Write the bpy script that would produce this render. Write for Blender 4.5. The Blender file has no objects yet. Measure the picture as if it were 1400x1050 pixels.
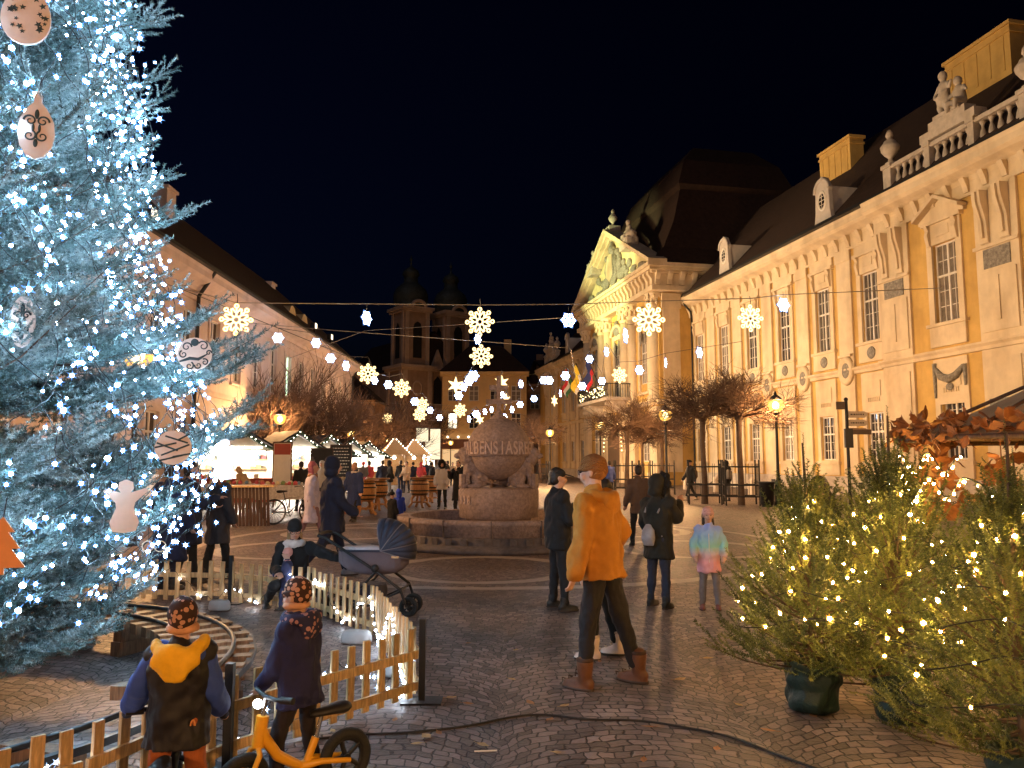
import bpy, bmesh, math, random
import numpy as np
from mathutils import Vector, Matrix, noise as mnoise
R = math.radians
PI = math.pi
SC = bpy.context.scene
COL = SC.collection
random.seed(7)
# ------------------------------------------------------------------ camera
FOC = 1052.0; TILT = math.atan(107/1052); EYE = 1.65
cam = bpy.data.cameras.new('camera'); cam.sensor_width = 36; cam.lens = 36*FOC/1400
cam.clip_start = 0.05; cam.clip_end = 2000
camo = bpy.data.objects.new('camera', cam); COL.objects.link(camo)
camo.location = (0, 0, EYE); camo.rotation_euler = (PI/2 + TILT, 0, 0)
SC.camera = camo
# ------------------------------------------------------------------ world: night sky
W = bpy.data.worlds.new('World'); SC.world = W; W.use_nodes = True
wn = W.node_tree.nodes; wl = W.node_tree.links
sky = wn.new('ShaderNodeTexSky'); sky.sky_type = 'NISHITA'; sky.sun_disc = False
sky.sun_elevation = R(-3.9); sky.sun_rotation = R(-60); sky.air_density = 1.6; sky.ozone_density = 6; sky.altitude = 0
bg = wn['Background']; wl.new(sky.outputs[0], bg.inputs[0]); bg.inputs[1].default_value = 0.15
# added fill, no moon in sight: one very weak, soft, high sun lamp
sun = bpy.data.lights.new('sun', 'SUN'); sun.energy = 0.10; sun.angle = R(20); sun.color = (0.85, 0.8, 0.95)
suno = bpy.data.objects.new('sun', sun); COL.objects.link(suno); suno.rotation_euler = (R(38), R(-22), 0)
SC.view_settings.view_transform = 'Standard'; SC.view_settings.look = 'None'
SC.view_settings.exposure = 0; SC.view_settings.gamma = 1
SC.cycles.use_denoising = True
try: SC.cycles.denoiser = 'OPENIMAGEDENOISE'
except Exception: pass
SC.cycles.max_bounces = 5; SC.cycles.diffuse_bounces = 3; SC.cycles.glossy_bounces = 2
SC.cycles.transmission_bounces = 3; SC.cycles.transparent_max_bounces = 8
SC.cycles.sample_clamp_indirect = 3.0; SC.cycles.caustics_reflective = False; SC.cycles.caustics_refractive = False
SC.cycles.use_adaptive_sampling = True; SC.cycles.adaptive_threshold = 0.015
SC.cycles.use_light_tree = True
# ------------------------------------------------------------------ picture -> place
def ray(px, py):
    u = (px-700)/FOC; v = (525-py)/FOC
    return Vector((u, math.cos(TILT)-v*math.sin(TILT), math.sin(TILT)+v*math.cos(TILT)))
def G(px, py, z=0.0):
    r = ray(px, py); t = (z-EYE)/r.z
    return Vector((0, 0, EYE)) + r*t
def at(px, py, Y):
    r = ray(px, py); return Vector((0, 0, EYE)) + r*(Y/r.y)
# ------------------------------------------------------------------ objects
def tag(o, label=None, cat=None, group=None, kind=None):
    if label: o['label'] = label
    if cat: o['category'] = cat
    if group: o['group'] = group
    if kind: o['kind'] = kind
    return o
def thing(name, label, cat, loc=(0, 0, 0), rz=0.0, group=None):
    o = bpy.data.objects.new(name, None); COL.objects.link(o)
    o.location = loc; o.rotation_euler = (0, 0, rz); o.empty_display_size = 0.1
    return tag(o, label, cat, group)
def link(name, me, parent=None, loc=(0, 0, 0), rot=(0, 0, 0), scale=(1, 1, 1)):
    o = bpy.data.objects.new(name, me); COL.objects.link(o)
    o.location = loc; o.rotation_euler = rot; o.scale = scale
    if parent: o.parent = parent
    return o
def copy_tree(o, parent=None):
    c = o.copy(); COL.objects.link(c)
    if parent: c.parent = parent
    for ch in list(o.children): copy_tree(ch, c)
    return c
class MB:
    def __init__(s): s.v = []; s.f = []; s.m = []; s.sm = []; s.cm = 0; s.csm = False; s.xf = None
    def add(s, vs, fs, smooth=None):
        n = len(s.v)
        if s.xf is not None: vs = [tuple(s.xf @ Vector(v)) for v in vs]
        s.v.extend(vs)
        sm = s.csm if smooth is None else smooth
        for f in fs:
            s.f.append(tuple(i+n for i in f)); s.m.append(s.cm); s.sm.append(sm)
        return s
    def box(s, x0, x1, y0, y1, z0, z1):
        vs = [(x0,y0,z0),(x1,y0,z0),(x1,y1,z0),(x0,y1,z0),(x0,y0,z1),(x1,y0,z1),(x1,y1,z1),(x0,y1,z1)]
        return s.add(vs, [(0,3,2,1),(4,5,6,7),(0,1,5,4),(1,2,6,5),(2,3,7,6),(3,0,4,7)], False)
    def cbox(s, c, d, rz=0.0, rx=0.0, ry=0.0):
        M = Matrix.Translation(c) @ Matrix.Rotation(rz, 4, 'Z') @ Matrix.Rotation(ry, 4, 'Y') @ Matrix.Rotation(rx, 4, 'X')
        a, b, h = d[0]/2, d[1]/2, d[2]/2
        vs = [(-a,-b,-h),(a,-b,-h),(a,b,-h),(-a,b,-h),(-a,-b,h),(a,-b,h),(a,b,h),(-a,b,h)]
        return s.add([tuple(M @ Vector(v)) for v in vs], [(0,3,2,1),(4,5,6,7),(0,1,5,4),(1,2,6,5),(2,3,7,6),(3,0,4,7)], False)
    def tube(s, pts, rads, seg=6, caps=True, smooth=True, closed=False):
        pts = [Vector(p) for p in pts]; n = len(pts)
        if not hasattr(rads, '__len__'): rads = [rads]*n
        vs = []; up = None
        for i, p in enumerate(pts):
            a = pts[(i-1) % n] if (closed or i > 0) else p
            b = pts[(i+1) % n] if (closed or i < n-1) else p
            t = b-a
            if t.length < 1e-9: t = Vector((0, 0, 1))
            t.normalize()
            if up is None:
                up = Vector((0, 0, 1)) if abs(t.z) < 0.9 else Vector((1, 0, 0))
            u = up - t*up.dot(t)
            if u.length < 1e-4: u = t.orthogonal()
            u.normalize(); w = t.cross(u); up = u
            for k in range(seg):
                an = 2*PI*k/seg
                vs.append(tuple(p + (u*math.cos(an)+w*math.sin(an))*rads[i]))
        fs = []
        for i in range(n if closed else n-1):
            j = (i+1) % n
            for k in range(seg):
                k2 = (k+1) % seg
                fs.append((i*seg+k, i*seg+k2, j*seg+k2, j*seg+k))
        s.add(vs, fs, smooth)
        if caps and not closed:
            s.add(vs[:seg], [tuple(range(seg-1, -1, -1))], False); s.add(vs[-seg:], [tuple(range(seg))], False)
        return s
    def ring(s, c, rad, r, axis='Z', n=16, seg=6):
        pts = []
        for k in range(n):
            a = 2*PI*k/n; x, y = rad*math.cos(a), rad*math.sin(a)
            pts.append(Vector(c) + (Vector((x, y, 0)) if axis == 'Z' else Vector((x, 0, y)) if axis == 'Y' else Vector((0, x, y))))
        return s.tube(pts, r, seg, closed=True)
    def lathe(s, prof, seg=24, c=(0, 0, 0), smooth=True, a0=0.0, a1=2*PI, caps=True):
        full = abs(a1-a0-2*PI) < 1e-6; n = len(prof); m = seg if full else seg+1
        vs = []
        for r, z in prof:
            for k in range(m):
                a = a0+(a1-a0)*k/seg
                vs.append((c[0]+r*math.cos(a), c[1]+r*math.sin(a), c[2]+z))
        fs = []
        for i in range(n-1):
            for k in range(seg):
                k2 = (k+1) % m if full else k+1
                fs.append((i*m+k, i*m+k2, (i+1)*m+k2, (i+1)*m+k))
        if caps and prof[0][0] > 1e-5 and full: fs.append(tuple(range(m-1, -1, -1)))
        if caps and prof[-1][0] > 1e-5 and full: fs.append(tuple((n-1)*m+k for k in range(m)))
        return s.add(vs, fs, smooth)
    def ball(s, c, r, seg=12, rings=8, M=None):
        if not hasattr(r, '__len__'): r = (r, r, r)
        vs = []; fs = []
        for i in range(1, rings):
            t = PI*i/rings
            for k in range(seg):
                a = 2*PI*k/seg
                vs.append(Vector((r[0]*math.sin(t)*math.cos(a), r[1]*math.sin(t)*math.sin(a), r[2]*math.cos(t))))
        vs.append(Vector((0, 0, r[2]))); vs.append(Vector((0, 0, -r[2])))
        T = len(vs)-2; B = len(vs)-1
        if M is not None: vs = [M @ v for v in vs]
        vs = [tuple(v+Vector(c)) for v in vs]
        for i in range(rings-2):
            for k in range(seg):
                k2 = (k+1) % seg
                fs.append((i*seg+k, (i+1)*seg+k, (i+1)*seg+k2, i*seg+k2))
        for k in range(seg):
            k2 = (k+1) % seg
            fs.append((T, k, k2)); fs.append((B, (rings-2)*seg+k2, (rings-2)*seg+k))
        return s.add(vs, fs, True)
    def capsule(s, p0, p1, r0, r1, seg=10):
        p0 = Vector(p0); p1 = Vector(p1); t = p1-p0
        if t.length < 1e-6: t = Vector((0, 0, 1e-4))
        t.normalize()
        pts = []; rr = []
        for a in (-1.0, -.8, -.45, 0): pts.append(p0+t*a*r0); rr.append(max(1e-3, r0*math.sqrt(max(0, 1-a*a))))
        for a in (0, .45, .8, 1.0): pts.append(p1+t*a*r1); rr.append(max(1e-3, r1*math.sqrt(max(0, 1-a*a))))
        return s.tube(pts, rr, seg)
    def loft(s, rings, seg=16):
        """rings: (centre, rx, ry) flat ellipses, or with a 4th item, a matrix for the ring's plane"""
        vs = []
        for rg in rings:
            c = Vector(rg[0]); M = rg[3] if len(rg) > 3 else None
            for k in range(seg):
                a = 2*PI*k/seg
                p = Vector((rg[1]*math.cos(a), rg[2]*math.sin(a), 0))
                if M is not None: p = M @ p
                vs.append(tuple(c+p))
        fs = []
        n = len(rings)
        for i in range(n-1):
            for k in range(seg):
                k2 = (k+1) % seg
                fs.append((i*seg+k, i*seg+k2, (i+1)*seg+k2, (i+1)*seg+k))
        fs.append(tuple(range(seg-1, -1, -1))); fs.append(tuple((n-1)*seg+k for k in range(seg)))
        return s.add(vs, fs, True)
    def ext(s, prof, x0, x1):
        """profile [(y, z)] extruded along x"""
        n = len(prof)
        vs = [(x0, y, z) for y, z in prof] + [(x1, y, z) for y, z in prof]
        fs = [(i, (i+1) % n, n+(i+1) % n, n+i) for i in range(n)]
        fs += [tuple(range(n-1, -1, -1)), tuple(range(n, 2*n))]
        return s.add(vs, fs, False)
    def prism(s, poly, y0, y1):
        """outline [(x, z)] extruded along y"""
        n = len(poly)
        vs = [(x, y0, z) for x, z in poly] + [(x, y1, z) for x, z in poly]
        fs = [(i, (i+1) % n, n+(i+1) % n, n+i) for i in range(n)]
        fs += [tuple(range(n-1, -1, -1)), tuple(range(n, 2*n))]
        return s.add(vs, fs, False)
    def mesh(s, name, mats):
        me = bpy.data.meshes.new(name)
        me.from_pydata(s.v, [], s.f)
        if not isinstance(mats, (list, tuple)): mats = [mats]
        for m in mats: me.materials.append(m)
        me.polygons.foreach_set('material_index', s.m)
        me.polygons.foreach_set('use_smooth', s.sm)
        bm = bmesh.new(); bm.from_mesh(me); bmesh.ops.recalc_face_normals(bm, faces=bm.faces); bm.to_mesh(me); bm.free()
        me.update(); return me
    def build(s, name, mats, parent=None, **k):
        return link(name, s.mesh(name, mats), parent, **k)
def raw_mesh(name, V, F, mat, attr=None):
    """numpy triangles/quads, fast"""
    me = bpy.data.meshes.new(name)
    V = np.asarray(V, np.float32); F = np.asarray(F, np.int32); k = F.shape[1]
    me.vertices.add(len(V)); me.vertices.foreach_set('co', V.ravel())
    me.loops.add(F.size); me.loops.foreach_set('vertex_index', F.ravel())
    me.polygons.add(len(F)); me.polygons.foreach_set('loop_start', np.arange(len(F), dtype=np.int32)*k)
    me.polygons.foreach_set('loop_total', np.full(len(F), k, np.int32))
    for m in (mat if isinstance(mat, (list, tuple)) else [mat]): me.materials.append(m)
    me.update(calc_edges=True)
    if attr is not None: me.attributes.new('clump', 'FLOAT', 'POINT').data.foreach_set('value', np.asarray(attr, np.float32))
    return me
def sculpt(mb, name, mats, voxel=.02, smooth=3, amp=0.0, freq=8.0, fac=.5):
    """grow overlapping closed shapes into one continuous surface"""
    me = mb.mesh(name+'_rough', [])
    o = bpy.data.objects.new('rough', me); COL.objects.link(o)
    r = o.modifiers.new('r', 'REMESH'); r.mode = 'VOXEL'; r.voxel_size = voxel; r.use_smooth_shade = True
    if smooth: q = o.modifiers.new('s', 'SMOOTH'); q.factor = fac; q.iterations = smooth
    dg = bpy.context.evaluated_depsgraph_get(); dg.update()
    out = bpy.data.meshes.new_from_object(o.evaluated_get(dg)); out.name = name
    bpy.data.objects.remove(o); bpy.data.meshes.remove(me)
    out.materials.clear()
    for m in (mats if isinstance(mats, (list, tuple)) else [mats]): out.materials.append(m)
    if amp:
        nn = len(out.vertices); co = np.empty(nn*3, np.float32); no = np.empty(nn*3, np.float32)
        out.vertices.foreach_get('co', co); out.vertices.foreach_get('normal', no)
        co = co.reshape(-1, 3); no = no.reshape(-1, 3)
        d = np.array([mnoise.noise((v[0]*freq, v[1]*freq, v[2]*freq*.7)) + .5*mnoise.noise((v[0]*freq*2.3, v[1]*freq*2.3, v[2]*freq*1.7)) for v in co.tolist()], np.float32)
        co += no*d[:, None]*amp; out.vertices.foreach_set('co', co.ravel())
    out.polygons.foreach_set('use_smooth', np.ones(len(out.polygons), bool)); out.update()
    return out
# ------------------------------------------------------------------ materials
MATS = {}
def mat(name, col, rough=0.7, var=0.15, scale=6.0, bump=0.15, bscale=None, metal=0.0, spec=0.4, sheen=0.0, dirt=0.0, bdist=0.01):
    if name in MATS: return MATS[name]
    m = bpy.data.materials.new(name); m.use_nodes = True; MATS[name] = m
    n = m.node_tree.nodes; l = m.node_tree.links; b = n['Principled BSDF']
    b.inputs['Roughness'].default_value = rough; b.inputs['Metallic'].default_value = metal
    b.inputs['Specular IOR Level'].default_value = spec
    if sheen: b.inputs['Sheen Weight'].default_value = sheen
    tc = n.new('ShaderNodeTexCoord')
    nz = n.new('ShaderNodeTexNoise'); nz.inputs['Scale'].default_value = scale; nz.inputs['Detail'].default_value = 5
    nz.inputs['Roughness'].default_value = 0.65
    l.new(tc.outputs['Object'], nz.inputs['Vector'])
    cr = n.new('ShaderNodeValToRGB')
    cr.color_ramp.elements[0].position = 0.3; cr.color_ramp.elements[1].position = 0.7
    cr.color_ramp.elements[0].color = tuple(max(0, c*(1-var)) for c in col)+(1,)
    cr.color_ramp.elements[1].color = tuple(min(1, c*(1+var)) for c in col)+(1,)
    l.new(nz.outputs['Fac'], cr.inputs['Fac'])
    out = cr.outputs['Color']
    if dirt:
        n2 = n.new('ShaderNodeTexNoise'); n2.inputs['Scale'].default_value = 0.7; n2.inputs['Detail'].default_value = 8
        mp = n.new('ShaderNodeMapping'); mp.inputs['Scale'].default_value = (1.6, 1.6, 0.45)
        l.new(tc.outputs['Object'], mp.inputs['Vector']); l.new(mp.outputs[0], n2.inputs['Vector'])
        r2 = n.new('ShaderNodeMapRange'); r2.inputs['From Min'].default_value = 0.45; r2.inputs['From Max'].default_value = 0.75
        r2.inputs['To Min'].default_value = 0; r2.inputs['To Max'].default_value = dirt
        l.new(n2.outputs['Fac'], r2.inputs['Value'])
        mx = n.new('ShaderNodeMixRGB'); mx.blend_type = 'MULTIPLY'; mx.inputs[2].default_value = (0.55, 0.47, 0.38, 1)
        l.new(r2.outputs[0], mx.inputs[0]); l.new(out, mx.inputs[1]); out = mx.outputs[0]
    l.new(out, b.inputs['Base Color'])
    if bump:
        nb = n.new('ShaderNodeTexNoise'); nb.inputs['Scale'].default_value = bscale or scale*4; nb.inputs['Detail'].default_value = 6
        l.new(tc.outputs['Object'], nb.inputs['Vector'])
        bp = n.new('ShaderNodeBump'); bp.inputs['Strength'].default_value = bump; bp.inputs['Distance'].default_value = bdist
        l.new(nb.outputs['Fac'], bp.inputs['Height']); l.new(bp.outputs['Normal'], b.inputs['Normal'])
    return m
def glow(name, col, strength):
    if name in MATS: return MATS[name]
    m = bpy.data.materials.new(name); m.use_nodes = True; MATS[name] = m
    n = m.node_tree.nodes; l = m.node_tree.links
    e = n.new('ShaderNodeEmission'); e.inputs[0].default_value = tuple(col)+(1,); e.inputs[1].default_value = strength
    l.new(e.outputs[0], n['Material Output'].inputs[0]); n.remove(n['Principled BSDF'])
    return m
def wood(name, col, scale=1.0, rough=0.6):
    if name in MATS: return MATS[name]
    m = mat(name, col, rough, 0.2, 3, 0)
    n = m.node_tree.nodes; l = m.node_tree.links; b = n['Principled BSDF']
    tc = n.new('ShaderNodeTexCoord'); mp = n.new('ShaderNodeMapping'); mp.inputs['Scale'].default_value = (14*scale, 14*scale, 2*scale)
    w = n.new('ShaderNodeTexNoise'); w.inputs['Scale'].default_value = 3; w.inputs['Detail'].default_value = 8; w.inputs['Distortion'].default_value = 1.2
    l.new(tc.outputs['Object'], mp.inputs[0]); l.new(mp.outputs[0], w.inputs['Vector'])
    cr = n.new('ShaderNodeValToRGB'); cr.color_ramp.elements[0].position = 0.35; cr.color_ramp.elements[1].position = 0.65
    cr.color_ramp.elements[0].color = tuple(c*0.6 for c in col)+(1,); cr.color_ramp.elements[1].color = tuple(min(1, c*1.15) for c in col)+(1,)
    oi = n.new('ShaderNodeObjectInfo'); hv = n.new('ShaderNodeHueSaturation')
    mr = n.new('ShaderNodeMapRange'); mr.inputs['To Min'].default_value = 0.75; mr.inputs['To Max'].default_value = 1.15
    l.new(oi.outputs['Random'], mr.inputs['Value']); l.new(mr.outputs[0], hv.inputs['Value'])
    l.new(w.outputs['Fac'], cr.inputs['Fac']); l.new(cr.outputs[0], hv.inputs['Color']); l.new(hv.outputs[0], b.inputs['Base Color'])
    bp = n.new('ShaderNodeBump'); bp.inputs['Strength'].default_value = 0.2; bp.inputs['Distance'].default_value = 0.005
    l.new(w.outputs['Fac'], bp.inputs['Height']); l.new(bp.outputs[0], b.inputs['Normal'])
    return m
CREAM = mat('cream_render', (0.70, 0.575, 0.40), 0.85, 0.10, 1.5, 0.2, 30, dirt=0.6)
YELLOW = mat('ochre_render', (0.61, 0.395, 0.125), 0.85, 0.12, 1.5, 0.2, 30, dirt=0.55)
STONE = mat('pale_stone', (0.50, 0.44, 0.38), 0.85, 0.18, 4, 0.3, 18, dirt=0.5)
RELIEF = mat('grey_relief', (0.26, 0.24, 0.21), 0.9, 0.45, 9, 1.0, 22, bdist=0.05)
ROOF = mat('dark_roof_tiles', (0.034, 0.017, 0.012), 0.85, 0.35, 3, 0.5, 12, bdist=0.03)
FRAME = mat('white_window_paint', (0.72, 0.68, 0.62), 0.5, 0.05, 3, 0)
GLASS = mat('dark_window_glass', (0.035, 0.032, 0.036), 0.06, 0.7, 1.3, 0.05, 2, spec=0.8)
GLASS2 = mat('curtained_window_glass', (0.10, 0.09, 0.08), 0.1, 0.5, 2.2, 0.05, 2, spec=0.7); GLASS3 = mat('pale_curtain_glass', (0.20, 0.17, 0.14), 0.14, 0.35, 3, 0.05, 2, spec=0.6)
IRON = mat('black_iron', (0.018, 0.018, 0.02), 0.45, 0.2, 8, 0.2, metal=0.3)
PINE = wood('pale_wood', (0.60, 0.40, 0.20))
SLEEPER = wood('brown_wood', (0.33, 0.18, 0.09))
DARKWOOD = wood('dark_wood', (0.10, 0.05, 0.028))
LEDW = glow('white_led', (0.44, 0.74, 1.0), 230); RAYW = glow('blue_led_halo', (.16, .42, 1.0), 1.7)  # RAY materials: glowing spikes that imitate the coloured halo round each bulb
LEDWW = glow('pale_led', (0.75, 0.86, 1.0), 85); RAYP = glow('pale_led_halo', (.45, .65, 1.0), 1.5)
LEDY = glow('amber_led', (1.0, 0.58, 0.15), 620); RAYY = glow('amber_led_halo', (1.0, .46, .05), 1.6)
# ------------------------------------------------------------------ node shorthand for the paving
def paving(name, mode):
    m = bpy.data.materials.new(name); m.use_nodes = True
    n = m.node_tree.nodes; l = m.node_tree.links; b = n['Principled BSDF']
    def M(op, a, c=None, d=None):
        q = n.new('ShaderNodeMath'); q.operation = op
        for i, x in enumerate((a, c, d)):
            if x is None: continue
            if isinstance(x, (int, float)): q.inputs[i].default_value = x
            else: l.new(x, q.inputs[i])
        return q.outputs[0]
    tc = n.new('ShaderNodeTexCoord'); src = tc.outputs['Object']
    nz = n.new('ShaderNodeTexNoise'); nz.inputs['Scale'].default_value = 3.6; nz.inputs['Detail'].default_value = 3
    l.new(src, nz.inputs['Vector'])
    vm = n.new('ShaderNodeVectorMath'); vm.operation = 'MULTIPLY_ADD'; vm.inputs[1].default_value = (0.17, 0.17, 0)
    l.new(nz.outputs['Color'], vm.inputs[0]); l.new(src, vm.inputs[2])
    sx = n.new('ShaderNodeSeparateXYZ'); l.new(vm.outputs[0], sx.inputs[0]); x, y = sx.outputs[0], sx.outputs[1]
    if mode == 'fan':
        Wd = 1.55; Rd = 1.02
        q = M('DIVIDE', x, Wd); col = M('FLOOR', q); u = M('MULTIPLY', M('SUBTRACT', M('SUBTRACT', q, col), 0.5), Wd)
        h = M('SQRT', M('SUBTRACT', Rd*Rd, M('MULTIPLY', u, u)))
        al = M('MULTIPLY', M('ARCSINE', M('DIVIDE', u, Rd)), Rd)
        row = M('SUBTRACT', y, h)
        row = M('ADD', row, M('MULTIPLY', col, 0.37)); al = M('ADD', al, M('MULTIPLY', col, 3.17))
    else:
        r = M('SQRT', M('ADD', M('MULTIPLY', x, x), M('MULTIPLY', y, y)))
        an = M('ARCTAN2', y, x); row = r; al = M('MULTIPLY', an, mode)
    cx = n.new('ShaderNodeCombineXYZ'); l.new(al, cx.inputs[0]); l.new(row, cx.inputs[1])
    br = n.new('ShaderNodeTexBrick'); l.new(cx.outputs[0], br.inputs['Vector'])
    br.inputs['Scale'].default_value = 1; br.inputs['Brick Width'].default_value = 0.10; br.inputs['Row Height'].default_value = 0.084
    br.inputs['Mortar Size'].default_value = 0.008; br.inputs['Mortar Smooth'].default_value = 0.55; br.inputs['Bias'].default_value = -0.1
    br.inputs['Color1'].default_value = (0.105, 0.076, 0.068, 1); br.inputs['Color2'].default_value = (0.27, 0.20, 0.182, 1)
    br.inputs['Mortar'].default_value = (0.028, 0.022, 0.020, 1)
    br.squash = 1.25; br.squash_frequency = 3
    # large-scale wear and small grain
    n2 = n.new('ShaderNodeTexNoise'); n2.inputs['Scale'].default_value = 0.55; n2.inputs['Detail'].default_value = 6
    l.new(src, n2.inputs['Vector'])
    mr = n.new('ShaderNodeMapRange'); mr.inputs['From Min'].default_value = 0.3; mr.inputs['From Max'].default_value = 0.7
    mr.inputs['To Min'].default_value = 0.6; mr.inputs['To Max'].default_value = 1.25; l.new(n2.outputs['Fac'], mr.inputs['Value'])
    n3 = n.new('ShaderNodeTexNoise'); n3.inputs['Scale'].default_value = 38; n3.inputs['Detail'].default_value = 5; l.new(src, n3.inputs['Vector'])
    mr3 = n.new('ShaderNodeMapRange'); mr3.inputs['To Min'].default_value = 0.75; mr3.inputs['To Max'].default_value = 1.25; l.new(n3.outputs['Fac'], mr3.inputs['Value'])
    vs = n.new('ShaderNodeVectorMath'); vs.operation = 'SCALE'; l.new(br.outputs['Color'], vs.inputs[0]); l.new(M('MULTIPLY', mr.outputs[0], mr3.outputs[0]), vs.inputs['Scale'])
    colour = vs.outputs[0]
    if mode != 'fan':
        band = M('LESS_THAN', M('ABSOLUTE', M('SUBTRACT', row, mode)), 0.13)
        mx = n.new('ShaderNodeMixRGB'); mx.inputs[2].default_value = (0.44, 0.38, 0.34, 1); l.new(M('MULTIPLY', band, 0.75), mx.inputs[0]); l.new(colour, mx.inputs[1]); colour = mx.outputs[0]
    l.new(colour, b.inputs['Base Color'])
    mrr = n.new('ShaderNodeMapRange'); mrr.inputs['To Min'].default_value = 0.34; mrr.inputs['To Max'].default_value = 0.7
    l.new(n2.outputs['Fac'], mrr.inputs['Value']); l.new(mrr.outputs[0], b.inputs['Roughness'])
    b.inputs['Specular IOR Level'].default_value = 0.35
    ht = M('ADD', M('MULTIPLY', br.outputs['Fac'], -1.0), M('MULTIPLY', n3.outputs['Fac'], 0.45))
    bp = n.new('ShaderNodeBump'); bp.inputs['Strength'].default_value = 0.75; bp.inputs['Distance'].default_value = 0.022
    l.new(ht, bp.inputs['Height']); l.new(bp.outputs[0], b.inputs['Normal'])
    return m
g = MB(); g.add([(-300,-200,0),(300,-200,0),(300,500,0),(-300,500,0)], [(0,1,2,3)])
tag(g.build('ground', paving('fan_cobbles', 'fan')), kind='structure')
FX, FY = -0.28, 16.3      # the fountain's centre
def disc(name, c, r0, r1, m, z):
    d = MB(); k = 64
    vs = [(r*math.cos(2*PI*i/k), r*math.sin(2*PI*i/k), 0) for r in (r0, r1) for i in range(k)]
    d.add(vs, [(i, (i+1) % k, k+(i+1) % k, k+i) for i in range(k)])
    tag(d.build(name, m, loc=(c[0], c[1], z)), kind='structure')
ringm = paving('ring_cobbles', 1.45)
for k, a in enumerate((-160, -92, -18, 40, 100, 150)):
    disc('paving_circle', (FX+4.0*math.cos(R(a)), FY+4.0*math.sin(R(a))), 0.02, 1.62, ringm, 0.004)
disc('paving_ring', (FX, FY), 5.75, 6.1, paving('band_cobbles', 5.92), 0.004)
# ------------------------------------------------------------------ walls, windows
def wall(mb, x0, x1, z0, z1, ops, y=0.0, depth=0.22):
    """front face at y with openings (xa, xb, za, zb) and their reveals"""
    xs = sorted({x0, x1, *[v for o in ops for v in o[:2]]}); zs = sorted({z0, z1, *[v for o in ops for v in o[2:]]})
    for i in range(len(xs)-1):
        for j in range(len(zs)-1):
            cx, cz = (xs[i]+xs[i+1])/2, (zs[j]+zs[j+1])/2
            if any(a < cx < b and c < cz < d for a, b, c, d in ops): continue
            mb.add([(xs[i], y, zs[j]), (xs[i+1], y, zs[j]), (xs[i+1], y, zs[j+1]), (xs[i], y, zs[j+1])], [(0, 1, 2, 3)])
    for a, b, c, d in ops:
        w = y-depth
        mb.add([(a,y,c),(b,y,c),(b,w,c),(a,w,c),(a,y,d),(b,y,d),(b,w,d),(a,w,d)], [(0,1,2,3),(4,7,6,5),(0,3,7,4),(1,5,6,2)])
_wc = {}
def window(parent, x, y, z, w, h, cols=4, rows=(2, 3), name='window', glass=None):
    """frame with glazing bars (part) and its dark pane (sub-part); rows = panes above and below the transom"""
    glass = glass or GLASS
    key = (round(w, 3), round(h, 3), cols, rows)
    if key not in _wc:
        m = MB(); t = 0.07
        m.box(-w/2, -w/2+t, -.05, .05, 0, h); m.box(w/2-t, w/2, -.05, .05, 0, h)
        m.box(-w/2+t, w/2-t, -.05, .05, 0, t); m.box(-w/2+t, w/2-t, -.05, .05, h-t, h)
        m.box(-.045, .045, -.04, .047, t, h-t)
        tot = sum(rows); rh = (h-2*t)/tot
        if len(rows) > 1:
            zt = t+rh*rows[-1]; 
            for a, b in ((-w/2+t, -.045), (.045, w/2-t)): m.box(a, b, -.04, .047, zt-.045, zt+.045)
        for i in range(1, tot):
            if len(rows) > 1 and i == rows[-1]: continue
            for a, b in ((-w/2+t, -.045), (.045, w/2-t)): m.box(a, b, -.015, .03, t+rh*i-.014, t+rh*i+.014)
        for i in range(1, cols):
            if i*2 == cols: continue
            xx = -w/2+t+(w-2*t)*i/cols
            m.box(xx-.014, xx+.014, -.012, .032, t, h-t)
        p = MB(); p.add([(-w/2+t*.5, -.005, t*.5), (w/2-t*.5, -.005, t*.5), (w/2-t*.5, -.005, h-t*.5), (-w/2+t*.5, -.005, h-t*.5)], [(0, 1, 2, 3)])
        _wc[key] = (m.mesh('window', FRAME), [p.mesh('pane', g) for g in (GLASS, GLASS2, GLASS3)])
    f = link(name, _wc[key][0], parent, (x, y, z))
    me = _wc[key][1][random.choice((0, 0, 1, 1, 2))]
    if glass is not GLASS: me = me.copy(); me.materials[0] = glass
    link('pane', me, f)
    return f
def block_with_back(mb, x0, x1, y0, y1, z0, z1):      # the other three sides of a building
    mb.add([(x0,y0,z0),(x1,y0,z0),(x1,y1,z0),(x0,y1,z0),(x0,y0,z1),(x1,y0,z1),(x1,y1,z1),(x0,y1,z1)], [(0,4,7,3),(1,2,6,5),(0,1,5,4),(4,5,6,7)])
def cornice_prof(z0, z1, out):
    h = z1-z0
    return [(0, z0), (out*.18, z0), (out*.25, z0+h*.2), (out*.45, z0+h*.3), (out*.8, z0+h*.42), (out, z0+h*.55), (out, z0+h*.82), (out*1.08, z0+h), (0, z1)]
# ------------------------------------------------------------------ the palace on the right
PA = R(90+11.45)
palace = thing('palace', 'long cream and ochre baroque palace with a pediment, statues and dark mansard roof', 'building', (23.56, 4.77, 0), PA)
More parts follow.
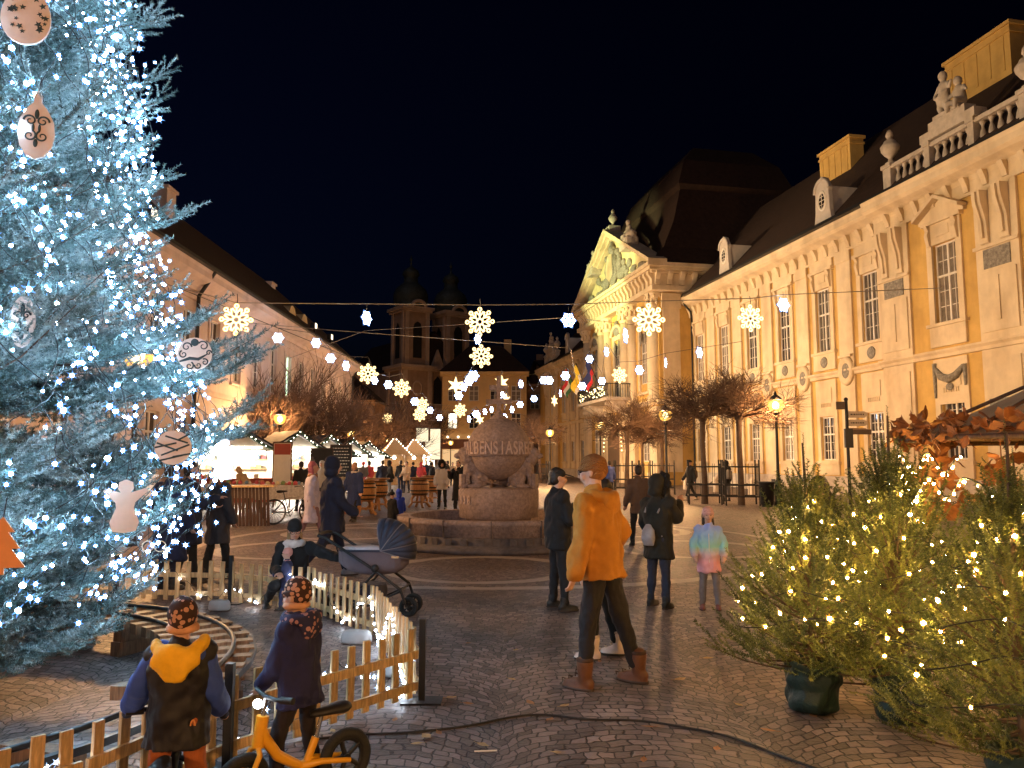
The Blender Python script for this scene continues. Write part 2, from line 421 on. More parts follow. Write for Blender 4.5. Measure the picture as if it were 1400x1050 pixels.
# local axes: x along the front (away from the camera), y out towards the square
ZT = 13.7
MIDW = [32.12, 35.9, 39.65, 43.35, 47.05, 50.75]
FARW = [72.6, 76.3, 80.0, 83.7, 87.4]
PAVW = [27.0, 20.2]
FPAV = [92.6]
ops = []
for s in MIDW+FARW: ops += [(s-.62, s+.62, 7.4, 10.75), (s-.58, s+.58, 1.75, 4.0)]
w1 = MB(); wall(w1, 31.1, 52.3, 0, ZT, [o for o in ops if o[0] < 52]); wall(w1, 70.2, 89.6, 0, ZT, [o for o in ops if o[0] > 52])
pops = []
for s in PAVW+FPAV: pops += [(s-.66, s+.66, 7.4, 10.75), (s-.6, s+.6, 1.75, 4.35)]
wall(w1, 14, 31.1, 0, ZT, [o for o in pops if o[0] < 52], 0.25, 0.3); wall(w1, 89.6, 98.5, 0, ZT, [o for o in pops if o[0] > 52], 0.25, 0.3)
w1.add([(31.1,0,0),(31.1,.25,0),(31.1,.25,ZT),(31.1,0,ZT)], [(0,1,2,3)]); w1.add([(89.6,0,0),(89.6,.25,0),(89.6,.25,ZT),(89.6,0,ZT)], [(0,1,2,3)])
block_with_back(w1, 14, 98.5, -14, .25, 0, ZT-.05)
w1.f = w1.f[:-1]; w1.m = w1.m[:-1]; w1.sm = w1.sm[:-1]
w1.f = [f for f in w1.f]
w1.build('wall', YELLOW, palace)
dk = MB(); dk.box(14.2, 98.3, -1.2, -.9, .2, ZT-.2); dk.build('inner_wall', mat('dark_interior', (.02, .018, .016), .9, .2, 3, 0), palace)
for s in MIDW+FARW:
    window(palace, s, -.12, 7.4, 1.24, 3.35, 4, (2, 3)); window(palace, s, -.12, 1.75, 1.16, 2.25, 4, (2, 3))
for s in PAVW+FPAV:
    window(palace, s, .08, 7.4, 1.32, 3.35, 4, (2, 3)); window(palace, s, .08, 1.75, 1.2, 2.6, 4, (2, 3))
def surround(mb, s, y, z0, z1, hw, ow, t=.07):     # plaster surround with an opening hw wide, from z0 to z1 outside
    pass
def bay(s, hw=.62, y=0.0):
    """the plaster work of one window axis"""
    m = MB()
    # upper surround
    z0, z1 = 7.4, 10.75
    for sg in (-1, 1):
        m.box(*sorted((s+sg*hw, s+sg*(hw+.3))), y, y+.09, z0, z1+.25)
    m.box(s-hw, s+hw, y, y+.09, z1, z1+.25)
    m.box(s-hw-.3, s+hw+.3, y, y+.10, z1+.25, 11.62); m.box(s-hw-.36, s+hw+.36, y, y+.11, 11.78, 12.2)
    m.box(s-hw-.42, s+hw+.42, y, y+.22, 11.62, 11.78)
    for sg in (-1, 1):          # consoles beside the head panel
        m.ext([(y+.1, 10.7), (y+.17, 10.75), (y+.26, 11.2), (y+.2, 11.4), (y+.3, 11.6), (y+.1, 11.6)], s+sg*(hw+.1)-.09, s+sg*(hw+.1)+.09)
    m.box(s-hw*.55, s+hw*.55, y+.1, y+.13, 11.05, 11.45)
    m.box(s-hw-.42, s+hw+.42, y, y+.2, 7.26, 7.4)       # sill
    m.box(s-hw-.32, s+hw+.32, y, y+.11, 6.42, 7.26)      # apron
    # lower surround
    for sg in (-1, 1): m.box(*sorted((s+sg*(hw-.02), s+sg*(hw+.26))), y, y+.08, 1.0, 4.35)
    m.box(s-hw+.02, s+hw-.02, y, y+.08, 4.02, 4.35); m.box(s-hw-.26, s+hw+.26, y, y+.09, 4.35, 5.9)
    m.box(s-hw+.02, s+hw-.02, y, y+.08, 1.0, 1.73); m.box(s-hw-.34, s+hw+.34, y, y+.17, 1.55, 1.7)
    m.box(s-hw+.1, s+hw-.1, y+.09, y+.13, 4.75, 5.5)
    for k in range(7): m.box(s-.42+k*.13, s-.36+k*.13, y+.09, y+.13, 4.5, 4.7)
    return m
for s in MIDW+FARW: bay(s).build('window_surround', CREAM, palace)
for s in MIDW:
    m = MB(); m.lathe([(.0, .05), (.12, .05), (.2, .02), (.26, .05), (.3, 0)], 20)
    o = m.build('round_ornament', RELIEF, palace, loc=(s, .11, 6.84), rot=(-PI/2, 0, 0))
def pilaster(x0, x1, y, t=.11):
    m = MB(); m.box(x0, x1, y, y+t, .95, 5.95); m.box(x0, x1, y, y+t, 6.3, 12.2)
    c = (x0+x1)/2
    if x1-x0 > 1.5:
        m.box(x0+.2, x1-.2, y+t, y+t+.05, 1.3, 5.6); m.box(x0+.15, x1-.15, y+t, y+t+.06, 6.6, 8.9)
        m.box(c-.09, c+.09, y+t+.06, y+t+.1, 7.0, 8.7)
        for sg in (-1, 1):                  # paired long consoles under the frieze
            m.ext([(y+t, 10.0), (y+t+.1, 10.05), (y+t+.14, 10.9), (y+t+.34, 11.6), (y+t+.38, 12.1), (y+t, 12.1)], c+sg*.48-.2, c+sg*.48+.2)
            m.ext([(y+t, 10.2), (y+t+.2, 10.25), (y+t+.24, 10.9), (y+t+.44, 11.6), (y+t+.46, 12.05), (y+t, 12.05)], c+sg*.48-.06, c+sg*.48+.06)
        m.box(x0-.05, x1+.05, y+t, y+t+.1, 9.85, 9.98)
    else:
        m.box(x0-.04, x1+.04, y+t, y+t+.05, 11.7, 12.2); m.box(x0-.04, x1+.04, y+t, y+t+.05, 6.3, 6.55)
    return m.build('pilaster', CREAM, palace)
for i in range(5):
    c = (MIDW[i]+MIDW[i+1])/2; pilaster(c-.56, c+.56, 0)
    m = MB(); m.lathe([(.34, .10), (.44, .16), (.58, .14), (.62, 0)], 28); o = m.build('medallion', CREAM, palace, loc=(c, .11, 6.18), rot=(-PI/2, 0, 0), scale=(.95, 1.2, 1))
    q = MB(); q.lathe([(0, .13), (.2, .15), (.3, .11), (.36, .08)], 24); q.build('relief', RELIEF, o)
    k = MB(); k.box(c-.5, c+.5, .11, .26, 6.86, 6.98); k.build('label_mould', CREAM, palace)
for i in range(4):
    c = (FARW[i]+FARW[i+1])/2; pilaster(c-.56, c+.56, 0)
for a, b in ((29.05, 31.0), (23.3, 25.3), (16.2, 18.2), (89.7, 91.4), (93.9, 95.6)):
    pilaster(a, b, .25)
    if a < 60:
        m = MB(); c = (a+b)/2; m.box(c-.62, c+.62, .36, .40, 9.05, 9.8); m.build('relief_panel', RELIEF, palace)
for s in PAVW+FPAV:      # grander pavilion windows
    m = bay(s, .66, .25)
    m.prism([(s-1.25, 11.75), (s+1.25, 11.75), (s+1.25, 11.87), (s, 12.55), (s-1.25, 11.87)], .25, .42)
    m.prism([(s-1.3, 11.87), (s, 12.6), (s+1.3, 11.87), (s+1.3, 12.02), (s, 12.76), (s-1.3, 12.02)], .25, .72)
    m.build('window_surround', CREAM, palace)
    q = MB(); q.tube([(s-.75, .37, 5.5), (s-.4, .42, 5.15), (s, .45, 5.02), (s+.4, .42, 5.15), (s+.75, .37, 5.5)], [.09, .16, .18, .16, .09], 8)
    q.tube([(s-.82, .36, 5.55), (s-.82, .38, 4.7)], [.1, .05], 7); q.tube([(s+.82, .36, 5.75), (s+.82, .38, 4.3)], [.1, .05], 7); q.ball((s, .4, 4.72), (.2, .06, .16)); q.build('garland_relief', RELIEF, palace)
# corner strips, base, string course, frieze, cornice
for a, b, y in ((14, 31.14, .25), (31.14, 52.3, 0), (70.2, 89.56, 0), (89.56, 98.5, .25)):
    m = MB(); m.ext([(y, .004), (y+.17, .004), (y+.17, .8), (y+.12, .95), (y, .95)], a, b); m.build('plinth', STONE, palace)
for a, b, y in ((14, 31.16, .25), (31.16, 52.3, 0), (70.2, 89.54, 0), (89.54, 98.5, .25)):
    m = MB(); m.ext([(y, 5.95), (y+.13, 5.97), (y+.15, 6.1), (y+.25, 6.2), (y+.25, 6.28), (y, 6.3)], a, b); m.build('string_course', CREAM, palace)
for a, b, y in ((14, 31.18, .25), (31.18, 52.3, 0), (70.2, 89.52, 0), (89.52, 98.5, .25)):
    m = MB(); m.ext([(y, 12.2), (y+.13, 12.2), (y+.13, 12.75), (y, 12.75)], a, b)
    m.ext([(v[0]+y, v[1]) for v in cornice_prof(12.75, ZT, .75)], a, b)
    k = a+.35
    while k < b-.2:
        m.ext([(y+.13, 12.32), (y+.2, 12.32), (y+.26, 12.55), (y+.42, 12.9), (y+.13, 12.9)], k-.12, k+.12); k += .93
    m.build('cornice', CREAM, palace)
# roof: one long gabled roof with hips at the ends of the wings
m = MB()
ez = ZT+.02
def gable_roof(mb, x0, x1, y0, y1, z, rz, hip0=0, hip1=0, over=.1):
    yc = (y0+y1)/2
    v = [(x0, y0, z), (x1, y0, z), (x1, y1, z), (x0, y1, z), (x0+hip0, yc, rz), (x1-hip1, yc, rz)]
    mb.add(v, [(0, 1, 5, 4), (2, 3, 4, 5), (1, 2, 5), (3, 0, 4), (0, 3, 2, 1)])
gable_roof(m, 13.5, 99, -14.4, .86, ez, 21.6, 7, 7)
m.build('roof', ROOF, palace)
m = MB(); m.ext([(.8, ZT-.05), (1.02, ZT-.02), (1.02, ZT+.14), (.8, ZT+.16)], 13.5, 51.5); m.build('gutter', IRON, palace); m = MB(); m.ext([(.8, ZT-.05), (1.02, ZT-.02), (1.02, ZT+.14), (.8, ZT+.16)], 71, 98.9); m.build('gutter', IRON, palace)
for x0, x1, y, z0, z1 in ((38.6, 41.6, -4.4, 18.3, 20.6), (27.3, 31.1, -4.4, 18.3, 21.0), (78, 81, -5, 18.5, 21)):
    m = MB(); m.box(x0, x1, y-.45, y+.45, z0-1, z1); m.box(x0-.1, x1+.1, y-.55, y+.55, z1, z1+.16); m.box(x0-.06, x1+.06, y-.5, y+.5, z1-.35, z1-.22)
    for k in range(5): m.box(x0+(x1-x0)*(k+.5)/5-.06, x0+(x1-x0)*(k+.5)/5+.06, y+.45, y+.48, z1-2, z1-.4)
    m.build('chimney', YELLOW, palace)
def dormer(s):
    m = MB(); y = .42
    pr = [(-.75, 13.85), (.75, 13.85), (.62, 14.5), (.56, 15.5), (.62, 15.7), (.45, 15.95), (.3, 16.25), (0, 16.4), (-.3, 16.25), (-.45, 15.95), (-.62, 15.7), (-.56, 15.5), (-.62, 14.5)]
    m.prism([(s+a, z) for a, z in pr], y, y+.22)
    m.tube([(s+.6*math.cos(t), y+.24, 15.62+.62*math.sin(t)) for t in [PI*k/10 for k in range(11)]], .08, 6)
    m.ext([(y, 14.0), (y, 15.75), (y-2.0, 15.75)], s-.5, s+.5)
    d = m.build('dormer', mat('dormer_paint', (.55, .50, .46), .8, .08, 3, .1), palace)
    f = MB()
    f.lathe([(.30, .0), (.31, .05), (.40, .06), (.42, 0)], 20, caps=False); f.box(-.3, .3, -.015, .015, .02, .045); f.box(-.015, .015, -.3, .3, .02, .05); 
    for t in (-.16, .16): f.box(-.26, .26, t-.01, t+.01, .02, .04)
    o = f.build('dormer_window', FRAME, d, loc=(s, y+.222, 15.1), rot=(-PI/2, 0, 0), scale=(.85, 1.3, 1))
    g2 = MB(); g2.lathe([(0, .012), (.31, .012)], 20); g2.build('pane', GLASS, o)
for s in (34.7, 45.6, 76.2, 84): dormer(s)
# ---- attic with balustrade, urns and putti over a pavilion
def urn(mb, x, y, z, k=1.0):
    mb.lathe([(a*k, b*k) for a, b in ((.28, 0), (.28, .12), (.14, .2), (.12, .38), (.3, .55), (.46, .8), (.5, 1.0), (.42, 1.12), (.34, 1.2), (.3, 1.32), (.16, 1.42), (.13, 1.5), (.2, 1.62), (.17, 1.8), (.08, 1.95), (0, 2.0))], 18, (x, y, z))
def putto(mb, x, y, z, k=1.0, sit=False):
    """small stone cherub: trunk, head, bent arms, legs grown together"""
    P = lambda a, b, c: (x+a*k, y+b*k, z+c*k)
    if sit:
        mb.capsule(P(0, 0, .25), P(.05, 0, .75), .26*k, .22*k); mb.ball(P(.08, .03, 1.15), (.19*k, .19*k, .22*k))
        mb.capsule(P(.15, .1, .2), P(.35, .4, .2), .15*k, .12*k); mb.capsule(P(.35, .4, .2), P(.36, .42, -.15), .11*k, .08*k)
        mb.capsule(P(-.12, .1, .2), P(-.2, .45, .15), .15*k, .12*k); mb.capsule(P(-.2, .45, .15), P(-.2, .5, -.2), .11*k, .08*k)
        mb.capsule(P(.22, 0, .8), P(.38, .2, .5), .1*k, .08*k); mb.capsule(P(-.2, 0, .8), P(-.42, .1, .55), .1*k, .07*k)
    else:
        mb.capsule(P(0, 0, .75), P(0, 0, 1.25), .25*k, .22*k); mb.ball(P(0, .03, 1.68), (.19*k, .19*k, .23*k)); mb.capsule(P(0, 0, 1.4), P(0, 0, 1.55), .1*k, .1*k)
        mb.capsule(P(.13, 0, .7), P(.18, .1, .35), .16*k, .12*k); mb.capsule(P(.18, .1, .35), P(.15, .02, 0), .12*k, .09*k)
        mb.capsule(P(-.13, 0, .7), P(-.12, .06, .35), .16*k, .12*k); mb.capsule(P(-.12, .06, .35), P(-.15, 0, 0), .12*k, .09*k)
        mb.capsule(P(.24, 0, 1.3), P(.45, .05, 1.0), .1*k, .08*k); mb.capsule(P(.45, .05, 1.0), P(.3, .2, .8), .08*k, .07*k)
        mb.capsule(P(-.24, 0, 1.3), P(-.42, .12, 1.02), .1*k, .08*k); mb.capsule(P(-.42, .12, 1.02), P(-.6, .2, 1.2), .08*k, .06*k)
        mb.loft([(P(.1, .08, .45), .2*k, .12*k), (P(.05, .12, .75), .28*k, .17*k), (P(-.1, .1, .95), .2*k, .14*k)], 10)
def attic(c, kk):
    m = MB(); y = .2; w = 3.1*kk; z0 = ZT+.15
    for a, b in ((c-w, c-w+.5), (c-1.35, c-1.05), (c+1.05, c+1.35), (c+w-.5, c+w)): m.box(a, b, y-.25, y+.25, z0, z0+1.35); m.box(a-.06, b+.06, y-.31, y+.31, z0+1.2, z0+1.38)
    for a, b in ((c-w+.5, c-1.35), (c-1.05, c+1.05), (c+1.35, c+w-.5)):
        m.box(a, b, y-.2, y+.2, z0, z0+.22); m.box(a, b, y-.22, y+.22, z0+1.12, z0+1.3)
        nb = max(3, int((b-a)/.38))
        for k in range(nb):
            xx = a+(b-a)*(k+.5)/nb
            m.lathe([(.1, 0), (.06, .06), (.07, .12), (.13, .3), (.1, .48), (.05, .64), (.07, .75), (.11, .82), (.11, .9)], 10, (xx, y, z0+.22))
    m.box(c-1.5, c+1.5, y-.3, y+.3, z0+1.385, z0+1.75); m.box(c-1.0, c+1.0, y-.27, y+.27, z0+1.75, z0+2.1); m.box(c-.7, c+.7, y-.29, y+.29, z0+2.1, z0+2.25)
    b = m.build('balustrade', STONE, palace)
    for x in (c-w+.25, c+w-.25):
        u = MB(); urn(u, x, y, z0+1.38, .85); u.build('urn', STONE, palace)
    u = MB(); putto(u, c+.3, y, z0+2.22, 1.0); link('statue', sculpt(u, 'statue', STONE, .045, 2), palace)
    u = MB(); putto(u, c-.55, y, z0+2.22, .95, True); link('statue', sculpt(u, 'statue', STONE, .045, 2), palace)
attic(26.3, 1.28); attic(92.6, .95)
# ---- the projecting centre block
B0, B1, BY = 52.3, 70.2, 2.5; BC = (B0+B1)/2; BZ = 15.4
m = MB(); bops = []
BW = [55.2, 61.25, 67.3]
for s in BW: bops += [(s-.75, s+.75, 7.6, 11.6), (s-.7, s+.7, 1.7, 4.6)] if s != BC else [(s-.9, s+.9, 7.0, 11.6)]
wall(m, B0, B1, 0, BZ, bops, BY, .3)
m.add([(B0, BY, 0), (B0, -9, 0), (B0, -9, BZ), (B0, BY, BZ)], [(0, 1, 2, 3)]); m.add([(B1, BY, 0), (B1, -9, 0), (B1, -9, BZ), (B1, BY, BZ)], [(0, 1, 2, 3)])
m.build('block_wall', YELLOW, palace)
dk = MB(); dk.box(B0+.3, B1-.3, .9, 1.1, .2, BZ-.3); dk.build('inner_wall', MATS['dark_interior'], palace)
for s in BW:
    window(palace, s, BY-.12, 7.6 if s != BC else 7.0, 1.5 if s != BC else 1.8, 4.0 if s != BC else 4.6, 4, (2, 3))
    if s != BC: window(palace, s, BY-.12, 1.7, 1.4, 2.9, 4, (2, 3))
    b = MB(); y = BY
    for sg in (-1, 1): b.box(*sorted((s+sg*.76, s+sg*1.1)), y, y+.12, 7.0, 11.9)
    b.box(s-1.1, s+1.1, y, y+.14, 11.9, 12.3)
    b.tube([(s+1.25*math.cos(t), y+.16, 12.3+.8*math.sin(t)) for t in [PI*k/12 for k in range(13)]], .16, 6)
    b.box(s-1.2, s+1.2, y, y+.22, 6.75, 6.95)
    b.build('window_surround', CREAM, palace)
    q = MB(); q.ball((s, y+.1, 12.7), (.75, .16, .5)); q.ball((s-.5, y+.12, 11.2), (.16, .1, .7)); q.ball((s+.5, y+.12, 11.2), (.16, .1, .7)); q.ball((s, y+.12, 13.25), (.3, .2, .35))
    link('stucco_ornament', sculpt(q, 'stucco', RELIEF, .06, 1, .05, 3), palace)
# colossal half columns with capitals
def column(x, y):
    b = MB(); b.lathe([(.62, 6.0), (.62, 6.4), (.5, 6.5), (.48, 6.6), (.46, 9), (.42, 12.9)], 16, (x, y, 0))
    o = b.build('column', CREAM, palace)
    b = MB(); b.lathe([(.42, 12.9), (.48, 13.0), (.46, 13.1), (.55, 13.5), (.72, 13.95), (.74, 14.1)], 12, (x, y, 0))
    for k in range(10):
        a = 2*PI*k/10; b.ball((x+.56*math.cos(a), y+.56*math.sin(a), 13.4), (.1, .1, .26), 6, 5); b.ball((x+.68*math.cos(a+.3), y+.68*math.sin(a+.3), 13.82), (.1, .1, .14), 6, 5)
    b.build('capital', CREAM, o)
for x in (52.95, 57.4, 59.1, 63.4, 65.1, 69.55): column(x, BY+.1)
for x in (52.95, 57.4, 59.1, 63.4, 65.1, 69.55):
    b = MB(); b.box(x-.7, x+.7, BY, BY+.35, 0.9, 5.7); b.box(x-.75, x+.75, BY, BY+.55, .006, .9); b.build('pier', CREAM, palace)
b = MB()      # side wall strips
for ya, yb in ((.9, 2.2), (-1.6, -.3)):
    b.box(B0-.12, B0, ya, yb, .95, 5.8); b.box(B0-.12, B0, ya, yb, 6.35, 12.9); b.box(B0-.2, B0, ya-.1, yb+.1, 12.9, 14.0)
b.build('side_pilaster', CREAM, palace)
# entablature round the block: architrave, frieze with consoles, cornice
b = MB()
def round3(b, off0, off1, z0, z1):
    b.box(B0-off1, B1+off1, BY+.0, BY+off1, z0, z1); b.box(B0-off1, B0, -8.8, BY, z0, z1); b.box(B1, B1+off1, -8.8, BY, z0, z1)
round3(b, 0, .26, 5.85, 6.2); round3(b, 0, .75, 14.1, 14.45); round3(b, 0, .55, 14.45, 15.35)
round3(b, 0, 1.05, 15.55, 15.78); round3(b, 0, 1.2, 15.783, 16.05); round3(b, 0, .8, 15.353, 15.547)
x = B0-.4
while x < B1+.5:
    b.ext([(BY+.55, 14.5), (BY+.68, 14.55), (BY+.72, 14.9), (BY+.98, 15.3), (BY+.98, 15.5), (BY+.55, 15.5)], x-.17, x+.17); x += .82
y = BY+.3
while y > -6:
    b.prism([(B0-.55, 14.5), (B0-.68, 14.55), (B0-.72, 14.9), (B0-.98, 15.3), (B0-.98, 15.5), (B0-.55, 15.5)], y-.17, y+.17); y -= .95
b.build('entablature', CREAM, palace)
# pediment
PB, PT = 16.05, 21.2
b = MB(); b.prism([(B0-.2, PB), (B1+.2, PB), (BC, PT-.75)], BY-.2, BY+.2); b.build('tympanum', mat('pediment_plaster', (.62, .52, .30), .85, .25, 1.2, .3, 9), palace)
b = MB()
for sg in (-1, 1):
    e = B0-1.2 if sg < 0 else B1+1.2
    for w0, w1, y1 in ((0, .35, 1.2), (.352, .62, .95), (.622, .85, .6)):
        sl = (PT-PB)/(BC-B0+1.2)
        pts = [(e, PB+.25-w0), (BC, PT+.25-w0), (BC, PT+.25-w1), (e, PB+.25-w1)]
        pts = [(px, max(PB+.001, pz)) for px, pz in pts]
        if sg > 0: pts = pts[::-1]
        b.prism(pts, BY-.25, BY+y1)
b.build('raking_cornice', CREAM, palace)
b = MB(); random.seed(4)
b.ball((BC, BY+.35, 18.0), (1.0, .35, 1.5)); b.ball((BC, BY+.4, 19.7), (.5, .35, .45)); b.ball((BC, BY+.4, 20.15), (.2, .25, .3))
for sg in (-1, 1):
    b.ball((BC+sg*1.5, BY+.3, 18.2), (.45, .3, .9)); b.ball((BC+sg*1.9, BY+.3, 17.2), (.8, .3, .5)); b.ball((BC+sg*1.35, BY+.35, 19.2), (.3, .3, .35))
    for k in range(14):
        t = random.random(); xx = BC+sg*(2.2+t*5.0); top = PT-.9-abs(xx-BC)*.53
        zz = 16.4+random.random()*max(.1, top-16.4); b.ball((xx, BY+.28, zz), (.25+.4*random.random(), .18, .15+.25*random.random()))
link('coat_of_arms_relief', sculpt(b, 'arms', RELIEF, .075, 1, .06, 2.5), palace)
b = MB()
for k in range(9):
    b.tube([(BC-.7+k*.17, BY+.7, 16.9+.35*abs(k-4)*.3), (BC-.75+k*.185, BY+.74, 18.2), (BC-.5+k*.12, BY+.66, 19.2)], .035, 5)
b.build('stucco_lines', CREAM, palace)
# seated figures on the pediment slopes and the flagstaff figure
for sx, sz in ((BC-4.6, 19.35), (BC+4.6, 19.35)):
    u = MB(); u.box(sx-.9, sx+.9, BY+.1, BY+1.1, sz-.9, sz-.05); putto(u, sx, BY+.55, sz, 1.15, True); u.capsule((sx-.6, BY+.55, sz+.2), (sx+.3, BY+.6, sz+.35), .42, .3)
    link('statue', sculpt(u, 'statue', STONE, .06, 2, .03, 3), palace)
u = MB(); u.box(BC-.5, BC+.5, BY-.2, BY+.8, PT, PT+.5); urn(u, BC, BY+.3, PT+.5, .8); u.build('urn', STONE, palace)
# mansard roof of the block
b = MB()
def hiprings(b, rings):
    vs = []; fs = []
    for (x0, x1, y0, y1, z) in rings: vs += [(x0, y0, z), (x1, y0, z), (x1, y1, z), (x0, y1, z)]
    for i in range(len(rings)-1):
        for k in range(4): fs.append((i*4+k, i*4+(k+1) % 4, i*4+4+(k+1) % 4, i*4+4+k))
    n = len(rings)*4; fs.append((n-4, n-3, n-2, n-1)); fs.append((3, 2, 1, 0)); b.add(vs, fs, False)
hiprings(b, [(B0-1.0, B1+1.0, -13, BY+.9, 16.08), (B0+.2, B1-.2, -12, BY-.6, 17.6), (B0+1.3, B1-1.3, -11, BY-1.9, 20), (B0+2.2, B1-2.2, -10, BY-2.9, 22.9), (B0+2.0, B1-2.0, -10.2, BY-2.7, 23.3), (B0+2.9, B1-2.9, -9.4, BY-3.6, 25.6), (B0+4.6, B1-4.6, -8, BY-5.2, 27.4), (B0+7, B1-7, -6.5, BY-7.0, 28.3)])
b.build('mansard_roof', ROOF, palace)
# portal, balcony with railing and greenery
b = MB(); b.prism([(BC-2.0, .01), (BC-2.0, 4.4), (BC-1.4, 5.2), (BC, 5.55), (BC+1.4, 5.2), (BC+2.0, 4.4), (BC+2.0, .01)], BY, BY+.5); b.build('portal', CREAM, palace)
b = MB(); b.prism([(BC-1.4, .012), (BC-1.4, 3.6), (BC-.9, 4.3), (BC, 4.6), (BC+.9, 4.3), (BC+1.4, 3.6), (BC+1.4, .012)], BY+.5, BY+.54); b.build('gate', DARKWOOD, palace)
b = MB(); b.box(BC-4.2, BC+4.2, BY, BY+2.4, 6.5, 6.75)
for x in (-3.6, -2.3, 2.3, 3.6): b.ext([(BY+.36, 5.5), (BY+.6, 5.5), (BY+1.9, 6.3), (BY+2.0, 6.499), (BY+.36, 6.499)], BC+x-.2, BC+x+.2)
bal = b.build('balcony', STONE, palace)
b = MB(); y = BY+2.3
b.box(BC-4.1, BC+4.1, y-.03, y+.03, 7.75, 7.82); b.box(BC-4.1, BC+4.1, y-.02, y+.02, 6.85, 6.9)
k = -4.1
while k <= 4.11:
    b.tube([(BC+k, y, 6.75), (BC+k, y+.10, 7.2), (BC+k, y, 7.76)], .022, 5); k += .2
for sg in (-4.1, 4.1):
    b.box(BC+sg-.03, BC+sg+.03, BY+.05, y, 7.75, 7.82)
    for q in range(11): b.tube([(BC+sg, BY+.1+q*.2, 6.75), (BC+sg, BY+.1+q*.2, 7.76)], .02, 5)
b.build('railing', IRON, bal)
# downpipe in the corner
b = MB(); b.tube([(51.9, .75, 13.5), (51.9, .62, 13.1), (51.75, .22, 12.6), (51.7, .2, 12), (51.7, .2, .1)], .075, 8); b.build('downpipe', IRON, palace)
b = MB()
for s in (33.2, 37.2, 41.2, 45.2): b.box(s-.22, s+.22, .172, .18, .38, .68)
b.build('cellar_grating', IRON, palace)
# brass plate and street name plate without readable lettering
b = MB(); b.box(24.1, 25.0, .41, .44, 3.7, 4.05); b.build('plaque', RELIEF, palace)
# ------------------------------------------------------------------ the long house on the left
PINK = mat('pink_cream_render', (.70, .57, .52), .85, .08, 1.5, .12, 30, dirt=.4)
lh = thing('long_house', 'long two storey pink cream house with a dark tiled roof behind the stalls', 'building', (-13.7, 0, 0), 0)
# local: y away from the camera, front face at x = 0, looking to +x ; build in (along, out) and turn
LM = Matrix(((0, 1, 0, 0), (1, 0, 0, 0), (0, 0, 1, 0), (0, 0, 0, 1)))
LZ = 9.9
lops = []; LS = [20.5+2.9*k for k in range(16)]
for s in LS: lops += [(s-.55, s+.55, 5.6, 8.1), (s-.55, s+.55, 1.3, 3.6)]
m = MB(); m.xf = LM; wall(m, 16, 65.5, 0, LZ, lops); block_with_back(m, 16, 65.5, -11, 0, 0, LZ-.05); m.f = m.f[:-1]; m.m = m.m[:-1]; m.sm = m.sm[:-1]
m.build('wall', PINK, lh)
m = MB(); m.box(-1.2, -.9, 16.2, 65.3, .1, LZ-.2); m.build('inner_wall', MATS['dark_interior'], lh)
LIT = glow('lit_window', (.75, 1.0, .72), 2.2)
for k, s in enumerate(LS):
    for z, h in ((5.6, 2.5), (1.3, 2.3)):
        w_ = window(lh, 0, 0, 0, 1.1, h, 2, (1, 2)); w_.matrix_local = Matrix.Translation((-.12, s, z)) @ Matrix.Rotation(-PI/2, 4, 'Z')
        if k == 9 and z > 5:
            q = w_.children[0]; q.data = q.data.copy(); q.data.materials[0] = LIT
for s in LS:
    for z, h in ((5.6, 2.5), (1.3, 2.3)):
        m = MB(); m.xf = LM
        for sg in (-1, 1): m.box(*sorted((s+sg*.55, s+sg*.72)), 0, .06, z-.1, z+h+.2)
        m.box(s-.55, s+.55, 0, .06, z+h, z+h+.2); m.box(s-.85, s+.85, 0, .14, z-.22, z-.1)
        m.build('window_surround', PINK, lh)
m = MB(); m.xf = LM
m.ext([(a, b) for a, b in cornice_prof(LZ-.9, LZ, .7)], 15.9, 65.6); m.ext([(0, 4.6), (.12, 4.62), (.14, 4.8), (0, 4.82)], 15.9, 65.6); m.ext([(0, 8.6), (.08, 8.6), (.08, 8.8), (0, 8.8)], 15.9, 65.6)
m.build('cornice', PINK, lh)
m = MB(); m.xf = LM; gable_roof(m, 15.4, 66, -11.4, .75, LZ+.02, 15.6, 0, 6); m.build('roof', ROOF, lh)
m = MB(); m.xf = LM; m.ext([(.68, LZ-.04), (.9, LZ), (.9, LZ+.13), (.68, LZ+.15)], 15.5, 65.9); m.tube([(65.2, .8, LZ), (65.2, .5, LZ-.5), (65.2, .12, LZ-1.1), (65.2, .12, .1)], .08, 8); m.tube([(32.8, .8, LZ), (32.8, .5, LZ-.5), (32.8, .12, LZ-1.1), (32.8, .12, .1)], .09, 8); m.build('gutter', IRON, lh)
for s, y in ((24.5, -4.5), (37.5, -3.8), (58, -5)):
    m = MB(); m.xf = LM; m.box(s-.5, s+.5, y-.4, y+.4, 12, 15.2); m.box(s-.6, s+.6, y-.5, y+.5, 15.2, 15.35); m.build('chimney', PINK, lh)
m = MB(); m.xf = LM
for s in (50.5, 53.5): m.prism([(s-.8, 10.7), (s+.8, 10.7), (s+.8, 11.4), (s+.5, 11.9), (s, 12.05), (s-.5, 11.9), (s-.8, 11.4)], -3.4, -.9)
m.build('roof_hatch', mat('hatch_render', (.5, .38, .22), .8, .1, 3, .1), lh)
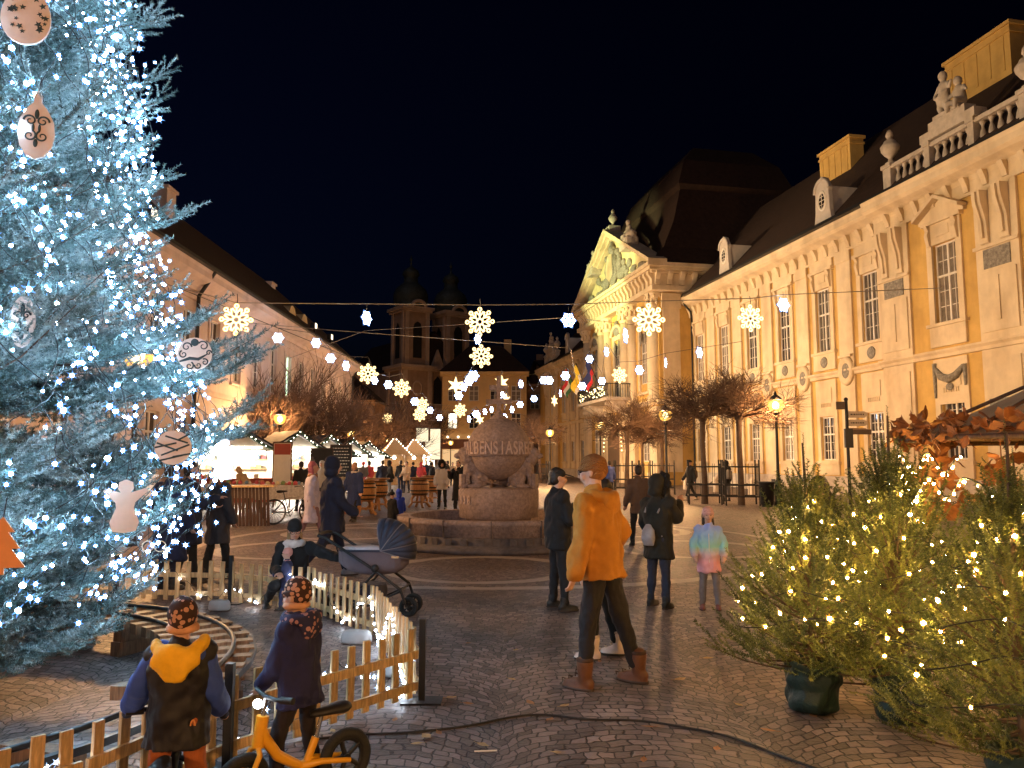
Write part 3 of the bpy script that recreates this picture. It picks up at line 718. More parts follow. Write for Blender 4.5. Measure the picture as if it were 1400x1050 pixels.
# flood lamps on the eaves, lighting the palace across the square
def flood(Y, z, aim, watts, col, size, blend, label):
    t = thing('flood_lamp', label, 'flood lamp', (-13.0, Y, LZ+.12))
    b = MB(); b.box(-.06, .06, -.06, .06, 0, .35); b.box(-.2, .1, -.25, .25, .35, .75); b.build('lamp_body', IRON, t)
    b = MB(); b.box(.1, .12, -.22, .22, .38, .72); b.build('lamp_glass', glow('flood_glass', (1, .8, .55), 3), t)
    l = bpy.data.lights.new('flood', 'SPOT'); l.energy = watts; l.color = col; l.spot_size = R(size); l.spot_blend = blend; l.shadow_soft_size = .9
    o = bpy.data.objects.new('flood', l); COL.objects.link(o); o.parent = t; o.location = (.35, 0, .55)
    d = Vector(aim)-Vector((-12.65, Y, LZ+.67)); o.rotation_euler = d.to_track_quat('-Z', 'Y').to_euler()
PALC = (1.0, .68, .35)
flood(50, 0, (13.5, 55, 8.5), 22000, PALC, 74, .5, 'black flood lamp on the pink house eave beside the roof hatches, aimed across the square')
flood(27, 0, (17.5, 33, 9.0), 19000, PALC, 84, .5, 'added unseen flood lamp on the pink house eave hidden behind the big spruce')  # unseen second flood, added to even out the light on the palace
t_ = Vector((23.56, 4.77, 0)); PD = Vector((-math.sin(R(11.45)), math.cos(R(11.45)), 0)); PN = Vector((-math.cos(R(11.45)), -math.sin(R(11.45)), 0))
def PW(s, o, z): return t_ + PD*s + PN*o + Vector((0, 0, z))
flood(54.5, 0, PW(BC+.5, 3, 16.8), 42000, (.95, 1.0, .42), 28, .25, 'green tinted projector lamp on the far end of the pink house eave')
# ------------------------------------------------------------------ houses closing the square
def far_house(name, label, x0, x1, Y, z, roofz, m_, rows, cols, lit=(), awn=False):
    t = thing(name, label, 'building', ((x0+x1)/2, Y, 0)); w = (x1-x0)/2
    ops = []; 
    for j, zz in enumerate(rows):
        for i in range(cols):
            xx = -w+(i+.5)*2*w/cols; ops.append((xx-.62, xx+.62, zz, zz+2.0))
    b = MB(); wl_ = MB(); wl_.xf = Matrix(((1, 0, 0, 0), (0, -1, 0, 0), (0, 0, 1, 0), (0, 0, 0, 1)))
    wall(wl_, -w, w, 0, z, ops, 0, .2); block_with_back(wl_, -w, w, -9, 0, 0, z); wl_.build('wall', m_, t)
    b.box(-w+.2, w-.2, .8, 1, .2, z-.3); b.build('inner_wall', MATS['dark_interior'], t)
    for k, (a, c, d, e) in enumerate(ops):
        q = window(t, (a+c)/2, .1, d, 1.24, 2.0, 2, (1, 2)); q.rotation_euler = (0, 0, PI)
        if k in lit:
            p = q.children[0]; p.data = p.data.copy(); p.data.materials[0] = glow('warm_window', (1, .85, .6), 3)
    b = MB(); b.xf = wl_.xf; b.ext(cornice_prof(z-.6, z, .5), -w-.3, w+.3); b.ext([(0, 5.2), (.1, 5.2), (.1, 5.45), (0, 5.45)], -w, w)
    for (a, c, d, e) in ops: b.box(a-.2, c+.2, 0, .12, d-.16, d-.02)
    b.build('cornice', m_, t)
    b = MB(); hiprings(b, [(-w-.5, w+.5, -.5, 9.3, z+.01), (-w+3.4, w-3.4, 3.8, 5, roofz)]); b.build('roof', ROOF, t)
    b = MB(); b.box(w-3, w-2, 5, 6, z+1, roofz+1); b.build('chimney', m_, t)
    if awn:
        b = MB(); b.box(-w-.1, w*.1, -.5, -.02, 3.4, 4.6); b.build('shop_fascia', mat('fascia', (.14, .06, .04), .7, .2, 2, .1), t)
        b = MB(); b.prism([(-w+.1, 3.3), (-.6, 3.3), (-.6, .3), (-w+.1, .3)], -.06, -.02); b.build('shop_window', glow('shop_glow', (1, .6, .28), .9), t)
        for k in range(4):
            b = MB(); b.ball((-w+.8+k*1.35, -.5, 4.9), .12, 8, 6); b.build('lamp', glow('shop_lamp', (1, .9, .7), 8), t)
    return t
OCH = mat('orange_ochre_render', (.62, .42, .20), .85, .08, 1.5, .12, 20, dirt=.3)
far_house('end_house', 'ochre house with a hipped roof closing the far end of the square behind the globe', -9.1, 1.9, 100, 13.4, 17.5, OCH, (6.0, 9.6), 4, (0,), True)
BRN = mat('brown_render', (.34, .20, .12), .85, .1, 1.5, .12, 20, dirt=.4)
far_house('narrow_house', 'narrow brown house squeezed between the ochre end house and the palace', 1.95, 6.5, 104, 12.2, 16, BRN, (4.8, 8.8), 2)
far_house('side_house', 'low dark house beside the church behind the bare bushes', -24.5, -15.3, 84, 8.4, 12, BRN, (4.9,), 4)
# ------------------------------------------------------------------ the church with two towers
CH = mat('brown_church_stone', (.42, .28, .20), .9, .18, .8, .2, 6, dirt=.5); CHL = mat('church_trim', (.58, .43, .33), .9, .15, .8, .2, 6, dirt=.4)
ch = thing('church', 'dark brown baroque church with two domed bell towers standing beyond the square', 'building', (-13.0, 126, 0), R(36))
m = MB(); m.box(-5.6, 7.2, .3, 22, 0, 16.6)
for x in (-2.9, 4.9): m.box(x-2.75, x+2.75, 0, 5.4, 0, 16.5); m.box(x-2.3, x+2.3, .3, 5.0, 17.4, 26.2)
m.build('wall', CH, ch)
m = MB()
for x in (-2.9, 4.9):
    for (z0, z1, o) in ((10.0, 10.5, .3), (16.5, 16.9, .35), (16.9, 17.4, .6), (26.2, 26.6, .35), (26.6, 27.1, .6)):
        w = 2.75 if z0 < 17.3 else 2.3; y0 = 0 if z0 < 17.3 else .3; y1 = 5.4 if z0 < 17.3 else 5.0
        m.box(x-w-o, x+w+o, y0-o, y1+o, z0, z1)
    for sg in (-1, 1):
        m.box(x+sg*2.3-.4, x+sg*2.3+.4, -.16, 0, 0, 10); m.box(x+sg*2.3-.4, x+sg*2.3+.4, -.16, 0, 10.5, 16.5); m.box(x+sg*1.9-.33, x+sg*1.9+.33, .14, .3, 17.4, 26.2)
        m.box(x-2.91, x-2.75, 2.7+sg*2.2-.4, 2.7+sg*2.2+.4, 10.5, 16.5); m.box(x-2.46, x-2.3, 2.7+sg*1.8-.33, 2.7+sg*1.8+.33, 17.4, 26.2)
    m.tube([(x+1.3*math.cos(t), -.3, 26.9+1.1*math.sin(t)) for t in [PI*k/10 for k in range(11)]], .3, 6)
m.box(-.2, 2.2, -.1, .3, 10.0, 10.5); m.box(-.2, 2.2, -.2, .3, 16.5, 17.1); m.prism([(-.3, 17.1), (2.3, 17.1), (1.0, 20.3)], .1, .6)
m.build('trim', CHL, ch)
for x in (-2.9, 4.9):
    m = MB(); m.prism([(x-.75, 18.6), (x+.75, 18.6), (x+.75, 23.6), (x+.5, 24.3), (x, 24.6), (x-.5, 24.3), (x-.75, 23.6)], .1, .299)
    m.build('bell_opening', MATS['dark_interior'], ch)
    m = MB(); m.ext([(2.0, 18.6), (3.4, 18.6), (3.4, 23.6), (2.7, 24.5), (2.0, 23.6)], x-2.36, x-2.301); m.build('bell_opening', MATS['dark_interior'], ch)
    m = MB(); m.lathe([(.95, 0), (.95, .06), (.72, .12), (.7, .02)], 24, caps=False); m.build('tower_clock', CHL, ch, loc=(x, -.02, 13.6), rot=(PI/2, 0, 0), scale=(1, 1.35, 1))
    m = MB(); m.lathe([(2.9, 27.1), (2.75, 27.6), (2.9, 28.6), (2.9, 29.4), (2.5, 30.4), (1.6, 31.2), (1.2, 31.5), (1.15, 32.5), (1.45, 32.9), (1.2, 33.6), (.5, 34.1), (.15, 34.4), (.1, 35.2), (.3, 35.5), (.1, 35.8), (0.04, 36.3)], 20, (x, 2.7, 0)); m.build('dome', mat('green_copper', (.07, .08, .07), .6, .3, 2, .2, metal=.3), ch)
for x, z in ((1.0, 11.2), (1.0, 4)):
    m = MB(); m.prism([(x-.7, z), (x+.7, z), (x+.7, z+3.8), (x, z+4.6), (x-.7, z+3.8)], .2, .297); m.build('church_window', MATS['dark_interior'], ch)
m = MB(); gable_roof(m, 0, 24, -6.6, 6.6, 16.62, 23.5); o = m.build('roof', ROOF, ch, loc=(.8, .9, 0), rot=(0, 0, PI/2))
# garden wall between the long house and the far trees
gw = MB(); gw.xf = LM; gw.box(66, 96, -.2, .2, 0, 2.9); gw.ext([(-.3, 2.9), (.3, 2.9), (.3, 3.0), (0, 3.2), (-.3, 3.0)], 66, 96)
tag(gw.build('garden_wall', PINK, loc=(-14.6, 0, 0)), 'plain pink garden wall running on from the end of the long house', 'wall')
# ------------------------------------------------------------------ street lamps
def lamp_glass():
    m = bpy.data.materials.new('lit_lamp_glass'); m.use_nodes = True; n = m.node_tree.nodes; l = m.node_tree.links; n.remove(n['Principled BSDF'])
    e = n.new('ShaderNodeEmission'); e.inputs[0].default_value = (1, .50, .09, 1); e.inputs[1].default_value = 2.6  # amber glow of the glass also imitates the halo round the lamp
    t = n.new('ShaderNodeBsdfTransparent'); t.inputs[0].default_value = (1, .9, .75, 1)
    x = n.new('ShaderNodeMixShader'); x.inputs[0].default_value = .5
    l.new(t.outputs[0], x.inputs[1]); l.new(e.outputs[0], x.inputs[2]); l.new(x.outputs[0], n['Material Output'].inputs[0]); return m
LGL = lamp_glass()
LAMPC = (1.0, .58, .27)
def make_lamp():
    t = thing('street_lamp', 'x', 'street lamp', (0, 0, 0), 0, 'old fashioned street lamps along both sides of the square')
    b = MB(); b.lathe([(.2, 0), (.2, .12), (.15, .2), (.14, .75), (.1, .85), (.085, 1.0), (.06, 1.1), (.05, 2.9), (.045, 3.35)], 12); b.build('post', IRON, t)
    b = MB(); b.tube([(-.42, 0, 2.95), (.42, 0, 2.95)], .018, 6); b.tube([(-.3, 0, 3.1), (.3, 0, 3.1)], .016, 6)
    for x in (-.42, .42): b.ball((x, 0, 2.95), .03, 8, 6)
    b.build('crossbar', IRON, t)
    b = MB(); b.lathe([(.06, 3.35), (.12, 3.42), (.1, 3.5), (.13, 3.53), (.1, 3.56)], 12); b.build('lamp_holder', IRON, t)
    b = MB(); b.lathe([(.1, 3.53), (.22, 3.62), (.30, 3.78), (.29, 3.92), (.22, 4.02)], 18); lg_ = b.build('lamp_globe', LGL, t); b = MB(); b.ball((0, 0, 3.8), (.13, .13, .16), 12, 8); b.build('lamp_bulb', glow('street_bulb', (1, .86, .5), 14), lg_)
    b = MB(); b.lathe([(.22, 4.01), (.25, 4.04), (.14, 4.16), (.06, 4.2), (.05, 4.28), (0, 4.36)], 14); b.build('lamp_cap', IRON, t)
    return t
lampdata = bpy.data.lights.new('lamp', 'POINT'); lampdata.energy = 4200; lampdata.color = LAMPC; lampdata.shadow_soft_size = .2
lampdata2 = lampdata.copy(); lampdata2.energy = 1700
proto = make_lamp()
LAMPS = [(1063, 29.2, 'street lamp standing beside the black litter bin in front of the palace'),
         (911, 35.5, 'street lamp between the bare trees and the tree guards in front of the palace corner'),
         (821, 46, 'street lamp standing in front of the palace portal below the balcony'),
         (752, 57, 'street lamp farthest down the palace side, right of the globe fountain'),
         (381, 38.5, 'street lamp behind the nearer stall roofs, shining through the bare bush'),
         (479, 58, 'street lamp above the bright stalls at the end of the pink house'),
         (530, 79, 'small far street lamp above the stalls in front of the church'),
         (616, 86, 'small far street lamp at the corner of the ochre end house')]
FILL_LAMPS = [(13.2, 9.0), (-7.6, 15.5), (-12.0, 2), (6.5, -4.5), (-3.5, -7), (-8.5, 108), (-16, 109)]  # street lamps out of view, added as fill for even lighting
for i, (px, Y, lb) in enumerate(LAMPS + [(None, p, '') for p in FILL_LAMPS]):
    o = proto if i == 0 else copy_tree(proto)
    o.location = ((px-700)/1057*Y, Y, 0) if px else (Y[0], Y[1], 0)
    if px is None: lb = 'unseen street lamp added as fill light' + (' by the palace', ' behind the spruce', ' left of the spruce', ' behind the viewer to the right', ' behind the viewer to the left', ' in front of the church portal', ' beside the church tower')[i-len(LAMPS)]
    o['label'] = lb; o.rotation_euler = (0, 0, R(-11))
    d = lampdata if i not in (4, 5, 9, 10) else lampdata2
    l = bpy.data.objects.new('lamp_light', d); COL.objects.link(l); l.parent = o; l.location = (0, 0, 3.8)
# ------------------------------------------------------------------ bare trees
BARK = mat('bark', (.085, .055, .04), .9, .3, 5, .6, 20, bdist=.02)
TWIG = mat('twig', (.12, .07, .045), .9, .25, 5, 0)
def branch_tree(seed, n0, h0, L0, depth, spread, up, flat=1.0, r0=.05, kids=(3, 4), shrink=.66):
    rnd = random.Random(seed); b = MB()
    def grow(p, d, L, r, lev):
        n = 3; pts = [p]; q = p.copy(); dd = d.copy()
        for i in range(n):
            dd = (dd + Vector((rnd.uniform(-1, 1), rnd.uniform(-1, 1), rnd.uniform(-1, 1)))*.16 + Vector((0, 0, up))).normalized()
            q = q + Vector((dd.x, dd.y, dd.z*flat))*L/n; pts.append(q.copy())
        b.tube(pts, [r*(1-.22*i) for i in range(n+1)], 5 if lev < 1 else 3, caps=False)
        if lev >= depth: return
        for k in range(rnd.randint(*kids)):
            t = rnd.uniform(.3, 1.0); i = min(n-1, int(t*n)); s = pts[i].lerp(pts[i+1], t*n-i)
            a = rnd.uniform(0, 2*PI); side = dd.orthogonal().normalized(); side = Matrix.Rotation(a, 3, dd) @ side
            nd = (dd + side*rnd.uniform(spread*.6, spread*1.2)).normalized()
            grow(s, nd, L*shrink*rnd.uniform(.75, 1.15), r*.52, lev+1)
    for k in range(n0):
        a = 2*PI*k/n0+rnd.uniform(-.3, .3); e = rnd.uniform(.15, .95)
        d = Vector((math.cos(a)*math.cos(e), math.sin(a)*math.cos(e), math.sin(e)))
        grow(Vector((0, 0, h0)), d, L0*rnd.uniform(.8, 1.15), r0, 0)
    return b
# round headed trees along the palace: straight stem, dense flattened head of twigs
head_me = [branch_tree(s, 18, 2.75, 1.15, 3, .95, .03, .75, .045, (5, 6), .68).mesh('crown', TWIG) for s in (3, 11)]
b = MB(); b.tube([(0, 0, -.02), (.02, 0, .9), (-.03, .02, 1.9), (0, 0, 2.8)], [.12, .095, .085, .1], 9); b.ball((0, 0, 2.8), (.16, .16, .2), 9, 7)
stem_me = b.mesh('trunk', BARK)
TREES = [(962, 31.0, 1.2, 'bare round headed tree behind the walking man with a rucksack'), (1012, 30.2, 1.2, 'bare round headed tree nearest the lit street lamp and litter bin'),
         (905, 40.5, 1.05, 'bare round headed tree beside the second street lamp from the right'), (857, 40.0, 1.15, 'bare round headed tree with a leaning stem by the palace corner'),
         (878, 48.0, 1.0, 'bare round headed tree against the palace portal, partly behind its neighbour'), (738, 62, 1.25, 'bare round headed tree beside the globe before the far palace wing')]
for i, (px, Y, k, lb) in enumerate(TREES):
    t = thing('bare_tree', lb, 'tree', ((px-700)/1057*Y, Y, 0), i*1.3, 'bare round headed trees along the palace'); t.scale = (k, k, k*1.03)
    link('trunk', stem_me, t); link('crown', head_me[i % 2], t)
# tree guards
def guard(x, y, rz, lb):
    t = thing('tree_guard', lb, 'tree guard', (x, y, 0), rz, 'black iron tree guards round the stems')
    b = MB(); w = .62
    for sx in (-1, 1):
        for sy in (-1, 1): b = MB(); b.box(sx*w-.03, sx*w+.03, sy*w-.03, sy*w+.03, 0, 1.75); b.build('post', IRON, t)
    for z in (.32, .75, 1.45):
        b = MB()
        for s in (-1, 1): b.box(-w, w, s*w-.02, s*w+.02, z, z+.05); b.box(s*w-.02, s*w+.02, -w, w, z+.001, z+.051)
        b.build('rail', IRON, t)
    b = MB()
    for s in (-1, 1):
        for k in range(1, 5):
            q = -w+2*w*k/5; b.tube([(q, s*w, .33), (q, s*w, 1.6)], .011, 5); b.tube([(s*w, q, .33), (s*w, q, 1.6)], .011, 5)
    b.build('bars', IRON, t)
for i, (px, Y, k, lb) in enumerate(TREES): guard((px-700)/1057*Y, Y, R(-11), lb.replace('bare round headed tree', 'iron guard round the tree'))
# big bushy multi stemmed trees by the pink house
for i, (px, Y, k, lb) in enumerate([(352, 44, 2.0, 'wide bare bushy tree nearest the christmas tree, in front of the pink house'), (432, 46, 1.75, 'wide bare bushy tree behind the gabled stalls, right of its larger neighbour'),
                                    (505, 64, 1.9, 'bare bushy tree past the end of the pink house, lit orange by a street lamp'), (562, 82, 2.0, 'bare bushy tree in front of the church, farthest from the viewer'), (298, 40, 1.8, 'wide bare bushy tree half hidden behind the christmas tree boughs')]):
    t = thing('bushy_tree', lb, 'tree', ((px-700)/1057*Y, Y, 0), i*2.1, 'bare bushy trees along the left side'); t.scale = (k, k, k)
    if i < 2: me1 = branch_tree(20+i, 13, .9, 1.75, 3, .62, .06, 1.0, .06, (5, 6), .7).mesh('crown', TWIG); b = MB(); b.tube([(0, 0, -.02), (.03, 0, .5), (0, 0, .95)], [.2, .16, .17], 9); me0 = b.mesh('trunk', BARK); MATS['bt%d' % i] = (me0, me1)
    me0, me1 = MATS['bt%d' % (i % 2)]
    link('trunk', me0, t); link('crown', me1, t)
# ------------------------------------------------------------------ globe fountain
PSTONE = mat('red_granite', (.30, .228, .215), .8, .35, 16, .8, 34, dirt=.6, bdist=.02)
PDARK = mat('dark_granite', (.12, .10, .10), .7, .35, 8, .5, 30, dirt=.4)
ft = thing('globe_fountain', 'red granite fountain with a stone globe carried by lions under a double cross', 'fountain', (FX, FY, 0), 0)
b = MB(); b.lathe([(2.42, .006), (2.42, .1), (2.12, .13), (2.1, .26)], 64)
for k in range(44):
    a = 2*PI*k/44; b.cbox((2.125*math.cos(a), 2.125*math.sin(a), .19), (.03, .13, .12), a)
b.build('basin_step', PDARK, ft)
b = MB(); b.lathe([(1.9, .265), (2.06, .265), (2.06, .46), (2.1, .48), (2.1, .55), (2.07, .57), (1.86, .57), (1.84, .55), (1.84, .1), (0, .1)], 64)
b.build('basin', PSTONE, ft)
b = MB()
for k in range(14):
    a = 2*PI*(k+.4)/14; b.cbox((2.0*math.cos(a), 2.0*math.sin(a), .42), (.24, .012, .31), a)
b.build('basin_joints', PDARK, ft)
b = MB(); b.lathe([(0, .11), (1.83, .11)], 48); wt = mat('still_water', (.012, .012, .014), .08, .2, 3, .1, 8); b.build('fountain_water', wt, ft)
b = MB(); b.lathe([(.68, .1), (.68, .5), (.82, .52), (.82, .68), (.84, .7), (.84, 1.08), (.8, 1.12), (0, 1.12)], 56); b.build('pedestal', PSTONE, ft)
def text_on_ring(txt, rad, z, size, a_c, da, parent, m_, name, ext=.02):
    mb = MB(); 
    for i, ch_ in enumerate(txt):
        if ch_ == ' ': continue
        cu = bpy.data.curves.new('t', 'FONT'); cu.body = ch_; cu.size = size; cu.extrude = ext; cu.align_x = 'CENTER'; cu.align_y = 'CENTER'; cu.offset = .004
        o = bpy.data.objects.new('t', cu); COL.objects.link(o); dg = bpy.context.evaluated_depsgraph_get(); dg.update()
        me = bpy.data.meshes.new_from_object(o.evaluated_get(dg)); bpy.data.objects.remove(o)
        a = a_c + (i-(len(txt)-1)/2)*da
        M = Matrix.Rotation(a, 4, 'Z') @ Matrix.Translation((0, -rad, z)) @ Matrix.Rotation(PI/2, 4, 'X') @ Matrix.Diagonal((.62, 1, 1, 1))
        mb.add([tuple(M @ v.co) for v in me.vertices], [tuple(p.vertices) for p in me.polygons]); bpy.data.meshes.remove(me)
    return mb.build(name, m_, parent)
gz = 1.93
b = MB(); b.ball((0, 0, gz), .66, 40, 26)
gl = b.build('globe', PSTONE, ft)
b = MB(); b.lathe([(.64, gz-.15), (.70, gz-.15), (.71, gz-.13), (.71, gz+.13), (.70, gz+.15), (.64, gz+.15)], 56); b.build('belt', PSTONE, gl)
text_on_ring('TIALBENSIASREGES', .712, gz, .37, 0.02, R(11.2), gl, mat('lettering_stone', (.50, .38, .35), .75, .2, 14, .3), 'lettering')
text_on_ring('1938', .842, .88, .24, R(-58), R(9.5), ft, MATS['lettering_stone'], 'lettering')
b = MB(); b.lathe([(.2, gz+.6), (.16, gz+.68), (.08, gz+.74), (.07, gz+.8)], 12); b.box(-.05, .05, -.045, .045, gz+.8, gz+1.55); b.box(-.2, -.05, -.04, .04, gz+1.25, gz+1.35); b.box(.05, .2, -.04, .04, gz+1.25, gz+1.35); b.box(-.27, -.05, -.04, .04, gz+.95, gz+1.05); b.box(.05, .27, -.04, .04, gz+.95, gz+1.05)
b.build('double_cross', PSTONE, ft)
def lion():
    """sitting lion facing +x, about 0.75 tall"""
    m = MB()
    m.capsule((-.14, 0, .2), (.06, 0, .48), .19, .17); m.capsule((.02, 0, .42), (.14, 0, .62), .17, .16)   # rump to chest
    m.ball((.14, 0, .64), (.19, .19, .21)); m.ball((.22, 0, .72), (.13, .125, .13)); m.capsule((.27, 0, .69), (.37, 0, .67), .075, .06)  # mane, skull, muzzle
    for s in (-1, 1):
        m.ball((.19, s*.09, .83), (.03, .035, .04)); m.capsule((.14, s*.1, .45), (.19, s*.1, .08), .075, .05); m.capsule((.18, s*.1, .05), (.27, s*.1, .04), .05, .045)
        m.ball((-.1, s*.14, .19), (.19, .085, .17)); m.capsule((-.05, s*.16, .05), (.12, s*.16, .04), .055, .045)
    m.tube([(-.3, 0, .08), (-.32, .12, .1), (-.18, .24, .16), (-.08, .22, .24)], [.035, .03, .03, .05], 8)
    return sculpt(m, 'lion', PSTONE, .014, 1, .012, 22)
lme = lion()
for a in (-12, 192, 90): link('lion', lme, ft, (.52*math.cos(R(a)), .52*math.sin(R(a)), 1.115), (0, 0, R(a)), (1.0, 1.0, 1.0))
b = MB()
for a in (-12, 192): b.cbox((.78*math.cos(R(a)), .78*math.sin(R(a)), 1.26), (.07, .34, .29), R(a))
b.build('lion_stop', PSTONE, ft)
# ------------------------------------------------------------------ hanging snowflake lights
def flake_big():
    m = MB(); Rr = .5
    m.ring((0, 0, 0), .1, .028, 'Y', 14, 6)
    for k in range(8):
        a = 2*PI*k/8; c, s = math.cos(a), math.sin(a); P = lambda r, t=0: (r*c-t*s, 0, r*s+t*c)
        m.tube([P(.11), P(.36)], .026, 6); m.ring(P(.42), .055, .024, 'Y', 10, 6)
        for t in (-1, 1): m.tube([P(.2), P(.31, t*.10)], .024, 6); m.ball(P(.32, t*.11), .036, 8, 6)
    return m
def flake_small():
    m = MB(); pts = []
    for k in range(24):
        r = (.50, .40, .34, .40)[k % 4]; a = 2*PI*k/24; pts.append((r*math.cos(a), r*math.sin(a)))
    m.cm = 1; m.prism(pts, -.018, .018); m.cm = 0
    m.ring((0, 0, 0), .09, .03, 'Y', 12, 6)
    for k in range(6):
        a = 2*PI*k/6; c, s = math.cos(a), math.sin(a); P = lambda r, t=0: (r*c-t*s, 0, r*s+t*c)
        m.tube([P(.1), P(.40)], .034, 6)
        for t in (-1, 1): m.tube([P(.2), P(.33, t*.12)], .03, 6)
    return m
def star6():
    pts = []
    for k in range(12):
        r = .5 if k % 2 == 0 else .2; a = PI*k/6+PI/2; pts.append((r*math.cos(a), r*math.sin(a)))
    m = MB(); m.prism(pts, -.04, .04); return m
FW = glow('warm_flake_led', (1.0, .70, .30), 3.6); FB = glow('cool_flake_led', (.66, .80, 1.0), 75); FA = glow('blue_flake_halo', (.17, .36, 1.0), 1.5)  # blue body glow imitates the halo round a cool flake
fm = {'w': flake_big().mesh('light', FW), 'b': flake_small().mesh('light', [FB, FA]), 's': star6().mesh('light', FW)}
hk = MB(); hk.tube([(0, 0, .44), (.02, 0, .6), (0, 0, .8)], .012, 5); hkm = hk.mesh('hook', IRON)
size_m = {'w': 1.06, 'b': .66, 's': .95}
WIRES = []
nmw = {'w': 'big warm white snowflake', 'b': 'small blue white snowflake', 's': 'six pointed warm star'}
def flake(kind, px, py, d, yaw, where, Y=None):
    """d = its width in the picture's pixels, which gives its distance"""
    Y = Y or size_m[kind]*1057/d; sz = d*Y/1057*(.92 if kind == 'b' else 1)
    t = thing('snowflake_light' if kind != 's' else 'star_light', nmw[kind]+' '+where, 'light decoration', at(px, py, Y), R(yaw), 'snowflake lights hung on wires across the square')
    t.scale = (sz,)*3
    link('light', fm[kind], t); link('hook', hkm, t); return t
def where_ord(n, s): return ('first', 'second', 'third', 'fourth', 'fifth', 'sixth', 'seventh', 'eighth', 'ninth', 'tenth', 'eleventh', 'twelfth', 'thirteenth')[n]+s
FL = [ # front wire
 ('w', 323, 437, 46, 12, 'hanging before the pink house beside the spruce'), ('b', 501, 435, 27, 62, 'alone against the dark sky on the front wire'), ('w', 656, 440, 42, -8, 'highest above the fountain globe'),
 ('b', 777, 438, 27, 15, 'on the front wire left of the pediment'), ('w', 887, 437, 47, 5, 'hanging before the palace centre block'), ('w', 1026, 435, 39, 10, 'hanging before the long palace wing'), ('b', 1071, 417, 26, 20, 'on the front wire before the long palace wing'),
 ('b', 855, 459, 27, 66, 'turned nearly edge on under the pediment columns')]
for i, (k, x, y, d, a) in enumerate([('b', 380, 462, 19, 10), ('b', 432, 469, 18, 40), ('b', 452, 490, 17, 10), ('b', 473, 500, 18, 60), ('w', 503, 511, 29, 10), ('b', 512, 520, 15, 50), ('b', 531, 526, 15, 5), ('w', 549, 531, 26, -6), ('b', 567, 549, 14, 5), ('w', 577, 553, 20, 30), ('b', 588, 561, 12, 30), ('w', 574, 567, 19, 10), ('b', 601, 571, 11, 0)]):
    FL.append((k, x, y, d, a, where_ord(i, ' along the strand beside the pink house')))
for i, (k, x, y, d, a) in enumerate([('b', 653, 464, 19, 55), ('w', 658, 487, 33, 6), ('b', 647, 514, 20, 8), ('b', 641, 521, 17, 30), ('b', 634, 529, 16, 50), ('s', 623, 527, 24, 20), ('b', 627, 541, 16, 30), ('w', 629, 561, 20, -20)]):
    FL.append((k, x, y, d, a, where_ord(i, ' from the top of the strand sinking towards the globe')))
for i, (k, x, y, d, a) in enumerate([('s', 686, 523, 22, 5), ('s', 692, 546, 16, 40), ('b', 686, 540, 12, 20), ('b', 712, 525, 15, 55), ('b', 711, 553, 12, 20), ('b', 700, 560, 12, 55), ('b', 672, 560, 11, 60), ('b', 663, 563, 11, 55), ('b', 651, 566, 14, 20), ('s', 656, 574, 14, 20), ('b', 641, 573, 12, 65), ('b', 619, 570, 12, 10), ('b', 690, 570, 11, 35)]):
    FL.append((k, x, y, d, a, where_ord(i, ' clockwise round the cluster before the ochre house')))
for i, (k, x, y, d, a) in enumerate([('b', 730, 545, 12, 8), ('b', 743, 520, 14, 15), ('b', 751, 520, 15, 20), ('s', 758, 548, 15, 50), ('b', 766, 538, 13, 70), ('b', 773, 514, 16, 10), ('b', 796, 528, 15, 15), ('b', 806, 491, 15, 20), ('b', 823, 521, 14, 20), ('b', 829, 481, 17, 55), ('w', 847, 513, 23, 15), ('b', 874, 506, 17, 25), ('b', 910, 496, 18, 70)]):
    FL.append((k, x, y, d, a, where_ord(i, ' from the left on the strand along the palace')))
FL += [('b', 956, 482, 20, 45, 'beside the downpipe at the palace corner'), ('w', 530, 572, 14, 10, 'hanging low and alone before the far bushes')]
FO = []
STR = [(8, 21), (21, 29), (29, 42), (42, 55)]
for a0, a1 in ((0, 8), *STR, (55, len(FL))):
    Ys = [size_m[f[0]]*1057/f[3] for f in FL[a0:a1]]
    for i in range(a0, a1):
        w = Ys[max(0, i-a0-2):i-a0+3]; FO.append(flake(*FL[i], Y=sum(w)/len(w) if (a0, a1) in STR else None))
WIRE = mat('wire', (.30, .27, .24), .5, .1, 3, 0)
def wire(label, pts, r=.014, name='span_wire', m_=None, sag=0.0, group='wires spanning the square'):
    b = MB(); out = []
    for i in range(len(pts)-1):
        a, c = Vector(pts[i]), Vector(pts[i+1]); n = 10
        for k in range(n + (1 if i == len(pts)-2 else 0)):
            t = k/n; p = a.lerp(c, t); p.z -= sag*4*t*(1-t)*(c-a).length; out.append(p)
    b.tube(out, r, 5); return tag(b.build(name, m_ or WIRE), label, 'wire', group)
front = [o.location + Vector((0, 0, .8*o.scale[0])) for o in FO[:8]]
palp = PW(27, .4, 8.8)
wire('thin pale wire carrying the large front snowflakes from the pink house to the palace', [Vector((-13.6, 26, 8.2)), at(323, 414, 24.5), at(656, 417, 25), at(777, 416, 25.2), at(887, 412, 25), at(1026, 408, 26.5), at(1071, 403, 27), palp], .016)
wire('thin pale wire from the left eave sinking towards the far palace wing', [Vector((-13.4, 34, 8.0)), at(460, 452, 33), at(780, 476, 40), PW(80, .4, 8.6)], .016)
wire('thin pale wire crossing from the pink house to the palace corner', [Vector((-13.4, 46, 7.9)), at(500, 452, 45), at(777, 434, 40), PW(52.5, 2.8, 11.5)], .016)
def along(a0, a1, key=None, ends=((), ())):
    q = sorted(FO[a0:a1], key=key) if key else FO[a0:a1]
    return list(ends[0])+[o.location+Vector((0, 0, .8*o.scale[0])) for o in q]+list(ends[1])
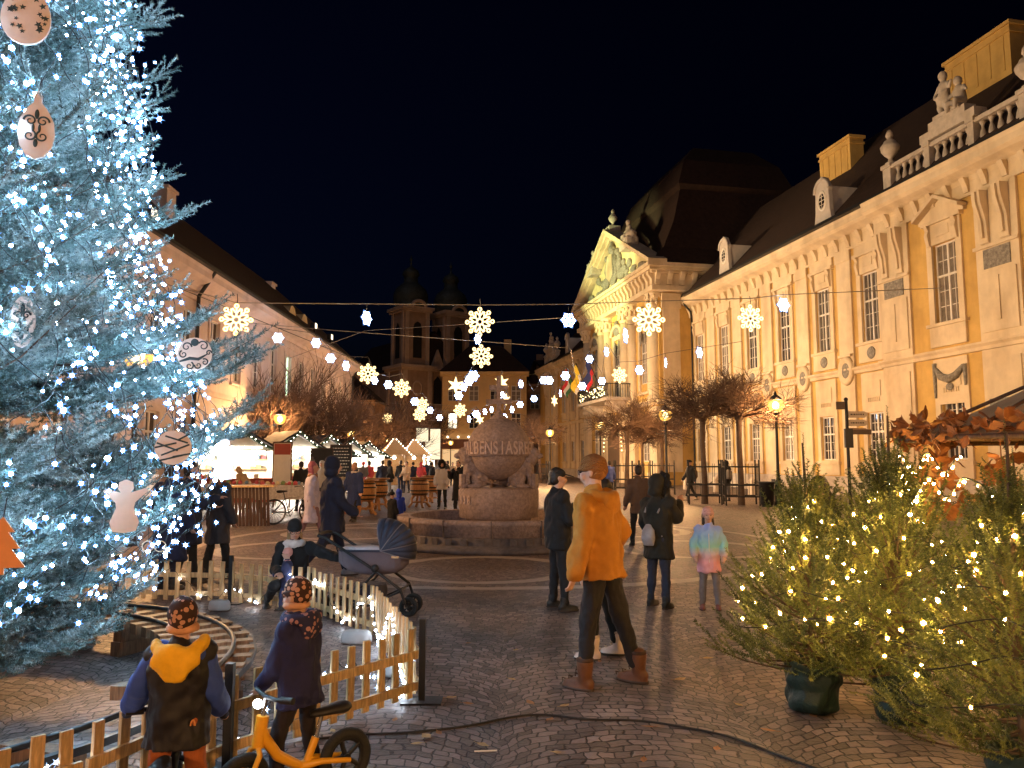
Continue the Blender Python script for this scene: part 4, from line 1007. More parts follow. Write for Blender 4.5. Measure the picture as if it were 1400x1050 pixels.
WB = mat('dark_wire', (.06, .055, .06), .5, .1, 3, 0)
wire('slack dark cable carrying the snowflake strand beside the pink house', along(8, 21, lambda o: o.location.y, ([Vector((-13.4, 30, 8.6))], [at(640, 566, 90)])), .016, m_=WB)
wire('dark cable of the snowflake strand sinking towards the globe', along(21, 29, lambda o: o.location.y, ([at(656, 418, 25)], [at(622, 566, 85)])), .012, m_=WB)
wire('dark cable with the cluster of lights before the ochre end house', along(29, 42, lambda o: o.location.x, ([at(606, 562, 68)], [at(738, 510, 62)])), .012, m_=WB)
wire('dark cable of the snowflake strand along the palace', along(42, 55, lambda o: o.location.x, ([at(722, 520, 60)], [PW(44, .4, 9.2)])), .014, m_=WB)
wire('thin wire low across the far end of the square', [Vector((-13.4, 62, 6.5)), at(600, 553, 70), PW(84, .4, 6.4)], .014)
# ------------------------------------------------------------------ market stalls
GARL = mat('garland_needles', (.02, .05, .025), .8, .4, 20, .3)
STW = mat('stall_white_board', (.72, .68, .60), .7, .06, 4, .1); RED = mat('red_board', (.35, .07, .05), .7, .1, 3, .1); ROOFB = mat('stall_roof_felt', (.03, .026, .032), .9, .3, 4, .3)
TUBE = glow('stall_tube', (1.0, .93, .80), 30); BULB = glow('garland_bulb', (1, .95, .82), 14)
stl = bpy.data.lights.new('stall', 'POINT'); stl.energy = 900; stl.color = (1.0, .88, .70); stl.shadow_soft_size = .25
GOODS = [mat('goods%d' % i, c, .6, .3, 12, .1) for i, c in enumerate([(.5, .2, .1), (.6, .5, .3), (.15, .25, .4), (.55, .1, .12), (.7, .65, .55), (.2, .3, .12)])]
def stall(x, y, rz, label, w=3.0, d=2.2, sg=1, power=True):
    """front faces local -y"""
    t = thing('market_stall', label, 'market stall', (x, y, 0), rz, 'gabled market stalls')
    h = 2.15; pk = 3.05; a = w/2
    b = MB(); b.box(-a, a, 1.0+d/2-.06-.0, d/2+1.0, .02, h); b.box(-a, -a+.06, -d/2+1, d/2+.94, .02, h); b.box(a-.06, a, -d/2+1, d/2+.94, .02, h); b.prism([(-a, h), (a, h), (0, pk-.05)], 1+d/2-.06, 1+d/2)
    b.build('wall', STW, t)
    b = MB(); b.box(-a+.07, a-.07, -d/2+1, -d/2+1.06, .02, .95); b.box(-a-.02, a+.02, -d/2+.7, -d/2+1.3, .95, 1.0); b.build('counter', RED if sg > 0 else PINE, t)
    b = MB()
    for s in (-1, 1):
        b.prism([(s*(a+.35), h-.24), (0, pk), (0, pk+.09), (s*(a+.35), h-.15)], -d/2+.55, d/2+1.1)
    b.build('roof', ROOFB, t)
    b = MB(); b.prism([(-a, h), (a, h), (0, pk-.06)], -d/2+1.0, -d/2+1.05); b.build('gable', STW, t)
    b = MB(); pts = [(-a-.35, -d/2+.5, h-.2), (-a*.5, -d/2+.5, (h+pk)/2-.15), (0, -d/2+.5, pk+.05), (a*.5, -d/2+.5, (h+pk)/2-.15), (a+.35, -d/2+.5, h-.2)]
    rnd = random.Random(int(x*100)); gp = []
    for i in range(4):
        for k in range(10): gp.append(Vector(pts[i]).lerp(Vector(pts[i+1]), k/10)+Vector((0, 0, -.05*math.sin(PI*k/10))))
    b.tube(gp, [.055+.02*rnd.random() for _ in gp], 6)
    for p in gp:
        for k in range(7):
            q = Vector((rnd.uniform(-1, 1), rnd.uniform(-1, .4), rnd.uniform(-1, 1)))*.13
            b.add([tuple(p), tuple(p+q+Vector((.02, 0, 0))), tuple(p+q-Vector((.0, 0, .03)))], [(0, 1, 2)])
    g_ = b.build('garland', GARL, t)
    b = MB()
    for p in gp[::2]: b.ball(tuple(p+Vector((rnd.uniform(-.05, .05), -.09, rnd.uniform(-.06, .06)))), .022, 6, 4)
    b.build('garland_bulbs', BULB, g_)
    if power:
        b = MB(); b.tube([(-a*.75, .5, 2.08), (a*.75, .5, 2.08)], .03, 8); b.tube([(-a*.6, -.2, 2.25), (a*.6, -.2, 2.25)], .03, 8); b.build('tube_light', TUBE, t)
        l = bpy.data.objects.new('stall_light', stl); COL.objects.link(l); l.parent = t; l.location = (0, .3, 1.85)
    for k in range(14):        # goods on the counter and shelves
        pass
    b = MB(); b.box(-a+.1, a-.1, .85+d/2-.3, .85+d/2, 1.35, 1.38); b.box(-a+.1, a-.1, .85+d/2-.3, .85+d/2, 1.75, 1.78); b.build('shelf', PINE, t)
    b = MB()
    for k in range(26):
        xx = rnd.uniform(-a+.2, a-.2); zz, yy = rnd.choice([(1.0, -d/2+1.1), (1.0, -d/2+.85), (1.38, .8+d/2-.12), (1.78, .8+d/2-.12)]); b.cm = rnd.randrange(6); s = rnd.uniform(.05, .11)
        if rnd.random() < .5: b.lathe([(s*.8, 0), (s, s*.3), (s, s*1.6), (s*.5, s*2), (s*.5, s*2.4), (0, s*2.4)], 8, (xx, yy, zz))
        else: b.box(xx-s, xx+s, yy-s*.8, yy+s*.8, zz+.002, zz+s*1.7)
    b.build('goods', GOODS, t)
    return t
FACE = R(60)
stall(-11.3, 31.5, R(28), 'brightest gabled stall nearest the spruce with a white lit gable', 3.4, 2.4)
stall(-10.3, 36.5, R(40), 'gabled stall second from the spruce with garlands and a chalked menu board', 3.2, 2.3)
stall(-10.2, 42.0, R(45), 'gabled stall third from the spruce, roof edge hung with bulbs', 3.2, 2.3, -1)
stall(-10.4, 48.5, R(50), 'gabled stall fourth from the spruce glowing blue white', 3.2, 2.3)
stall(-10.6, 55.5, R(40), 'small far gabled stall below the left end of the church', 3.2, 2.3, -1)
stall(-10.2, 63.0, R(25), 'small far gabled stall with a lit ridge in front of the church', 3.2, 2.3)
stall(-8.3, 69.0, R(10), 'small far gabled stall nearest the ochre end house', 3.0, 2.3, -1)
# boards standing by the stalls
def board(px, Y, w, h, z0, label, m_, rz=0, lines=0, hd=None):
    t = thing('menu_board', label, 'board', ((px-700)/1057*Y, Y, 0), rz)
    b = MB(); b.box(-w/2, w/2, 0, .04, z0, z0+h); b.build('panel', m_, t)
    b = MB(); b.box(-w/2-.04, w/2+.04, -.012, .06, z0+h, z0+h+.05); b.box(-w/2-.04, -w/2, -.012, .06, z0, z0+h); b.box(w/2, w/2+.04, -.012, .06, z0, z0+h); b.box(-w/2, -w/2+.05, .045, .095, 0, z0+h*.5); b.box(w/2-.05, w/2, .045, .095, 0, z0+h*.5); b.build('frame', DARKWOOD, t)
    if hd: b = MB(); b.box(-w/2+.02, w/2-.02, -.008, -.002, z0+h*.72, z0+h-.02); b.build('heading_band', hd, t)
    if lines:
        rnd = random.Random(5); b = MB()
        for r in range(lines):
            xx = -w/2+.06; z = z0+h-.1-(h-.16)*r/lines
            while xx < w/2-.15: q = rnd.uniform(.03, .12); b.box(xx, xx+q, -.008, -.003, z-.05, z-.015); xx += q+.035
        b.build('chalk_marks', STW, t)
board(386, 28.5, .62, 1.5, .85, 'red and white price board beside the brightest stall', STW, R(8), 0, RED)
board(466, 37, .95, 1.5, .95, 'white framed board covered with small dark squares beside the second gable', mat('chalkboard', (.03, .03, .03), .8, .2, 3, .1), R(5), 9)
board(440, 35.5, .95, 1.9, .35, 'tall plain black board between the two gabled stalls', MATS['chalkboard'], R(8))
# slatted standing table, counter table with cloth
def slat_table(px, Y, label):
    t = thing('bar_table', label, 'table', ((px-700)/1057*Y, Y, 0), R(10)); b = MB(); b.box(-.75, .75, -.4, .4, 1.0, 1.05); b.build('table_top', PINE, t)
    b = MB(); b.box(-.7, -.55, -.35, .35, 0, 1.0); b.build('side_panel', PINE, t)
    b = MB()
    for k in range(12): b.cbox((-.36+k*.088, -.3, .5), (.07, .03, 1.0), 0, 0, R(-3))
    b.build('slatted_front', wood('very_dark_wood', (.05, .022, .016)), t)
slat_table(338, 20.5, 'wooden bar table with a dark slatted front behind the girl by the spruce')
def cloth_table(px, Y, label, w=1.9, rz=0):
    t = thing('display_table', label, 'table', ((px-700)/1057*Y, Y, 0), rz); b = MB(); b.box(-w/2, w/2, -.4, .4, .86, .9); b.build('table_top', PINE, t)
    b = MB(); b.box(-w/2-.01, w/2+.01, -.43, -.41, .45, .9); b.box(-w/2-.01, w/2+.01, -.43, .41, .9, .91); b.build('cloth', mat('pale_cloth', (.45, .42, .42), .9, .35, 14, .1), t)
    for sx in (-1, 1):
        b = MB(); b.tube([(sx*(w/2-.1), -.3, 0), (sx*(w/2-.25), .3, .86)], .02, 6); b.tube([(sx*(w/2-.1), .3, 0), (sx*(w/2-.25), -.3, .86)], .02, 6); b.build('trestle', IRON, t)
    b = MB(); rnd = random.Random(3)
    for k in range(16): b.cm = rnd.randrange(6); s = rnd.uniform(.04, .08); b.lathe([(s, 0), (s*1.1, s), (s*.6, s*1.8), (0, s*1.9)], 8, (rnd.uniform(-w/2+.1, w/2-.1), rnd.uniform(-.3, .3), .911))
    b.build('goods', GOODS, t)
cloth_table(393, 25.5, 'trestle table with a hanging pale cloth behind the parked bicycle', 1.9, R(12))
cloth_table(318, 26.5, 'display table with a patterned cloth in front of the brightest stall', 2.2, R(6))
cloth_table(478, 33, 'low counter table with cups below the white board', 1.8, R(6))
BARREL = wood('barrel_wood', (.42, .20, .07))
def barrel(px, Y, label):
    t = thing('barrel_table', label, 'table', ((px-700)/1057*Y, Y, 0), random.random()*3, 'barrel tables on wooden legs')
    b = MB(); b.lathe([(.27, .42), (.33, .55), (.36, .74), (.33, .93), (.27, 1.06)], 20); bb = b.build('barrel', BARREL, t)
    b = MB()
    for z, r in ((.5, .315), (.62, .35), (.86, .35), (.98, .315)): b.lathe([(r, z-.02), (r+.012, z-.02), (r+.012, z+.02), (r, z+.02)], 20)
    b.build('hoops', IRON, bb)
    b = MB(); b.lathe([(0, 1.065), (.42, 1.065), (.42, 1.1), (0, 1.1)], 24); b.build('table_top', BARREL, t)
    for k in range(4):
        a = PI/4+k*PI/2; c, s = math.cos(a), math.sin(a); b = MB(); b.tube([(c*.2, s*.2, .46), (c*.3, s*.3, .3), (c*.28, s*.28, .16), (c*.42, s*.42, .01)], [.05, .055, .045, .05], 6); b.build('leg', BARREL, t)
    b = MB(); b.ring((0, 0, .2), .26, .025, 'Z', 16, 6); b.build('leg_ring', BARREL, t)
barrel(517, 27.0, 'barrel table on curved legs nearest the left stalls, behind the woman in blue'); barrel(574, 28.5, 'barrel table left of the globe with nobody in front of it'); barrel(590, 32, 'barrel table partly hidden behind another barrel left of the globe'); barrel(500, 24.6, 'barrel table half hidden behind the woman in the dark blue coat')
# small pyramid roofed kiosks and lit signs at the far end
for i, (px, Y, lb) in enumerate([(539, 58, 'small kiosk with a pointed lit roof between the crowd and the church'), (566, 60, 'small kiosk with a pointed roof left of the tall lit signs')]):
    t = thing('kiosk', lb, 'kiosk', ((px-700)/1057*Y, Y, 0), .3); b = MB()
    for sx in (-1, 1):
        for sy in (-1, 1): b.box(sx*.8-.05, sx*.8+.05, sy*.8-.05, sy*.8+.05, 0, 2.2)
    b.box(-.85, .85, -.85, -.8, 0, 1.0); b.box(-.85, .85, .8, .85, 0, 2.2); b.build('frame', PINE, t)
    b = MB(); b.add([(-1.1, -1.1, 2.2), (1.1, -1.1, 2.2), (1.1, 1.1, 2.2), (-1.1, 1.1, 2.2), (0, 0, 3.5)], [(0, 1, 4), (1, 2, 4), (2, 3, 4), (3, 0, 4), (3, 2, 1, 0)]); b.build('roof', PINE, t)
    b = MB()
    for sx in (-1, 1):
        for k in range(8): b.ball((sx*1.1*(1-k/8), -1.12*(1-k/8), 2.22+1.3*k/8), .035, 6, 4)
    b.build('bulbs', BULB, t)
    b = MB(); b.ball((0, 0, 2.0), .12, 8, 6); b.build('lamp', TUBE, t)
for i, (px, Y, w, z0, h, lb) in enumerate([(577, 66, 1.0, 3.4, 1.15, 'square white lit sign box above the crowd before the church'), (594, 66, .85, 1.9, 2.6, 'tall narrow white lit banner above the crowd, left of the end house'), (586, 66, .8, 2.2, 1.3, 'white lit panel between the two other lit signs')]):
    t = thing('lit_sign', lb, 'sign', ((px-700)/1057*Y, Y+i*.5, 0)); b = MB(); b.box(-w/2, w/2, -.1, .1, z0, z0+h); b.build('lit_box', glow('sign_glow', (1, .84, .55), 1.25), t)
    b = MB(); b.tube([(0, .16, 0), (0, .16, z0+h)], .05, 6); b.box(-w/2-.04, w/2+.04, -.06, .08, z0+h, z0+h+.05); b.box(-w/2-.04, w/2+.04, -.06, .08, z0-.05, z0); b.build('post', IRON, t)
# ------------------------------------------------------------------ litter bin, chain posts, signpost
t = thing('litter_bin', 'black litter bin at the foot of the lit street lamp', 'bin', (9.52, 29.0, 0)); b = MB(); b.lathe([(.2, .0), (.2, .05), (.25, .1), (.28, .85), (.3, .87), (.3, .93), (.26, .93), (.24, .3), (0, .3)], 14); b.build('bin_body', IRON, t); b = MB(); b.ring((0, 0, .8), .285, .012, 'Z', 16, 5); b.ring((0, 0, .2), .262, .012, 'Z', 16, 5); b.build('bin_band', IRON, t)
def bollard(p, label, wood_=False):
    t = thing('bollard', label, 'bollard', p, R(11), 'pointed stone posts carrying the chain'); b = MB(); b.box(-.19, .19, -.19, .19, 0, .72); b.add([(-.19, -.19, .72), (.19, -.19, .72), (.19, .19, .72), (-.19, .19, .72), (0, 0, .98)], [(0, 1, 4), (1, 2, 4), (2, 3, 4), (3, 0, 4)]); b.build('post', STONE, t)
    b = MB(); b.ring((0, -.2, .62), .05, .012, 'Y', 10, 5); b.build('chain_ring', IRON, t)
posts = [PW(s, 4.3, 0) for s in (20.5, 25.3, 30.1)]+[PW(s, 4.2, 0) for s in (36.2, 40.2, 44.2)]
for p, lb in zip(posts, ('rightmost pointed stone post behind the parasol', 'pointed stone post between the parasol and the hooded person', 'pointed stone post seen right of the street lamp above the small firs', 'pointed stone post left of the street lamp', 'pointed stone post by the tree guards', 'pointed stone post at the far end of the chain')): bollard(p, lb)
for i in range(5):
    a, c = posts[i]+Vector((0, 0, .8)), posts[i+1]+Vector((0, 0, .8)); b = MB(); n = 44
    pts = [a.lerp(c, k/n)-Vector((0, 0, .5*4*(k/n)*(1-k/n))) for k in range(n+1)]
    for k in range(n):
        m_ = (pts[k]+pts[k+1])/2; d = (pts[k+1]-pts[k]); u = d.normalized(); w = Vector((0, 0, 1)) if k % 2 else u.cross(Vector((0, 0, 1))).normalized(); w = (w-u*w.dot(u)).normalized()
        q = [m_+u*d.length*.66*math.cos(t)+w*.035*math.sin(t) for t in [2*PI*j/8 for j in range(8)]]
        b.tube(q, .012, 4, closed=True)
    tag(b.build('chain', IRON), ('chain hanging between the posts behind the parasol', 'sagging chain right of the hooded person behind the firs', 'sagging chain between the signpost and the street lamp', 'sagging chain left of the street lamp behind the bin', 'sagging chain beside the tree guards')[i], 'chain')
SY = 21.5; sx = (1160-700)/1057*SY
t = thing('signpost', 'dark pole with direction signs and a hanging box in front of the palace windows', 'signpost', (sx, SY, 0), 0)
b = MB(); b.tube([(0, 0, 0), (0, 0, 3.38)], .045, 10); b.ball((0, 0, 3.4), .06, 10, 8); b.build('pole', IRON, t)
DKB = mat('brown_sign', (.10, .06, .04), .5, .2, 5, .1); LTS = mat('pale_sign', (.62, .52, .40), .5, .08, 5, .05)
b = MB(); b.box(-.28, -.03, -.02, .02, 3.12, 3.34); b.build('sign_board', DKB, t)
for k in range(3):
    z = 2.98-k*.235; b = MB(); b.prism([(.05, z-.09), (.5, z-.09), (.57, z-.03), (.57, z+.03), (.5, z+.09), (.05, z+.09)], -.02, .02); o = b.build('sign_board', LTS if k < 2 else mat('tan_sign', (.4, .25, .14), .5, .1, 5, .05), t)
    b = MB(); rnd = random.Random(k); q = .1
    while q < .44: e = rnd.uniform(.02, .07); b.box(q, q+e, -.025, -.021, z-.02, z+.02); q += e+.02
    b.build('lettering', DKB, o)
b = MB(); b.box(.06, .66, -.03, .03, 2.42, 2.56); b.build('sign_board', DKB, t)
b = MB(); b.box(-.12, .1, -.14, -.05, 2.05, 2.58); b.build('hanging_box', IRON, t)
# ------------------------------------------------------------------ flags on the balcony
def flag(s, ang, cols, label, L=3.2):
    p = PW(s, 4.9, 7.3); t = thing('flag', label, 'flag', p, PA, 'flags on the palace balcony')
    tip = Vector((math.sin(ang)*.5, 1.1, L*.8)); b = MB(); b.tube([(0, 0, 0), tuple(tip)], .035, 6); b.ball(tuple(tip), .07, 8, 6); b.build('flagpole', IRON, t)
    b = MB(); n, m_ = 12, 9; V = []; F = []
    for i in range(n+1):
        for j in range(m_+1):
            u, v = i/n, j/m_; q = tip*(1-u*.45)
            V.append((q.x+v*.55+.1*math.sin(v*8+u*3), q.y+.12*math.sin(v*9)+v*.25, q.z-v*(2.0-.5*u)))
    for i in range(n):
        for j in range(m_): b.cm = min(2, int(3*i/n)); b.add([V[i*(m_+1)+j], V[i*(m_+1)+j+1], V[(i+1)*(m_+1)+j+1], V[(i+1)*(m_+1)+j]], [(0, 1, 2, 3)], True)
    b.build('flag_cloth', cols, t)
fl = lambda n, c: mat(n, c, .8, .1, 4, .1)
flag(64.6, .5, [fl('flag_red', (.5, .03, .04)), fl('flag_white', (.6, .55, .5)), fl('flag_green', (.05, .14, .06))], 'red white and green flag drooping from the balcony')
flag(61.8, .2, [fl('flag_yellow', (.6, .42, .03)), fl('flag_yellow', (.6, .42, .03)), fl('flag_white', (.6, .55, .5))], 'yellow and white flag drooping from the balcony')
flag(58.6, -.3, [fl('flag_blue', (.02, .03, .12)), fl('flag_blue', (.02, .03, .12)), fl('flag_red', (.5, .03, .04))], 'dark blue and red flag spread above the balcony railing')
# lights in the greenery on the balcony and portal
b = MB(); rnd = random.Random(8); P = []
for k in range(60):
    a = rnd.uniform(-3.4, 3.4); P.append((BC+a, BY+2.36, 6.9+.8*rnd.random()))
for k in range(24):
    tt = PI*k/23; P.append((BC+2.3*math.cos(tt), BY+.62, 2.6+2.6*math.sin(tt)))
pg = thing('balcony_garland', 'greenery with warm fairy lights wound over the palace balcony railing and round the portal', 'garland', (23.56, 4.77, 0), PA)
for p in P: b.ball(p, .05, 6, 4)
b.build('bulbs', glow('garland_warm', (1, .8, .4), 7), pg); b = MB()
for p in P:
    for k in range(14):
        q = Vector(p)+Vector((rnd.uniform(-.3, .3), rnd.uniform(-.14, 0), rnd.uniform(-.25, .25))); e = Vector((rnd.uniform(-1, 1), rnd.uniform(-.5, .5), rnd.uniform(-1, 1)))*.12
        b.add([tuple(q), tuple(q+e), tuple(q+e*.5+Vector((.03, .02, .03)))], [(0, 1, 2)])
b.build('greenery', GARL, pg)
# ------------------------------------------------------------------ needles
def needle_mat(name, cols, tr=.25):
    m = bpy.data.materials.new(name); m.use_nodes = True; n = m.node_tree.nodes; l = m.node_tree.links; b = n['Principled BSDF']
    g_ = n.new('ShaderNodeNewGeometry'); nz = n.new('ShaderNodeTexNoise'); nz.inputs['Scale'].default_value = 3.2; nz.inputs['Detail'].default_value = 4
    tc = n.new('ShaderNodeTexCoord'); l.new(tc.outputs['Object'], nz.inputs['Vector'])
    a = n.new('ShaderNodeMath'); a.operation = 'MULTIPLY_ADD'; a.inputs[1].default_value = .16; l.new(g_.outputs['Random Per Island'], a.inputs[0]); at_ = n.new('ShaderNodeAttribute'); at_.attribute_name = 'clump'; a2 = n.new('ShaderNodeMath'); a2.operation = 'MULTIPLY_ADD'; a2.inputs[1].default_value = .38; l.new(at_.outputs['Fac'], a2.inputs[0]); l.new(nz.outputs['Fac'], a2.inputs[2]); l.new(a2.outputs[0], a.inputs[2])
    cr = n.new('ShaderNodeValToRGB'); l.new(a.outputs[0], cr.inputs[0]); e = cr.color_ramp.elements
    e[0].position = .48; e[0].color = cols[0]+(1,); e[1].position = 1.0; e[1].color = cols[2]+(1,); k = e.new(.74); k.color = cols[1]+(1,)
    l.new(cr.outputs[0], b.inputs['Base Color']); b.inputs['Roughness'].default_value = .5; b.inputs['Specular IOR Level'].default_value = .4
    return m
BLUE = needle_mat('blue_spruce_needles', ((.014, .034, .033), (.088, .150, .152), (.29, .365, .375)))
FIR = needle_mat('fir_needles', ((.014, .024, .005), (.07, .092, .018), (.20, .205, .045)))
def twig_template(n, nl, w, seed, lean=.6, flat=1.0):
    rs = np.random.RandomState(seed); V = []; F = []
    k = 4; x = np.linspace(0, 1, k)
    for i in range(n):
        t = (i+.5)/n; a = rs.uniform(0, 2*np.pi); L = nl*(rs.uniform(.75, 1.1))*(1-.25*t)
        dx = lean*rs.uniform(.7, 1.3); d = np.array([dx, np.cos(a), np.sin(a)*flat]); d /= np.linalg.norm(d)
        p = np.array([t, 0, 0]); q = p+d*L; s = np.cross(d, rs.normal(size=3)); s /= np.linalg.norm(s)
        b = len(V); V += [p-s*w/2, p+s*w/2, q]; F.append((b, b+1, b+2))
    b = len(V); s = .008                                     # the stem, a thin three sided spike
    V += [np.array([0, s, 0]), np.array([0, -s*.5, s*.9]), np.array([0, -s*.5, -s*.9]), np.array([1.0, 0, 0])]; F += [(b, b+1, b+3), (b+1, b+2, b+3), (b+2, b, b+3)]
    return np.array(V, np.float32), np.array(F, np.int32)
def instance(tpls, O, D, S, seed=0):
    rs = np.random.RandomState(seed); O = np.asarray(O, np.float32); D = np.asarray(D, np.float32); S = np.asarray(S, np.float32)
    D = D/np.linalg.norm(D, axis=1, keepdims=True); r = rs.normal(size=D.shape); N = np.cross(D, r); N /= np.linalg.norm(N, axis=1, keepdims=True); B = np.cross(D, N)
    pick = rs.randint(0, len(tpls), len(O)); Vs = []; Fs = []; Cs = []; off = 0
    for k, (tv, tf) in enumerate(tpls):
        ix = np.where(pick == k)[0]
        if not len(ix): continue
        v = O[ix][:, None, :] + S[ix][:, None, None]*(tv[None, :, 0:1]*D[ix][:, None, :] + tv[None, :, 1:2]*N[ix][:, None, :] + tv[None, :, 2:3]*B[ix][:, None, :])
        f = tf[None] + (np.arange(len(ix))*len(tv))[:, None, None] + off
        Cs.append(np.repeat(rs.rand(len(ix)), len(tv))); Vs.append(v.reshape(-1, 3)); Fs.append(f.reshape(-1, 3)); off += len(ix)*len(tv)
    return np.concatenate(Vs), np.concatenate(Fs), np.concatenate(Cs)
# ------------------------------------------------------------------ the big blue spruce
TX, TY = -4.5, 5.2
PROF = [(0.0, .9), (.3, 1.35), (.6, 1.7), (.9, 1.95), (1.3, 2.3), (1.8, 2.5), (2.2, 2.32), (2.8, 2.02), (3.3, 1.84), (3.8, 1.80), (4.3, 1.76), (4.8, 1.62), (6, 1.4), (8, .8), (10, .1)]
def rad_at(z): return float(np.interp(z, [p[0] for p in PROF], [p[1] for p in PROF]))
rs = np.random.RandomState(12)
O = []; D = []; S = []; bw = MB(); tipz = []
nb = 600; ga = 2.39996
for i in range(nb):
    f = i/nb; z0 = .5+9.2*(f**1.12)
    if i % 5 < 3: z0 = .52+.40*round((z0-.52)/.40)+rs.uniform(-.07, .07)
    az = i*ga + rs.uniform(-.2, .2)
    L = rad_at(z0*.98-.05)*(rs.uniform(.84, 1.12)+.30*mnoise.noise((math.cos(az)*2.2, math.sin(az)*2.2, z0*1.1)))
    if rs.rand() < .10: L *= 1.12
    L = min(L, rad_at(z0)*1.13)
    aa = (az+PI) % (2*PI)-PI
    facing = -2.0 < aa < 1.3
    dens = 1.0 if (facing and z0 < 5.6) else .4
    if facing and z0 < 2.5: dens = 1.35
    dr = np.array([math.cos(az), math.sin(az), 0]); sd = np.array([-math.sin(az), math.cos(az), 0])
    droop = .30 if z0 < 2 else .18
    up = rs.uniform(.15, .36)
    def axis(t): return np.array([0, 0, z0+.12]) + dr*L*t + np.array([0, 0, 1])*L*(-droop*t*1.2+(up+droop*.4)*t*t*t) + sd*L*.05*math.sin(3*t+i)
    bw.tube([tuple(axis(t)) for t in np.linspace(0, 1, 7)], [max(.003, .024*(1-t*.93)*L/2.3) for t in np.linspace(0, 1, 7)], 5, caps=False)
    t = .20 if facing else .45; k = 0
    while t < .985:
        p = axis(t); fw = axis(min(1, t+.02))-axis(t-.02); fw /= np.linalg.norm(fw)
        s = 1 if k % 2 else -1; k += 1
        ll = min(.52, .10+.75*(1-t))*rs.uniform(.75, 1.15)*min(1, L/1.6)
        el = rs.uniform(-.1, .38); an = rs.uniform(.7, 1.0)
        d = fw*math.cos(an)+sd*s*math.sin(an); d = d+np.array([0, 0, el]); d /= np.linalg.norm(d); q = 0.03
        side = np.cross(d, [0, 0, 1.0]); side /= np.linalg.norm(side)+1e-9; j = 0
        while q < ll:
            ts = 1 if j % 2 else -1; j += 1; tl = rs.uniform(.11, .17)*(1.08-.3*q/ll)
            dd = d*.72+side*ts*.65+np.array([0, 0, rs.uniform(-.05, .35)])
            O.append(p+d*q+np.array([0, 0, -.25*q*q])); D.append(dd); S.append(tl); q += rs.uniform(.034, .05)/dens
        O.append(p+d*ll*.92); D.append(d+np.array([0, 0, .1])); S.append(.15)
        O.append(p); D.append(fw*.6+np.array([0, 0, .8])+sd*s*.3); S.append(.11)
        t += rs.uniform(.05, .07)/L/dens
    for q in (.86, .94, 1.0):
        p = axis(q); fw = axis(q)-axis(q-.06); O.append(p); D.append(fw+.02*rs.normal(size=3)); S.append(.17)
tpl = [twig_template(44, .20, .050, s) for s in (1, 2, 3)]
V_, F_, C_ = instance(tpl, O, D, S, 3)
spruce = thing('spruce_tree', 'huge frosty blue spruce christmas tree covered in white lights and wooden ornaments', 'tree', (TX, TY, 0))
link('needles', raw_mesh('needles', V_, F_, BLUE, C_), spruce)
bw.build('branches', BARK, spruce)
b = MB(); b.tube([(0, 0, 0), (0, 0, 2), (0, 0, 5), (0, 0, 9.8)], [.22, .2, .14, .02], 12); b.build('trunk', BARK, spruce)
print('spruce twigs', len(O), 'faces', len(F_))
# ------------------------------------------------------------------ fairy lights: a cable and its bulbs
def glare_bulb(r, core):
    b = MB(); b.ball((0, 0, 0), core, 8, 6); b.cm = 1  # second material: spikes imitating a bulb's star of glare
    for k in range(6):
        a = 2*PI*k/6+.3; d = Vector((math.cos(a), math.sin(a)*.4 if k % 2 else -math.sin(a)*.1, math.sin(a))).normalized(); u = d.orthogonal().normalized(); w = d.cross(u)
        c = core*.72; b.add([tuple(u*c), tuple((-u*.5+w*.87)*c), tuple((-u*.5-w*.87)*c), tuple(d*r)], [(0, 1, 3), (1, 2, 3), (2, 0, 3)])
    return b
bulbm = {'w': glare_bulb(.034, .0115).mesh('bulb', [LEDW, RAYW]), 'p': glare_bulb(.026, .0095).mesh('bulb', [LEDWW, RAYP]), 'y': glare_bulb(.026, .0095).mesh('bulb', [LEDY, RAYY])}
def light_string(label, pts, bulbs, kind, cat='fairy lights', group=None, cable=IRON, r=.0032):
    o = thing('fairy_lights', label, cat, pts[0], 0, group); o0 = Vector(pts[0]); b = MB(); 
    q = [Vector(p)-o0 for p in pts]; sm = []
    for i in range(len(q)-1):
        a0, a1, a2, a3 = q[max(0, i-1)], q[i], q[i+1], q[min(len(q)-1, i+2)]
        for u in (0, .33, .67): sm.append(.5*(2*a1+(a2-a0)*u+(2*a0-5*a1+4*a2-a3)*u*u+(3*a1-a0-3*a2+a3)*u**3))
    b.tube(sm, r, 4); b.build('cable', cable, o)
    for p in bulbs:
        s = random.choice((.6, .8, 1, 1, 1.25))*random.uniform(.85, 1.1); link('bulb', bulbm[kind], o, Vector(p)-o0, (random.uniform(-.3, .3), random.uniform(-.4, .4), random.uniform(0, 6)), (s, s, s))
    return o
random.seed(5)
azs = [60-6.0*k for k in range(9)]+[8-3.6*k for k in range(16)]+[-90, -120, -150, 180, 150, 120, 90]
